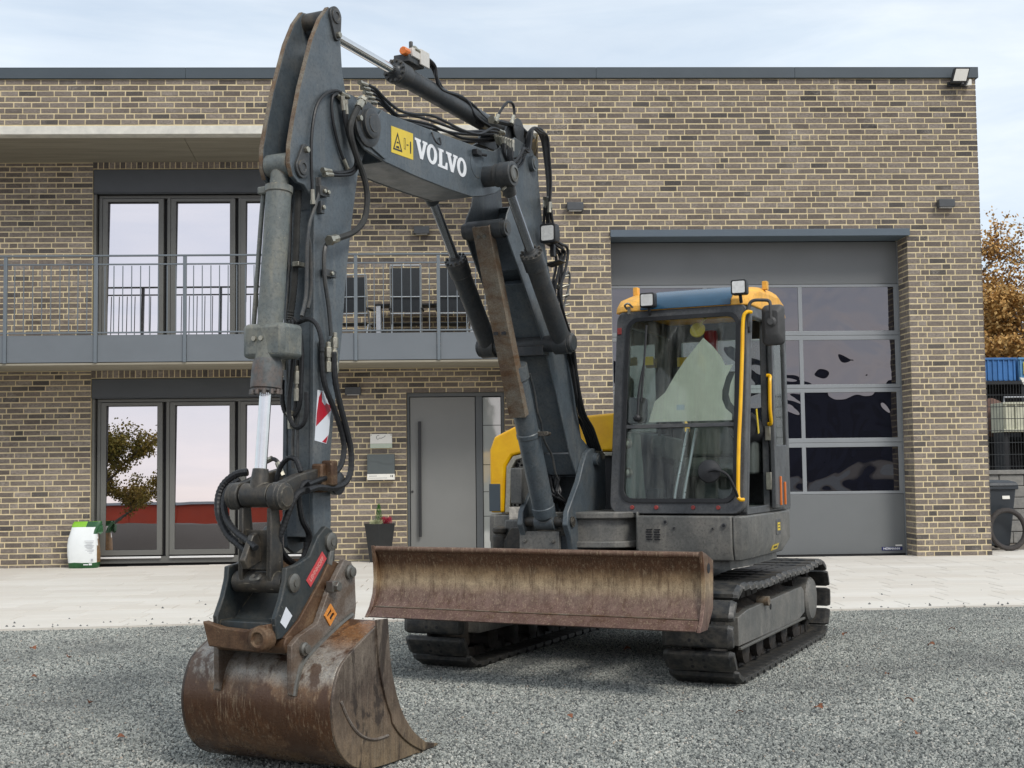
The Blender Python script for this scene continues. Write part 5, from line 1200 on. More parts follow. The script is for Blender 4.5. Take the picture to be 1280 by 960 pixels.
for z in (1.52, 1.32):
    q = MB(); q.lathe(P(CU0 + .09, .785, z), (.35, -1, .1), [(.032, 0), (.036, .006), (.03, .014), (.012, .02)], 16); part(q, 'air_vent', 'fitting', sp_, 0)
q = MB(); q.prism([(CU0 + .06, 1.062), (CU1 - .06, 1.062), (CU1 - .06, 1.08), (CU0 + .06, 1.08)], -.30, .80, fV); part(q, 'cab_floor', 'dark_interior', bevel=0)
q = MB(); q.box(P(.40, .62, 1.15), (.10, .10, .11)); q.box(P(.44, .64, 1.13), (.05, .05, .14)); q.box(P(.74, .66, 1.11), (.12, .14, .02)); q.box(P(.90, .66, 1.11), (.12, .14, .02)); part(q, 'pedal', 'black_plastic', bevel=0.006)
q = MB(); q.box(P(.565, -.22, 2.24), (.09, .08, .26)); part(q, 'fire_extinguisher', 'decal_red', bevel=0.02)
q = MB(); q.lathe(P(.72, .60, 2.29), (0, -1, .3), [(.05, -.008), (.055, 0), (.05, .01)], 20); q.tube([P(.72, .61, 2.29), P(.76, .62, 2.34), P(.80, .62, 2.38)], .006, 6); part(q, 'inside_mirror', 'decal_yellow', bevel=0)
q = MB(); q.box(P(.32, -.29, 2.15), (.09, .004, .07)); q.box(P(.255, .3, 2.12), (.07, .002, .06)); part(q, 'inside_sticker', 'decal_yellow', bevel=0)
q = MB()                                               # added pale cutout, stands in for the bright patch of light on the windscreen
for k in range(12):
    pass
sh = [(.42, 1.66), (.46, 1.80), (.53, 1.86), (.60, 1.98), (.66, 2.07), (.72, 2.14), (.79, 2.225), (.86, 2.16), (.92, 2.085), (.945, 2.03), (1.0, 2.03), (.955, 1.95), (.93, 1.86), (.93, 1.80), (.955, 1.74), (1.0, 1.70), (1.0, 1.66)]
q.prism(sh, -0.030, -0.026, fF); q.prism([(1.015, 1.98), (.985, 1.9), (.975, 1.83), (.99, 1.78), (1.015, 1.75)], -0.030, -0.026, fF); st = part(q, 'windscreen_glare', 'glare_cream', bevel=0)
q = MB(); q.box(P(.645, vf(1.755) - .022, 1.755), (.055, .004, .035)); part(q, 'paper_label', 'decal_white', st, 0)
q = MB(); q.lathe(P(.965, .35, 1.62), (0, -1, .15), [(.03, -.26), (.10, -.24), (.115, 0), (.10, .06), (.03, .08)], 20); q.mat(1); q.box(P(1.075, .42, 1.66), (.004, .03, .17), Matrix.Rotation(R(15), 3, 'X')); part(q, 'control_pod', ['black_plastic', 'decal_yellow'], bevel=0.0)

# ---- boom
HW = 0.145
q = MB()                                               # lower boom, box with fork at the top
outer = [(0.72, 1.33), (0.64, 1.40), (0.70, 1.49), (0.86, 1.56), (1.08, 2.15), (1.34, 2.60), (1.44, 2.85), (1.49, 3.10), (1.53, 3.30), (1.60, 3.405), (1.70, 3.42), (1.80, 3.36), (1.87, 3.20), (1.92, 3.02), (1.99, 2.93), (2.03, 2.84), (1.98, 2.77), (1.78, 2.54), (1.48, 2.18), (1.28, 1.86), (1.06, 1.44), (0.95, 1.30), (0.82, 1.28)]
for s in (1, -1): q.prism(outer, UC + s * (HW - 0.012), UC + s * HW, fU)
fw = [(1.02, 1.46), (1.25, 1.90), (1.46, 2.22), (1.72, 2.53), (1.68, 2.56), (1.42, 2.27), (1.21, 1.92), (0.98, 1.48)]
q.prism(fw, UC - HW + .011, UC + HW - .011, fU)
bk = [(0.88, 1.58), (1.095, 2.15), (1.355, 2.59), (1.46, 2.85), (1.51, 3.08), (1.54, 3.07), (1.49, 2.84), (1.385, 2.58), (1.13, 2.13), (.915, 1.57)]
q.prism(bk, UC - HW + .011, UC + HW - .011, fU)
q.prism([(0.70, 1.36), (0.86, 1.5), (1.0, 1.45), (.93, 1.31), (.8, 1.3)], UC - HW + .011, UC + HW - .011, fU)
q.prism([(1.55, 2.52), (1.75, 2.62), (1.62, 2.95), (1.52, 3.05)], UC - HW + .011, UC + HW - .011, fU)
lb = part(q, 'lower_boom', 'boom_paint', bevel=0.005)
pin(UC - HW - .03, UC + HW + .03, 1.63, 3.315, .05, 'boom_paint', 'knuckle_pin', lb)
pin(UC - HW - .005, UC + HW + .005, 2.0, 2.84, .05, 'boom_dark', 'cylinder_pin', lb)
q = MB(); q.cyl(P(UC - .33, 1.44, 2.165), P(UC + .33, 1.44, 2.165), .055, n=20); q.span(P(UC - HW - .005, 1.50, 2.09), P(UC + HW + .005, 1.40, 2.15)); part(q, 'cylinder_bracket', 'boom_dark', lb, 0.003)
for s in (1, -1):
    q = MB(); q.lathe(P(UC + s * .325, 1.44, 2.165), (s, 0, 0), [(.062, -.02), (.062, .012), (.05, .022), (.022, .024)], 20); part(q, 'pin_cap', 'boom_dark', lb, 0)

q = MB()                                               # front boom
fo = [(3.60, 3.22), (3.68, 3.19), (3.715, 3.11), (3.68, 3.02), (3.62, 2.975), (3.42, 2.95), (3.10, 2.938), (2.75, 2.938), (2.45, 2.948), (2.30, 2.98), (2.16, 3.02), (1.80, 3.18), (1.62, 3.21), (1.53, 3.27), (1.53, 3.36), (1.60, 3.42), (1.85, 3.44), (2.05, 3.34), (2.15, 3.285), (2.34, 3.265), (2.92, 3.235), (3.35, 3.215)]
for s in (1, -1): q.prism(fo, UC + s * (HW - .02), UC + s * (HW - .006), fU)
q.prism([(3.42, 2.953), (3.10, 2.941), (2.75, 2.941), (2.45, 2.951), (2.30, 2.983), (2.30, 3.0), (2.45, 2.97), (2.75, 2.96), (3.10, 2.96), (3.42, 2.972)], UC - HW + .019, UC + HW - .019, fU)
q.prism([(3.38, 3.21), (2.92, 3.232), (2.34, 3.262), (2.15, 3.28), (2.15, 3.26), (2.34, 3.24), (2.92, 3.21), (3.38, 3.19)], UC - HW + .019, UC + HW - .019, fU)
q.span(P(UC - HW + .019, 3.42, 2.96), P(UC + HW - .019, 3.40, 3.205))
fb = part(q, 'front_boom', 'boom_paint', bevel=0.005)
q = MB(); q.prism([(3.66, 3.02), (3.44, 2.96), (3.42, 2.97), (3.42, 3.20), (3.46, 3.215)], UC + HW - .0055, UC + HW + .004, fU); part(q, 'nose_plate', 'boom_paint', fb, 0.003)
q = MB(); q.cyl(P(UC - .33, 2.28, 3.10), P(UC + .33, 2.28, 3.10), .062, n=22); q.cyl(P(UC + .245, 2.28, 3.10), P(UC + .33, 2.28, 3.10), .075, n=22); q.cyl(P(UC - .245, 2.28, 3.10), P(UC - .33, 2.28, 3.10), .075, n=22); part(q, 'cross_tube', 'boom_dark', fb, 0.004)
q = MB(); q.lathe(P(UC + .33, 2.28, 3.10), (1, 0, 0), [(.05, -.005), (.05, .008), (.035, .012), (.035, .006), (.01, .006)], 18); part(q, 'pin_cap', 'pin_steel', fb, 0)
for s in (1, -1):
    q = MB(); q.lathe(P(UC + s * (HW - .006), 3.60, 3.105), (s, 0, 0), [(.115, -.004), (.115, .012), (.10, .018), (.075, .018), (.075, .04), (.06, .046), (.045, .046), (.045, .05), (.01, .052)], 28); part(q, 'pivot_boss', 'boom_dark', fb, 0)
    q = MB(); q.cyl(P(UC + s * (HW + .01), 3.70, 3.11), P(UC + s * (HW + .03), 3.70, 3.11), .014, n=6); part(q, 'lock_bolt', 'fitting', fb, 0)
q = MB(); q.lathe(P(UC + HW - .008, 2.38, 3.16), (1, 0, 0), [(.085, 0), (.085, .004), (.07, .006), (.01, .006)], 24); part(q, 'weld_disc', 'boom_paint', fb, 0)
# bracket for the stick cylinder
q = MB()
for s in (1, -1): q.prism([(1.55, 3.42), (1.95, 3.40), (1.86, 3.52), (1.76, 3.575), (1.66, 3.56), (1.58, 3.5)], UC + s * .075, UC + s * .095, fU)
part(q, 'stick_cylinder_bracket', 'boom_dark', fb, 0.004)
pin(UC - .115, UC + .115, 1.76, 3.51, .04, 'boom_dark', 'pin', fb)
q = MB(); q.cyl(P(UC + .115, 1.76, 3.51), P(UC + .125, 1.76, 3.51), .075, n=24); part(q, 'pin_cap', 'boom_dark', fb, 0.003)
FU = UC + HW - .006
# lettering and warning label on the boom side
def letter(poly, v0, z0, w, h, hole=None):
    q = MB(); tr = lambda p: (v0 - p[0] * w, z0 + p[1] * h)
    if hole: ring(q, [tr(p) for p in poly], [tr(p) for p in hole], FU + .0005, FU + .0025, fU)
    else: q.prism([tr(p) for p in poly], FU + .0005, FU + .0025, fU)
    q.build('letter', 'white_print', fb, angle=0)
Vp = [(0, 1), (.47, 1), (.47, .87), (.39, .87), (.55, .33), (.70, .87), (.62, .87), (.62, 1), (1, 1), (1, .87), (.92, .87), (.63, 0), (.41, 0), (.09, .87), (0, .87)]
Op = [(.5 + .5 * math.cos(R(15 * k)), .5 + .53 * math.sin(R(15 * k))) for k in range(24)]
Oi = [(.5 + .215 * math.cos(R(15 * k)), .5 + .36 * math.sin(R(15 * k))) for k in range(24)]
Lp = [(0, 1), (.56, 1), (.56, .87), (.42, .87), (.42, .14), (.72, .14), (.80, .38), (.95, .38), (.95, 0), (0, 0), (0, .13), (.12, .13), (.12, .87), (0, .87)]
zb_, hh = 3.045, .105
letter(Vp, 3.115, zb_, .135, hh); letter(Op, 2.985, zb_, .115, hh, Oi); letter(Lp, 2.86, zb_, .115, hh); letter(Vp, 2.765, zb_, .135, hh); letter(Op, 2.635, zb_, .115, hh, Oi)
q = MB(); q.prism([(3.36, 3.015), (3.135, 3.022), (3.135, 3.165), (3.36, 3.155)], FU + .0005, FU + .002, fU); wl_ = part(q, 'warning_label', 'decal_yellow', fb, 0)
q = MB(); ring(q, [(3.345, 3.035), (3.25, 3.038), (3.297, 3.135)], [(3.331, 3.044), (3.264, 3.046), (3.297, 3.116)], FU + .0021, FU + .003, fU); q.prism([(3.315, 3.05), (3.28, 3.05), (3.285, 3.062), (3.31, 3.06)], FU + .0021, FU + .003, fU); q.prism([(3.308, 3.075), (3.286, 3.077), (3.29, 3.085), (3.304, 3.084)], FU + .0021, FU + .003, fU)
q.prism([(3.168, 3.05), (3.158, 3.05), (3.156, 3.09), (3.158, 3.115), (3.168, 3.115), (3.17, 3.09)], FU + .0021, FU + .003, fU); q.prism([(3.205, 3.085), (3.185, 3.088), (3.185, 3.094), (3.205, 3.091)], FU + .0021, FU + .003, fU)
ring(q, [(3.232, 3.06), (3.215, 3.06), (3.215, 3.12), (3.232, 3.12)], [(3.229, 3.063), (3.218, 3.063), (3.218, 3.117), (3.229, 3.117)], FU + .0021, FU + .0027, fU); part(q, 'pictogram', 'black_print', wl_, 0)
# grab loop and hose clamp block on the boom side
q = MB(); q.tube([P(FU + .004, 2.93, 3.22), P(FU + .02, 2.92, 3.17), P(FU + .02, 2.86, 3.165), P(FU + .004, 2.84, 3.21)], .005, 6); part(q, 'wire_loop', 'rubber', fb, 0)
q = MB(); q.box(P(FU + .02, 2.42, 3.215), (.035, .06, .035)); q.cyl(P(FU + .02, 2.39, 3.215), P(FU + .02, 2.30, 3.225), .01, n=8); part(q, 'plug_socket', 'rubber', fb, 0.004)

# ---- stick
q = MB()
stick_o = [(3.86, 3.635), (3.93, 3.555), (4.0, 3.43), (4.05, 3.30), (4.10, 3.17), (4.15, 3.0), (4.18, 2.88), (4.185, 2.79), (4.16, 2.735), (4.12, 2.712), (4.07, 2.71), (4.02, 2.675), (3.99, 2.62), (3.99, 2.46), (3.995, 1.70), (4.005, 1.20), (3.99, 1.0), (3.93, .965), (3.86, .99), (3.85, 1.15), (3.86, 1.39), (3.83, 1.59), (3.79, 1.81), (3.75, 2.03), (3.71, 2.33), (3.66, 2.59), (3.60, 2.85), (3.53, 2.99), (3.49, 3.09), (3.52, 3.20), (3.62, 3.25), (3.71, 3.25), (3.74, 3.345), (3.755, 3.5), (3.76, 3.60), (3.80, 3.645)]
SW = .088
for s in (1, -1): q.prism(stick_o, UC + s * (SW - .022), UC + s * SW, fU)
q.prism([(3.985, 2.60), (3.988, 1.70), (3.998, 1.05), (3.978, 1.05), (3.968, 1.70), (3.965, 2.62)], UC - SW + .021, UC + SW - .021, fU)
q.prism([(3.862, 1.02), (3.872, 1.39), (3.842, 1.59), (3.802, 1.81), (3.762, 2.03), (3.722, 2.33), (3.672, 2.59), (3.612, 2.85), (3.635, 2.86), (3.69, 2.6), (3.745, 2.33), (3.785, 2.03), (3.825, 1.81), (3.865, 1.59), (3.895, 1.39), (3.885, 1.02)], UC - SW + .021, UC + SW - .021, fU)
q.prism([(3.80, 3.44), (3.86, 3.3), (3.95, 3.05), (3.99, 2.75), (3.965, 2.60), (3.945, 2.62), (3.965, 2.75), (3.925, 3.05), (3.835, 3.3), (3.775, 3.44)], UC - SW + .021, UC + SW - .021, fU)
stick = part(q, 'stick', 'boom_paint', bevel=0.004)
q = MB(); e = stick_o[:9]
for s in (1, -1):                                      # worn leading edges of the head plates
    q.prism(e + [(v - .004, z - .003) for v, z in e[::-1]], UC + s * (SW - .0215), UC + s * (SW - .0005), lambda v, z, t: (t, -(v + .0035), z))
part(q, 'worn_edge', 'guard_rust', stick, 0)
q = MB(); q.cyl(P(UC - SW + .02, 3.82, 3.585), P(UC + SW - .02, 3.82, 3.585), .052, n=22); part(q, 'head_tube', 'cast', stick, 0)
def oval_cap(v, z, v2, z2, name='pin_retainer'):
    q = MB(); a = math.atan2(z2 - z, v2 - v); pts = []
    for k in range(13): t = a + math.pi / 2 + math.pi * k / 12; pts.append((v + .05 * math.cos(t), z + .05 * math.sin(t)))
    for k in range(9): t = a - math.pi / 2 + math.pi * k / 8; pts.append((v2 + .028 * math.cos(t), z2 + .028 * math.sin(t)))
    q.prism(pts, UC + SW - .001, UC + SW + .014, fU); q.lathe(P(UC + SW + .014, v, z), (1, 0, 0), [(.036, -.002), (.036, .006), (.02, .008), (.02, .003), (.008, .003)], 18); q.mat(1); q.cyl(P(UC + SW + .013, v2, z2), P(UC + SW + .03, v2, z2), .016, n=6)
    part(q, name, ['boom_dark', 'fitting'], stick, 0.002)
oval_cap(3.815, 3.60, 3.80, 3.51); oval_cap(4.10, 2.785, 4.075, 2.875)
q = MB(); q.prism([(3.965, 1.745), (3.885, 1.74), (3.85, 1.675), (3.872, 1.54), (3.893, 1.49), (3.99, 1.505)], UC + SW + .0005, UC + SW + .002, fU)
wm = part(q, 'warning_marker', 'decal_white', stick, 0)
q = MB(); q.prism([(3.955, 1.712), (3.93, 1.74), (3.93, 1.69), (3.905, 1.672), (3.895, 1.685), (3.862, 1.675), (3.856, 1.65), (3.98, 1.572), (3.974, 1.63)], UC + SW + .0021, UC + SW + .003, fU); q.prism([(3.93, 1.499), (3.896, 1.4935), (3.88, 1.53)], UC + SW + .0021, UC + SW + .003, fU); part(q, 'marker_stripe', 'decal_red', wm, 0)
for (v, z, w, h) in ((3.945, 2.70, .06, .05), (3.915, 2.70, .04, .035), (3.885, 2.31, .09, .035), (3.90, 1.90, .06, .04), (3.955, 2.62, .03, .06)):
    q = MB(); q.box(P(UC + SW + .014, v, z), (.028, w, h)); q.mat(1); q.cyl(P(UC + SW + .028, v, z), P(UC + SW + .04, v, z), .012, n=6); part(q, 'hose_clamp', ['boom_dark', 'fitting'], stick, 0.003)
for (v, z) in ((3.87, 1.98), (3.875, 1.92), (3.865, 1.86), (3.925, 1.93), (3.925, 1.86)):
    q = MB(); q.cyl(P(UC + SW + .035, v, z - .03), P(UC + SW + .035, v, z + .02), .019, n=6); q.cyl(P(UC + SW + .035, v, z + .02), P(UC + SW + .035, v, z + .045), .013, n=10); q.box(P(UC + SW + .03, v, z), (.03, .03, .025)); part(q, 'hose_fitting', 'fitting', stick, 0.002)
for (u, z) in ((-.26, 2.34), (-.16, 2.34), (-.18, 1.93), (-.20, 1.63), (-.25, 2.0)):
    q = MB(); q.box(P(u, 4.03, z), (.035, .06, .022)); part(q, 'pipe_clip', 'fitting', stick, 0.002)
for (u, z) in ((-.245, 1.93), (-.235, 1.87), (-.155, 1.80), (-.155, 1.72), (-.19, 1.59)):
    q = MB(); q.cyl(P(u, 4.055, z - .03), P(u, 4.055, z + .03), .016, n=6); q.cyl(P(u, 4.055, z + .03), P(u, 4.055, z + .055), .011, n=8); part(q, 'hose_fitting', 'fitting', stick, 0.001)

# ---- hydraulic cylinders
def cylinder(name, base, rod, r, rr, split, gland=1.18, mats=('boom_dark', 'chrome_dark'), eye=.05, ew=.10, bolts=12):
    a, b = Vector(base), Vector(rod); d = (b - a).normalized(); L = (b - a).length; g = a + d * L * split
    q = MB(); q.lathe(a, d, [(r * .6, 0), (r, .03), (r, L * split - .12), (r * gland * .96, L * split - .115), (r * gland * .96, L * split - .02)], 22)
    q.cyl(a - Vector((ew / 2, 0, 0)), a + Vector((ew / 2, 0, 0)), eye * 1.25, n=20)
    c = q.build(name, mats[0], ex)
    q = MB(); q.cyl(g - d * .03, b - d * eye, rr, n=18); q.build('piston_rod', mats[1], c)
    q = MB(); q.cyl(b - Vector((ew / 2, 0, 0)), b + Vector((ew / 2, 0, 0)), eye * 1.2, n=20); q.cyl(b - d * eye * 2.4, b - d * eye * .5, rr * 1.35, rr * 1.7, n=14); q.build('rod_eye', mats[0], c, bevel=.003)
    q = MB(); q.lathe(g - d * .03, d, [(r * .5, -.005), (r * gland, -.004), (r * gland, .022), (r * .85, .026), (rr * 1.25, .036), (rr * 1.05, .05)], 22)
    o1_ = d.orthogonal().normalized(); o2_ = d.cross(o1_)
    for k in range(bolts):
        t = 2 * math.pi * k / bolts; c0 = g - d * .008 + (o1_ * math.cos(t) + o2_ * math.sin(t)) * r * 1.02; q.cyl(c0, c0 + d * .016, r * .14, n=8); q.cyl(c0 + d * .010, c0 + d * .017, r * .07, n=6)
    q.build('gland', mats[0], c)
    return c
for s in (1, -1):
    uu = UC + s * .265
    cylinder('boom_adjust_cylinder', P(uu, 1.44, 2.165), P(uu, 2.28, 3.10), .062, .029, .56, ew=.10, eye=.058)
    q = MB(); q.cyl(P(uu + .02, 2.30, 3.02), P(uu + .02, 2.335, 3.0), .008, n=8); part(q, 'grease_nipple', 'fitting', bevel=0)
cylinder('stick_cylinder', P(UC, 1.76, 3.51), P(UC, 3.80, 3.56), .056, .027, .655, 1.22, ('boom_dark', 'chrome'), .042, .12)
q = MB(); q.box(P(UC + .0, 2.93, 3.635), (.10, .17, .045)); q.mat(1); q.box(P(UC + .035, 2.93, 3.67), (.05, .12, .05)); q.box(P(UC + .06, 2.86, 3.665), (.012, .1, .09)); q.mat(2); q.cyl(P(UC + .03, 3.0, 3.665), P(UC + .03, 3.05, 3.665), .024, n=8); q.mat(0); q.cyl(P(UC + .03, 2.96, 3.69), P(UC + .03, 2.96, 3.74), .012, n=8); part(q, 'check_valve', ['boom_dark', 'valve_white', 'lamp_orange'], bevel=0.004)
# lift cylinder with rusty guard
la, lbv = P(UC, 1.15, 1.0), P(UC, 1.995, 2.84); dl = (lbv - la).normalized()
q = MB(); q.lathe(la, dl, [(.05, .02), (.075, .05), (.078, .09), (.078, .115), (.074, .12), (.074, .62), (.079, .625), (.079, .65), (.074, .655), (.074, 1.02), (.085, 1.03), (.085, 1.12)], 24); q.cyl(la - Vector((.07, 0, 0)), la + Vector((.07, 0, 0)), .055, n=20)
lc = part(q, 'lift_cylinder', 'boom_paint', bevel=0)
q = MB(); q.cyl(la + dl * 1.1, lbv, .04, n=16); part(q, 'piston_rod', 'chrome_dark', lc, 0)
q = MB(); q.cyl(lbv - Vector((.12, 0, 0)), lbv + Vector((.12, 0, 0)), .06, n=20); part(q, 'rod_eye', 'boom_dark', lc, 0)
nrm = Vector((0, -dl.z, dl.y)) if True else None        # forward-up normal of the cylinder
nrm = Vector((0, dl.z, -dl.y)); nrm = -nrm if nrm.y > 0 else nrm
q = MB(); g0 = la + dl * .80 + nrm * .105; g1 = lbv + dl * .04 + nrm * .075; w = .058
q.add([g0 + Vector((-w, 0, 0)), g0 + Vector((w, 0, 0)), g1 + Vector((w, 0, 0)), g1 + Vector((-w, 0, 0)), g0 + Vector((-w, 0, 0)) - nrm * .012, g0 + Vector((w, 0, 0)) - nrm * .012, g1 + Vector((w, 0, 0)) - nrm * .012, g1 + Vector((-w, 0, 0)) - nrm * .012], [(0, 1, 2, 3), (4, 7, 6, 5), (0, 4, 5, 1), (1, 5, 6, 2), (2, 6, 7, 3), (3, 7, 4, 0)])
for sx in (-1, 1):
    a0, a1 = g0 + Vector((sx * (w - .006), 0, 0)), g1 + Vector((sx * (w - .006), 0, 0)); hx = Vector((.005, 0, 0))
    q.add([a0 - hx - nrm * .0115, a0 + hx - nrm * .0115, a1 + hx - nrm * .0115, a1 - hx - nrm * .0115, a0 - hx - nrm * .085, a0 + hx - nrm * .085, a1 + hx - nrm * .07, a1 - hx - nrm * .07], [(0, 1, 2, 3), (4, 7, 6, 5), (0, 4, 5, 1), (1, 5, 6, 2), (2, 6, 7, 3), (3, 7, 4, 0)])
gp = part(q, 'rod_guard', 'guard_rust', lc, 0.003)
q = MB(); gt = g1 - dl * .06
for sx in (-.02, .02): q.cyl(gt + Vector((sx, 0, 0)) + nrm * .0, gt + Vector((sx, 0, 0)) + nrm * .01, .011, n=6)
q.mat(1); q.cyl(gt - dl * .09 + nrm * .0005, gt - dl * .09 + nrm * .0015, .015, n=12)
for sx in (-.028, .028): q.box(g0 + dl * .58 + Vector((sx, 0, 0)) + nrm * .002, (.03, .006, .02))
part(q, 'guard_bolt', ['pin_steel', 'rubber_seal'], gp, 0)
q = MB(); q.box(la + dl * .64 + Vector((.09, 0, 0)), (.10, .03, .03)); q.cyl(la + dl * .64 + Vector((.14, -.02, 0)), la + dl * .64 + Vector((.14, .03, 0)), .013, n=8); part(q, 'pipe_clamp', 'cast', lc, 0.003)
# bucket cylinder
ba, bb = P(UC, 4.135, 2.80), P(UC, 4.30, 1.255); db = (bb - ba).normalized()
q = MB(); q.cyl(ba - Vector((.062, 0, 0)), ba + Vector((.062, 0, 0)), .055, n=20); q.lathe(ba, db, [(.04, .0), (.045, .05), (.045, .10), (.066, .105), (.066, .135), (.060, .14), (.060, 1.02)], 22)
bc = part(q, 'bucket_cylinder', 'cylinder_paint', bevel=0)
q = MB(); q.box(ba + db * .12 + Vector((-.065, -.01, 0)), (.07, .05, .035)); part(q, 'port_block', 'cylinder_paint', bc, 0.006)
rb = Matrix(((1, 0, 0), (0, -db.z, db.y * -1), (0, db.y * -1 * -1, -db.z)))
q = MB(); cc = ba + db * .845
q.box(cc + Vector((.0, 0.03, 0)), (.225, .17, .16)); part(q, 'guard_block', 'cylinder_paint', bc, 0.022, seg=2)
q = MB(); 
for sx in (-.02, .02): q.cyl(cc + Vector((sx - .02, -.05, 0.01)), cc + Vector((sx - .02, -.066, 0.01)), .012, n=8)
part(q, 'guard_bolt', 'fitting', bc, 0)
q = MB(); q.lathe(ba + db * .93, db, [(.06, 0), (.068, .02), (.072, .06), (.072, .135), (.064, .14), (.064, .15), (.04, .155)], 24)
gc = ba + db * 1.07
for k in range(12):
    t = 2 * math.pi * k / 12; q.cyl(gc + Vector((.066 * math.cos(t), .066 * math.sin(t), 0)), gc + Vector((.066 * math.cos(t), .066 * math.sin(t), 0)) + db * .022, .010, n=6)
part(q, 'gland', 'cylinder_rust', bc, 0)
q = MB(); q.cyl(ba + db * 1.05, bb - db * .06, .028, n=20); part(q, 'piston_rod', 'chrome', bc, 0)
q = MB(); q.cyl(bb - Vector((.075, 0, 0)), bb + Vector((.075, 0, 0)), .055, n=22); q.cyl(bb - db * .12, bb, .036, .05, n=16); part(q, 'rod_eye', 'cast', bc, 0.002)
q = MB(); q.tube([ba + db * .12 + Vector((-.085, -.0, 0)), ba + db * .2 + Vector((-.09, .0, 0)), ba + db * .5 + Vector((-.10, .01, 0)), ba + db * .84 + Vector((-.105, .015, 0))], .0115, 8); part(q, 'oil_pipe', 'cylinder_paint', bc, 0)

# ---- linkage, quick coupler, bucket
for s in (1, -1):
    uu = UC + s * .105
    q = MB(); pts = arc(4.30, 1.25, .065, -70, 100, 8) + [(4.18, 1.345), (4.0, 1.375), (3.88, 1.365)] + arc(3.855, 1.30, .06, 80, 250, 7) + [(3.95, 1.275), (4.1, 1.27), (4.22, 1.225)]
    q.prism(pts, uu - .022, uu + .022, fU); rk = part(q, 'rocker_link', 'cast', bevel=0.006)
    q = MB(); q.lathe(P(uu + s * .02, 4.30, 1.25), (s, 0, 0), [(.062, -.002), (.062, .02), (.045, .028), (.045, .032), (.02, .034)], 22); part(q, 'pin_cap', 'cast', rk, 0)
    q = MB(); q.lathe(P(uu + s * .02, 3.855, 1.30), (s, 0, 0), [(.055, -.002), (.055, .012), (.03, .02)], 20); part(q, 'pin_cap', 'boom_dark', rk, 0)
q = MB(); q.span(P(UC + .09, 4.02, 1.395), P(UC + .15, 3.96, 1.26)); q.span(P(UC + .12, 3.985, 1.41), P(UC + .185, 3.935, 1.29)); part(q, 'hose_saddle', 'crossbar_rust', bevel=0.01)
q = MB()
for s in (1, -1): q.prism([(4.33, 1.20), (4.27, 1.20), (4.24, .98), (4.235, .86), (4.31, .83), (4.335, .90)], UC + s * .065, UC + s * .09, fU)
q.prism([(4.31, 1.10), (4.29, 1.10), (4.28, .92), (4.30, .92)], UC - .066, UC + .066, fU); q.cyl(P(UC - .135, 4.28, .865), P(UC + .135, 4.28, .865), .048, n=22)
hl_ = part(q, 'tipping_link', 'cast', bevel=0.004)
q = MB(); q.prism([(4.36, 1.08), (4.33, 1.09), (4.30, 1.04), (4.30, .96), (4.40, .93), (4.425, .97)], UC - .015, UC + .015, fU); part(q, 'lifting_eye', 'cast', hl_, 0.005)
q = MB(); q.tube([P(UC + .0, 4.335, .90), P(UC + .0, 4.36, .885), P(UC + .035, 4.36, .885), P(UC + .035, 4.335, .90)], .008, 6); part(q, 'eye_staple', 'pin_steel', hl_, 0)

cp = [(4.33, .935), (4.25, .945), (4.15, .975), (4.085, 1.06), (4.02, 1.105), (3.965, 1.085), (3.945, .98), (3.945, .935), (4.05, .855), (4.24, .68), (4.32, .63), (4.40, .63), (4.41, .72), (4.365, .80), (4.335, .88)]
q = MB()
for s in (1, -1): q.prism(cp, UC + s * .145, UC + s * .172, fU)
q.prism([(4.30, .66), (4.05, .84), (3.99, .90), (4.01, .92), (4.07, .865), (4.31, .685)], UC - .146, UC + .146, fU)
q.prism([(4.39, .62), (4.25, .64), (4.25, .70), (4.39, .70)], UC - .146, UC + .146, fU)
cpl = part(q, 'quick_coupler', 'coupler_paint', bevel=0.005)
for (v, z, r) in ((4.28, .865, .042), (3.985, 1.03, .045)):
    for s in (1, -1):
        q = MB(); q.lathe(P(UC + s * .171, v, z), (s, 0, 0), [(r, -.002), (r, .012), (r * .7, .018), (r * .4, .018), (r * .4, .022), (.004, .022)], 18); part(q, 'pin_cap', 'pin_steel', cpl, 0)
q = MB(); q.prism([(3.97, .99), (4.0, .99), (4.02, .93), (3.99, .92)], UC + .172, UC + .186, fU); part(q, 'pin_lock', 'body_grey', cpl, 0.003)
q = MB()
cb = [(UC - .205, .70), (UC - .10, .675), (UC + .03, .668), (UC + .10, .69), (UC + .15, .70), (UC + .16, .60), (UC + .1, .575), (UC - .17, .59)]
q.prism(cb, 4.395, 4.44, fV); q.lathe(P(UC + .115, 4.44, .635), (0, -1, 0), [(.05, -.05), (.06, -.01), (.055, .02), (.03, .03), (.03, .018), (.012, .018)], 16); q.cyl(P(UC - .19, 4.33, .60), P(UC + .19, 4.33, .60), .04, n=18)
part(q, 'coupler_hook', 'crossbar_rust', cpl, 0.008)
LUu = UC + .1725
q = MB(); q.prism([(4.054, .990), (4.018, .955), (4.148, .835), (4.182, .868)], LUu, LUu + .002, fU); rl = part(q, 'red_label', 'label_red', cpl, 0)
me = text_mesh('label_lettering', 'LEHNHOFF', 0.036, 'label_pale', 0.0004, 0.0006)
o = bpy.data.objects.new('label_lettering', me)
xa = Vector((0, .741, .671)).normalized(); za = Vector((1, 0, 0)); ya = za.cross(xa)
o.matrix_local = Matrix(((xa.x, ya.x, za.x, LUu + .0026), (xa.y, ya.y, za.y, -4.1005), (xa.z, ya.z, za.z, .912), (0, 0, 0, 1)))
link(o, rl); o.scale = (.80, .8, 1)
q = MB(); q.prism([(4.335, .765), (4.29, .722), (4.34, .672), (4.378, .702)], LUu, LUu + .002, fU); part(q, 'type_plate', 'decal_white', cpl, 0)

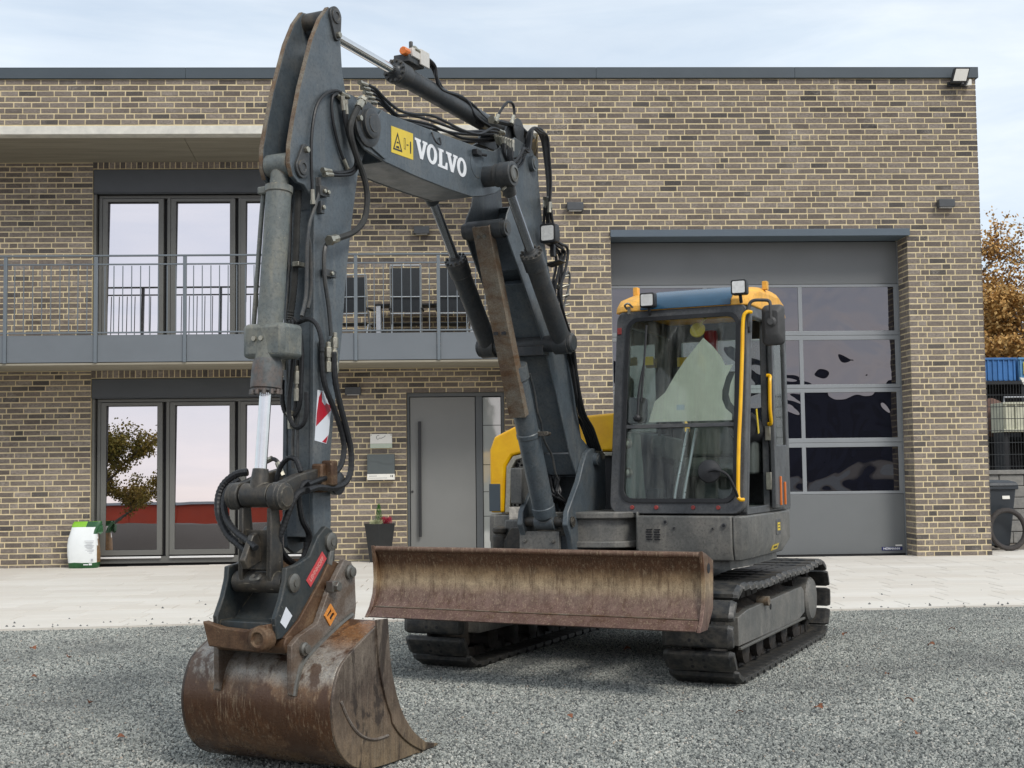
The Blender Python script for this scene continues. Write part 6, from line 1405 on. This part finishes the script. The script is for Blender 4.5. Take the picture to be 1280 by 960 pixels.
BU0, BU1 = -.59, .21
prof = [(3.905, .668), (4.08, .605), (4.25, .522), (4.305, .45), (4.332, .36), (4.328, .27), (4.30, .18), (4.245, .11), (4.16, .055), (4.04, .022), (3.85, .008), (3.62, .004), (3.45, .004)]
def inset(pr, d):
    out = []
    for i, (v, z) in enumerate(pr):
        a = pr[max(i - 1, 0)]; b = pr[min(i + 1, len(pr) - 1)]; tx, tz = b[0] - a[0], b[1] - a[1]; l = math.hypot(tx, tz)
        out.append((v + tz / l * d, z - tx / l * d))
    return out
def smooth2(pr, n):
    c = catmull([(a, b, 0) for a, b in pr], n); return [(p.x, p.y) for p in c]
ps = smooth2(prof, 4); pin_ = inset(ps, .016)
pin_ = [(v, max(z, .018)) for v, z in pin_]
q = MB(); q.prism(ps + pin_[::-1], BU0, BU1, fU); bucket = part(q, 'bucket', 'rust_bucket', bevel=0.002)
side_front = [(3.45, .004), (3.55, .05), (3.66, .12), (3.76, .225), (3.82, .34), (3.86, .46), (3.875, .58), (3.885, .675)]
for s, ub in ((1, BU1), (-1, BU0)):
    q = MB(); q.prism([(v, z) for v, z in ps] + side_front[1:], ub, ub + s * .014, fU); sd_ = part(q, 'side_plate', 'bucket_side', bucket, 0.003)
    q = MB(); sf = smooth2(side_front, 3); q.prism(sf + [(v + .10 + (.02 if z < .2 else 0), z + .005) for v, z in sf[::-1]][0:len(sf)], ub + s * .0135, ub + s * .024, fU); part(q, 'side_cutter', 'bucket_side', sd_, 0.003)
    q = MB(); wp = arc(4.03, .40, .30, 205, 335, 12)
    q.tube([P(ub + s * .016, 8.0 - 0 - (v - 0) - 0 if False else v, z) for v, z in [(4.27, .36), (4.21, .27), (4.12, .19), (4.0, .145), (3.88, .14)]], .007, 6); part(q, 'weld_bead', 'bucket_ear', sd_, 0)
q = MB(); q.prism([(3.60, .001), (3.60, .03), (3.47, .024), (3.405, .012), (3.405, .003)], BU0 - .014, BU1 + .014, fU); part(q, 'cutting_edge', 'bucket_side', bucket, 0.002)
ear = [(3.93, .945), (3.875, .935), (3.84, .89), (3.83, .72), (3.84, .665), (3.90, .62), (4.20, .49), (4.25, .40), (4.285, .35), (4.345, .385), (4.352, .60), (4.29, .635), (4.15, .675), (4.06, .81)]
for s in (1, -1):
    uu = UC + s * .20
    q = MB(); q.prism(ear, uu - .014, uu + .014, fU); er = part(q, 'bucket_ear', 'bucket_ear', bucket, 0.004)
    q = MB(); q.tube([P(uu + s * .016, v, z) for v, z in [(3.87, .685), (4.0, .64), (4.25, .53), (4.31, .45), (4.33, .38)]], .012, 6); part(q, 'weld_bead', 'pin_steel', er, 0)
    for (v, z, r) in ((3.895, .885, .034), (4.265, .575, .03)):
        q = MB(); q.lathe(P(uu + s * .013, v, z), (s, 0, 0), [(r, 0), (r, .014), (r * .7, .02), (r * .7, .03), (r * .3, .032)], 16); part(q, 'pin_head', 'pin_steel', er, 0)
q = MB(); q.cyl(P(UC - .20, 4.265, .575), P(UC + .2, 4.265, .575), .03, n=16); q.cyl(P(UC - .20, 3.895, .885), P(UC + .2, 3.895, .885), .03, n=16); part(q, 'cross_pin', 'pin_steel', bucket, 0)
q = MB(); ue = UC + .2145                              # diamond emblem on the ear
em = [(4.052, .752), (4.004, .700), (4.058, .652), (4.104, .704)]; ci = (4.0545, .702)
emi = [(ci[0] + (v - ci[0]) * .62, ci[1] + (z - ci[1]) * .62) for v, z in em]
ring(q, em, emi, ue, ue + .006, fU); q.prism([(4.085, .690), (4.062, .668), (4.052, .675), (4.064, .690), (4.052, .700), (4.044, .708), (4.025, .712), (4.044, .733), (4.054, .728), (4.046, .716), (4.062, .706), (4.072, .698)], ue, ue + .005, fU); part(q, 'emblem', 'emblem_orange', bucket, 0)
q = MB(); q.prism(emi, ue - .001, ue + .001, fU); part(q, 'emblem_ground', 'rubber_seal', bucket, 0)
q = MB(); q.box(P(UC + .20 + .02, 4.04, .83), (.04, .05, .05)); q.cyl(P(UC + .22, 4.04, .83), P(UC + .26, 4.04, .83), .024, n=6); part(q, 'coupler_bolt', 'pin_steel', cpl, 0.003)
q = MB(); q.prism([(4.0, .95), (3.935, .93), (3.92, .85), (4.05, .74), (4.20, .60), (4.34, .585), (4.36, .635), (4.25, .70), (4.08, .86)], UC - .184, UC + .184, fU); part(q, 'coupler_rib', 'crossbar_rust', cpl, 0.004)

# boom work light
q = MB(); q.prism(rrect(-.005, .105, 2.80, 2.925, .014, 2), 1.535, 1.60, fV); q.prism(rrect(.01, .09, 2.82, 2.905, .014, 2), 1.49, 1.535, fV); q.box(P(.05, 1.52, 2.76), (.03, .03, .08)); q.prism([(.0, 2.665), (.10, 2.69), (.10, 2.70), (-.03, 2.68)], 1.42, 1.52, fV); bl_ = part(q, 'boom_work_light', 'black_plastic', bevel=0.004)
q = MB(); q.prism(rrect(.008, .092, 2.815, 2.91, .01, 2), 1.599, 1.605, fV); part(q, 'lamp_glass', 'lens', bl_, 0)
# valve rack behind the boom
q = MB()
for k in range(6): q.box(P(-.02 + random.uniform(-.02, .03), 1.24 + random.uniform(-.04, .05), 2.30 + .065 * k), (.03, .03, .03)); q.cyl(P(-.02, 1.24, 2.30 + .065 * k), P(.02, 1.19, 2.32 + .065 * k), .008, n=6)
part(q, 'valve_rack', 'fitting', bevel=0.003)

# hydraulic hoses
for (nm, r, kind, pts) in HOSES:
    pp = [P(*p) for p in pts]; q = MB()
    if kind == 'spiral':
        q.tube(pp, r * 1.08, 8, 12, wob=lambda i: 1.0 if i % 3 else 0.9); mt = 'rubber'
    elif kind == 'corr':
        q.tube(pp, r * 1.15, 8, 16, wob=lambda i: 1.0 if i % 2 else 0.86); mt = 'rubber_dusty'
    elif kind == 'braid': q.tube(pp, r, 8, 8, wob=lambda i: 1.0 if i % 2 else 0.95); mt = 'rubber_dusty'
    elif kind == 'steel': q.tube(pp, r, 7, 5); mt = 'boom_dark'
    else: q.tube(pp, r, 7, 6); mt = 'rubber'
    part(q, 'hydraulic_pipe' if nm == 'pipe' else 'hydraulic_hose', mt, bevel=0)
    if nm == 'hose' and kind in ('rub', 'braid'):
        for e_, f_ in ((pp[0], pp[1]), (pp[-1], pp[-2])):
            d_ = (f_ - e_).normalized(); q = MB(); q.cyl(e_, e_ + d_ * .05, r * 1.35, n=8); q.cyl(e_ - d_ * .02, e_, r * 1.6, n=6); part(q, 'hose_end', 'fitting', bevel=0)

# ---------------------------------------------------------------- balcony furniture
BZ = 3.062
def chair(x, y, rz, label, high=True):
    t = empty('folding_chair', (x, y, BZ), rz, label=label, cat='chair', group='folding chairs on the balcony')
    H = 1.28 if high else 1.14
    for s in (-1, 1):
        q = MB(); q.tube([(s * .225, -.26, 0), (s * .225, -.05, .40), (s * .225, .12, .70), (s * .225, .20, H)], .012, 7, smooth=False); q.build('back_post', 'alu', t)
        q = MB(); q.tube([(s * .21, .26, 0), (s * .21, .02, .42), (s * .21, -.24, .46)], .012, 7, smooth=False); q.build('leg', 'alu', t)
        q = MB(); q.box((s * .235, -.06, .655), (.045, .34, .022)); q.build('armrest', 'black_plastic', t, bevel=.004)
    q = MB(); q.add([(-.21, .105, .60), (.21, .105, .60), (.21, .205, H - .04), (-.21, .205, H - .04), (-.21, .115, .60), (.21, .115, .60), (.21, .215, H - .04), (-.21, .215, H - .04)], [(0, 1, 2, 3), (4, 7, 6, 5), (0, 4, 5, 1), (1, 5, 6, 2), (2, 6, 7, 3), (3, 7, 4, 0)]); q.build('back_sling', 'mesh_cloth', t, angle=0)
    q = MB(); q.box((0, -.10, .445), (.42, .38, .012)); q.build('seat_sling', 'mesh_cloth', t)
    for (yy, zz) in ((.21, .06), (.21, H), (.11, .58), (.165, .82), (-.2, .06)):
        q = MB(); q.tube([(-.225, yy, zz), (.225, yy, zz)], .010, 6, smooth=False); q.build('cross_bar', 'alu', t)
chair(-1.53, .62, R(180), 'silver high-back folding chair in the middle, right of the table leg')
chair(-.84, .62, R(180), 'silver high-back folding chair nearest the excavator boom')
chair(-2.30, .60, R(172), 'dark low-back folding chair beside the stick, left of the table', False)
t = empty('balcony_table', (-1.25, .86, BZ), label='dark table with pale legs behind the balcony chairs', cat='table')
q = MB(); q.box((0, 0, .735), (1.5, .36, .03)); q.build('table_top', 'black_plastic', t, bevel=.004)
for sx in (-1, 1):
    for sy in (-1, 1):
        q = MB(); q.box((sx * .70, sy * .14, .36), (.07, .05, .72)); q.build('leg', 'alu', t, bevel=.003)

# ---------------------------------------------------------------- planter
def leaves(mb, n, f, rnd, w, l):
    for k in range(n):
        p, d = f(rnd); d = Vector(d).normalized(); s = d.orthogonal().normalized(); s = Matrix.Rotation(rnd.uniform(0, 6.28), 3, d) @ s
        a = Vector(p); L = l * rnd.uniform(.6, 1.2); W = w * rnd.uniform(.6, 1.2); mb.t = rnd.random()
        mb.add([a, a + d * L * .5 + s * W, a + d * L, a + d * L * .5 - s * W], [(0, 1, 2, 3)])
px, py = -1.95, REC - .38; pz = zg(px, py) + .014
t = empty('planter', (px, py, pz), R(45), label='tall black tapered planter with heather and dwarf conifer by the front door', cat='planter')
q = MB(); a, b = .105, .160
loft(q, [([(-a, -a), (a, -a), (a, a), (-a, a)], 0.0), ([(-b, -b), (b, -b), (b, b), (-b, b)], .57), ([(-b + .015, -b + .015), (b - .015, -b + .015), (b - .015, b - .015), (-b + .015, b - .015)], .57), ([(-b + .02, -b + .02), (b - .02, -b + .02), (b - .02, b - .02), (-b + .02, b - .02)], .52)], lambda u, v, z: (u, v, z)); q.build('pot', 'planter_black', t, bevel=.004)
rp = random.Random(4)
q = MB(); q.box((0, 0, .535), (.27, .27, .02)); q.build('potting_soil', 'soil', t)
def cone(r): z = r.random(); rr = .065 * (1 - z) * r.random() ** .4; th = r.uniform(0, 6.28); return (.0 + rr * math.cos(th), .02 + rr * math.sin(th), .56 + z * .28), (math.cos(th) * .6, math.sin(th) * .6, 1.2)
q = MB(); leaves(q, 420, cone, rp, .003, .045); q.build('dwarf_conifer', 'conifer', t, angle=0, tint=True)
def hea(r): th = r.uniform(0, 6.28); rr = .07 * r.random(); return (.075 + rr * math.cos(th), -.06 + rr * math.sin(th), .55 + r.random() * .07), (math.cos(th) * .5, math.sin(th) * .5, 1)
q = MB(); leaves(q, 260, hea, rp, .0035, .075); q.build('heather', 'heather', t, angle=0, tint=True)
def sil(r): th = r.uniform(0, 6.28); rr = .08 * r.random(); return (-.085 + rr * math.cos(th), -.02 + rr * math.sin(th), .54 + r.random() * .06), (math.cos(th) * .9, math.sin(th) * .9, 1)
q = MB(); leaves(q, 300, sil, rp, .004, .055); q.build('silver_plant', 'silver_plant', t, angle=0, tint=True)

# ---------------------------------------------------------------- bag of potting soil
bx, by = -6.30, REC - .22
t = empty('soil_bag', (bx, by, zg(bx, by) + .014), R(4), label='white and green bag of potting soil standing against the brick wall', cat='bag')
def bag_ring(w, dpt, cx_, wob):
    out = []
    for k in range(24):
        a = 2 * math.pi * k / 24; c, s = math.cos(a), math.sin(a)
        x = w * (abs(c) ** .45) * (1 if c > 0 else -1); y = dpt * (abs(s) ** .6) * (1 if s > 0 else -1)
        n_ = noise.noise(Vector((x * 9, y * 9, wob * 3.1))) * .010; out.append((cx_ + x + n_, y + n_ * 1.5))
    return out
rings = [(0.0, .205, .10, .0), (.03, .215, .12, .0), (.085, .218, .128, .0), (.20, .222, .135, -.004), (.33, .222, .132, -.008), (.43, .212, .118, -.006), (.50, .198, .098, .0), (.56, .198, .075, .012), (.60, .205, .055, .025), (.645, .212, .04, .04), (.68, .20, .025, .05)]
q = MB(); vs = []
for (z, w, dp, cx_) in rings: vs += [(x, y, z + .006 * noise.noise(Vector((x * 11, y * 7, z * 9)))) for x, y in bag_ring(w, dp, cx_, z)]
b0 = len(q.v); q.v += vs
for i in range(len(rings) - 1):
    for k in range(24):
        mx = sum(vs[i * 24 + kk][0] for kk in (k, (k + 1) % 24)) / 2; my = sum(vs[i * 24 + kk][1] for kk in (k, (k + 1) % 24)) / 2
        z = (rings[i][0] + rings[i + 1][0]) / 2
        frontal = my < -.02
        if i <= 1: mt = 1 if not (frontal and -.045 < mx < .02) else 0
        elif i >= 8: mt = (2 if mx < -.01 else (0 if mx < .05 else 1))
        elif i >= 6: mt = 0 if mx < .15 else 1
        else: mt = 0 if frontal and mx < .205 else 3
        q.f.append((i * 24 + k, i * 24 + (k + 1) % 24, (i + 1) * 24 + (k + 1) % 24, (i + 1) * 24 + k)); q.mi.append(mt); q.tint.append(0)
q.f.append(tuple((len(rings) - 1) * 24 + k for k in range(24))); q.mi.append(2); q.tint.append(0)
q.build('bag_body', ['bag_white', 'bag_green', 'bag_lime', 'bag_brown'], t, angle=60)
q = MB()
for k in range(9): q.box((.10, -.139 + .0006 * k, .40 - .022 * k), (.14 - .03 * (k % 3), .002, .006))
q.box((.14, -.139, .125), (.03, .002, .03)); q.build('fine_print', 'hall_trim', t, angle=0)
q = MB(); q.box((.05, -.131, .055), (.07, .002, .014)); q.box((.115, -.131, .06), (.045, .002, .026)); q.build('band_print', 'bag_white', t, angle=0)
q = MB(); q.add([(.17, -.03, .62), (.27, -.05, .615), (.275, -.03, .53), (.24, -.05, .49), (.20, -.05, .52), (.17, .02, .64), (.26, .02, .63), (.26, .02, .52)], [(0, 1, 2, 3, 4), (5, 6, 1, 0), (6, 7, 2, 1)]); q.build('folded_corner', 'bag_green', t, angle=0)

# ---------------------------------------------------------------- fallen leaves on the gravel
lm = MB(); pts = []
for k in range(9):
    a = k / 8; w = .016 * math.sin(math.pi * min(1, a * .95 + .05)) * (1 + .35 * (k % 2)); zc = .014 * math.sin(a * 3.1) + .004
    pts.append(((-w, a * .055 - .027, zc + .006), (0, a * .055 - .027, zc), (w, a * .055 - .027, zc + .008)))
for a, b in zip(pts, pts[1:]): lm.add([a[0], a[1], a[2], b[0], b[1], b[2]], [(0, 1, 4, 3), (1, 2, 5, 4)])
leaf_me = lm.mesh('fallen_leaf', 'leaf_brown', 0)
rl_ = random.Random(9)
for (x, y, s) in ((-4.0, -8.26, 1.3), (-3.6, -8.72, 1.0), (-2.9, -10.6, .9), (-2.45, -11.6, .8), (3.22, -8.02, 1.0), (2.74, -8.88, 1.2), (1.26, -11.2, 1.2), (.8, -11.27, .8), (1.82, -11.02, 1.0), (-.13, -11.29, .8), (.5, -8.81, 1.0), (2.3, -8.2, 1.0), (-3.55, -9.6, .8), (1.55, -11.9, .8), (-.55, -9.3, .8), (2.0, -10.1, .7)):
    o = bpy.data.objects.new('fallen_leaf', leaf_me); o.location = (x, y, .012); o.rotation_euler = (rl_.uniform(-.4, .4), rl_.uniform(-.4, .4), rl_.uniform(0, 6)); o.scale = (s * 1.15, s * .95, s * 1.0)
    link(o, label='small russet fallen leaf lying on the grey gravel', cat='leaf', group='fallen leaves on the gravel')

# ---------------------------------------------------------------- yard beyond the right-hand corner
def wheelie_bin(x, y, rz, lid, label):
    t = empty('wheelie_bin', (x, y, .012), rz, label=label, cat='bin', group='wheelie bins at the corner')
    q = MB(); loft(q, [([(-.19, -.22), (.19, -.22), (.19, .22), (-.19, .22)], .06), ([(-.265, -.31), (.265, -.31), (.265, .31), (-.265, .31)], .93)], lambda u, v, z: (u, v, z)); q.build('body', 'bin_dark', t, bevel=.02)
    q = MB(); ring(q, [(-.29, -.34), (.29, -.34), (.29, .34), (-.29, .34)], [(-.25, -.30), (.25, -.30), (.25, .30), (-.25, .30)], .92, .97, lambda a, b, c: (a, b, c)); q.build('rim', 'bin_dark', t, bevel=.008)
    q = MB(); loft(q, [([(-.29, -.35), (.29, -.35), (.29, .34), (-.29, .34)], .975), ([(-.27, -.32), (.27, -.32), (.27, .33), (-.27, .33)], 1.03), ([(-.2, -.2), (.2, -.2), (.2, .3), (-.2, .3)], 1.06)], lambda u, v, z: (u, v, z)); q.build('lid', lid, t, bevel=.01)
    for s in (-1, 1):
        q = MB(); q.lathe((s * .22, .24, .10), (s, 0, 0), [(.06, -.02), (.10, -.02), (.10, .03), (.06, .04)], 18); q.build('wheel', 'rubber', t)
    q = MB(); q.box((.1, -.302, .80), (.12, .006, .05), Matrix.Rotation(R(-6), 3, 'X')); q.build('sticker', 'paper_white', t)
wheelie_bin(7.42, 1.30, R(6), 'bin_dark', 'dark wheelie bin with dark lid standing behind the loose tyre')
wheelie_bin(7.34, 2.05, R(4), 'bin_blue', 'wheelie bin with blue lid half hidden behind the dark one')
t = empty('bicycle_tyre', (7.50, .82, .012), R(8), label='loose black tyre leaning against the bin at the building corner', cat='tyre')
q = MB(); vs = []
for i in range(40):
    a = 2 * math.pi * i / 40
    for k in range(10):
        b = 2 * math.pi * k / 10; rr = .285 + .036 * math.cos(b) + (.006 if (i % 2 and math.cos(b) > .3) else 0); vs.append((rr * math.cos(a), .036 * math.sin(b) + .12 * (rr * math.sin(a) + .3), rr * math.sin(a) + .325))
q.add(vs, [(i * 10 + k, ((i + 1) % 40) * 10 + k, ((i + 1) % 40) * 10 + (k + 1) % 10, i * 10 + (k + 1) % 10) for i in range(40) for k in range(10)]); q.build('tread', 'tyre', t)
q = MB(); q.tube([(.25 * math.cos(R(10 * k)), .12 * (.25 * math.sin(R(10 * k)) + .3), .25 * math.sin(R(10 * k)) + .325) for k in range(37)], .008, 6, 1); q.build('bead', 'rubber', t)

t = empty('retaining_wall', (6.95, 2.75, 0), label='grey split stone block retaining wall behind the bins', cat='wall')
rb_ = random.Random(2)
blk = MB(); 
for z in range(6):
    x = 0 if z % 2 else -.2
    while x < 9:
        q = MB(); w = rb_.uniform(.36, .44); q.span((max(x, 0) + .004, rb_.uniform(-.012, .012), z * .19 + .004), (x + w - .004, .28, z * .19 + .186)); q.build('block', 'stone_block', t, bevel=.012); x += w
for k in range(9):
    q = MB(); q.span((k * 1.0 + .004, -.03, 1.142), (k * 1.0 + .996, .31, 1.215)); q.build('cap_stone', 'stone_block', t, bevel=.008)
m = MB(); m.prism([(6.9, 3.02), (60, 3.02), (60, 90), (6.9, 90)], -.09, 1.14, lambda a, b, c: (a, b, c)); m.build('terrace_ground', 'earth', kind='structure', angle=0)
t = empty('mesh_fence', (6.95, 2.90, 1.215), label='dark wire mesh fence standing on the stone retaining wall', cat='fence')
for x in (.05, 2.55, 5.05, 7.55):
    q = MB(); q.box((x, 0, .76), (.05, .05, 1.52)); q.build('post', 'fence_wire', t, bevel=.003)
for k in range(8):
    q = MB(); q.box((3.8, 0, .06 + .2 * k), (7.5, .008, .012)); q.build('horizontal_rod', 'fence_wire', t, angle=0)
q = MB(); x = .1
while x < 7.5: q.box((x, 0, .76), (.006, .006, 1.5)); x += .05
q.build('vertical_wires', 'fence_wire', t, angle=0, kind='stuff')

t = empty('storage_rack', (12.6, 12.2, 1.14), label='black storage rack with shelf behind the mesh fence', cat='rack')
for x in (-1.6, 0, 1.6):
    for y in (-.5, .5):
        q = MB(); q.box((x, y, 1.05), (.1, .1, 2.1)); q.build('upright', 'truck_dark', t)
for z in (.75, 2.08):
    q = MB(); q.box((0, 0, z), (3.4, 1.2, .08)); q.build('shelf', 'truck_dark', t)
q = MB(); q.box((0, .62, 1.05), (3.4, .04, 2.1)); q.build('back_panel', 'truck_dark', t)
for (x, w, mt, lab) in ((11.95, 1.0, 'crate_blue', 'blue ribbed crate on top of the rack beside the brick corner'), (12.98, .98, 'crate_pale_blue', 'weathered blue crate with yellow mark on top of the rack')):
    t = empty('storage_crate', (x, 12.1, 3.262), label=lab, cat='crate', group='blue crates on the rack')
    q = MB(); q.box((0, 0, .27), (w - .03, .9, .54)); q.build('body', mt, t, bevel=.01)
    for k in range(8):
        q = MB(); q.box((-w / 2 + .06 + k * (w - .12) / 7, -.462, .27), (.035, .03, .5)); q.build('rib', mt, t, bevel=.004)
    q = MB(); q.box((0, -.46, .53), (w, .06, .05)); q.build('rim', mt, t, bevel=.004)
    if 'yellow' in lab:
        q = MB(); q.box((-.2, -.482, .30), (.34, .008, .3)); q.build('yellow_mark', 'decal_yellow', t, angle=0)
t = empty('tipper_box', (12.05, 10.9, 1.14), label='cream panelled metal tipper box behind the mesh fence', cat='container')
q = MB(); q.box((0, 0, 1.22), (.85, .7, .68)); q.build('body', 'trailer_cream', t, bevel=.01)
for k in range(4):
    q = MB(); q.box((-.38 + k * .25, -.365, 1.22), (.045, .04, .68)); q.build('rib', 'trailer_cream', t, bevel=.004)
q = MB(); q.box((0, -.37, .92), (.87, .05, .06)); q.box((0, -.37, 1.54), (.87, .05, .05)); q.build('frame_rail', 'trailer_cream', t, bevel=.004)
q = MB(); q.tube([(-.4, -.36, 1.55), (-.4, -.36, 1.68), (.3, -.36, 1.68), (.36, -.36, 1.62), (.38, -.36, 1.55)], .018, 6, smooth=False); q.build('guard_bar', 'hall_trim', t)
for s in (-.35, .35):
    q = MB(); q.box((s, 0, .44), (.1, .6, .88)); q.build('stand', 'truck_dark', t)
t = empty('machine_box', (13.0, 10.8, 1.14), label='blue machine cabinet with red and white plate behind the mesh fence', cat='cabinet')
q = MB(); q.box((0, 0, 1.2), (.9, .6, .74)); q.build('body', 'truck_blue', t, bevel=.02)
q = MB(); q.box((-.05, -.304, 1.48), (.7, .008, .15)); q.build('red_plate', 'decal_red', t, angle=0)
q = MB(); q.box((-.05, -.309, 1.48), (.5, .004, .05)); q.box((0, -.304, 1.15), (.3, .008, .3)); q.build('white_plate', 'decal_white', t, angle=0)
q = MB(); q.box((0, 0, .42), (.8, .5, .83)); q.build('plinth', 'truck_dark', t)
t = empty('rag_sack', (11.85, 11.75, 2.0), label='brown bulging sack lying on the rack behind the cream box', cat='sack')
q = MB(); q.lathe((0, 0, -.06), (0, 0, 1), [(.30, 0), (.45, .15), (.48, .4), (.38, .65), (.2, .85), (.05, .92)], 12); q.build('sack_body', 'sack', t)
t = empty('white_cloth', (12.6, 11.0, 2.74), label='white cloth hanging over the yard equipment', cat='cloth')
q = MB(); q.prism([(-.36, .56), (-.3, .40), (-.12, .30), (-.08, 0), (.08, .02), (.1, .28), (.28, .42), (.34, .58), (.1, .5), (-.1, .52)], -.02, .02, lambda a, b, c: (a, c + .08 * math.sin(a * 9), b)); q.build('cloth_body', 'paper_white', t)

# ---------------------------------------------------------------- trees
def tree(name, loc, H, spread, nleaf, lw, ll, leafmat, label, seed, bare=0.0, group=None, base=0.25):
    rnd = random.Random(seed); t = empty(name, loc, label=label, cat='tree', group=group)
    w = MB(); tips = []
    def branch(p, d, L, r, depth):
        n_ = 4; pts = [p]; q = p.copy(); dd = d.copy()
        for k in range(n_):
            dd = (dd + Vector((rnd.gauss(0, .16), rnd.gauss(0, .16), rnd.gauss(.04, .08)))).normalized(); q = q + dd * L / n_; pts.append(q.copy())
        w.tube(pts, r, 6 if depth < 2 else 4, 2, wob=lambda i: 1 - .55 * i / 8)
        if depth >= 2: tips.extend((a, depth) for a in pts[1:])
        if depth >= 4: return
        kids = (5, 4, 4, 3)[depth] if depth else 7
        for k in range(kids):
            a = rnd.uniform(.3, 1.0) if depth else rnd.uniform(base, 1.0)
            i = min(n_ - 1, int(a * n_)); b = pts[i].lerp(pts[i + 1], a * n_ - i if a < 1 else .99)
            side = Vector((rnd.gauss(0, 1), rnd.gauss(0, 1), rnd.uniform(-.1, .7))).normalized()
            nd = (dd * .45 + side * spread).normalized(); branch(b, nd, L * rnd.uniform(.48, .68), r * .5, depth + 1)
    branch(Vector((0, 0, 0)), Vector((0, 0, 1)), H * .62, H * .022, 0)
    w.build('trunk', 'bark', t)
    c = MB(); zt = max(p.z for p, _ in tips)
    for k in range(nleaf):
        p, dp = rnd.choice(tips)
        if rnd.random() < bare * (p.z / zt) ** 1.5: continue
        a = p + Vector((rnd.gauss(0, .16), rnd.gauss(0, .16), rnd.gauss(-.03, .14))) * (H / 9)
        d = Vector((rnd.gauss(0, 1), rnd.gauss(0, 1), rnd.gauss(-.3, .8))).normalized(); s = d.orthogonal().normalized(); s = Matrix.Rotation(rnd.uniform(0, 6.28), 3, d) @ s
        l_, w_ = ll * rnd.uniform(.6, 1.3), lw * rnd.uniform(.6, 1.3)
        nz = noise.noise(p * .5) * .5 + .5; c.t = min(1, max(0, nz * .6 + rnd.random() * .45))
        c.add([a, a + d * l_ * .5 + s * w_, a + d * l_, a + d * l_ * .5 - s * w_], [(0, 1, 2, 3)])
    c.build('crown', leafmat, t, angle=0, tint=True)
tree('autumn_tree', (19.3, 26, 1.14), 10.2, 1.0, 30000, .05, .14, 'autumn_leaf', 'tall autumn tree with golden leaves beyond the building corner', 3, .62, 'autumn trees behind the yard', .12)
tree('autumn_tree', (16.2, 31, 1.14), 10.8, 1.0, 15000, .05, .14, 'autumn_leaf', 'half bare autumn tree showing twigs close to the brick corner', 8, .85, 'autumn trees behind the yard', .15)
tree('autumn_tree', (19.2, 33, 1.14), 8.2, 1.1, 26000, .06, .16, 'autumn_leaf', 'low dense russet tree at the far right edge', 12, .2, 'autumn trees behind the yard', .08)

tree('autumn_tree', (18.2, 24, 1.14), 7.0, 1.15, 24000, .05, .14, 'autumn_leaf', 'bushy golden tree low behind the blue crates', 31, .05, 'autumn trees behind the yard', .05)

# ---------------------------------------------------------------- behind the photographer: seen mirrored in the glazing
m = MB(); nx_ = 60; vs = []
for i in range(nx_ + 1):
    x = -46 + 50 * i / nx_
    for k, (y, z) in enumerate(((-40, -.09), (-42, .6), (-44.5, 1.45), (-47, 1.55), (-51, .9), (-54, -.09))):
        vs.append((x, y + noise.noise(Vector((x * .3, k, 0))), z + (.16 * noise.noise(Vector((x * .6, k * 1.7, 2))) if z > 0 else 0)))
m.add(vs, [(i * 6 + k, (i + 1) * 6 + k, (i + 1) * 6 + k + 1, i * 6 + k + 1) for i in range(nx_) for k in range(5)]); m.build('soil_bank', 'soil', kind='structure')
t = empty('red_hall', (-20, -63, -.1), label='long low red hall mirrored in the ground floor glazing', cat='building')
q = MB(); q.box((0, 0, 1.5), (30, 8, 3.0)); q.build('wall', 'container_red', t, angle=0)
q = MB(); q.box((0, 0, 3.08), (30.4, 8.4, .16)); q.build('roof', 'hall_trim', t, angle=0)
for k in range(10):
    q = MB(); q.box((-13 + k * 2.9, 4.02, 1.5), (.12, .06, 3.0)); q.build('wall_rib', 'container_red', t, angle=0)
tree('roadside_tree', (-17.9, -39.5, -.1), 8.0, .95, 36000, .05, .13, 'olive_leaf', 'olive green tree mirrored in the left ground floor pane', 21, .1, None, .2)
t = empty('dark_hall', (17, -47, -.1), label='dark blue hall mirrored in the garage door panes', cat='building')
q = MB(); q.box((0, 0, 2.45), (26, 9, 4.9)); q.build('wall', 'hall_dark', t, angle=0)
q = MB(); q.box((0, 0, 5.0), (26.4, 9.4, .2)); q.build('roof', 'truck_dark', t, angle=0)
for k in range(6):
    q = MB(); q.box((-10.5 + k * 4.2, 4.53, 2.0), (1.6, .08, 3.2)); q.build('gate', 'lamp_grey' if k % 3 == 1 else 'truck_dark', t, angle=0)
for (x, y) in ((-10.4, -52), (-8.4, -58)):
    t = empty('lamp_post', (x, y, -.1), label='slim lamp post mirrored in the third ground floor pane' if x < -9 else 'far lamp post mirrored beside the bucket cylinder', cat='lamp post', group='lamp posts behind the yard')
    q = MB(); q.cyl((0, 0, 0), (0, 0, 7.0), .07, .04, 10); q.build('pole', 'lamp_grey', t)
    q = MB(); q.box((0, .3, 7.02), (.2, .7, .08)); q.build('lamp_head', 'lamp_grey', t, bevel=.02)
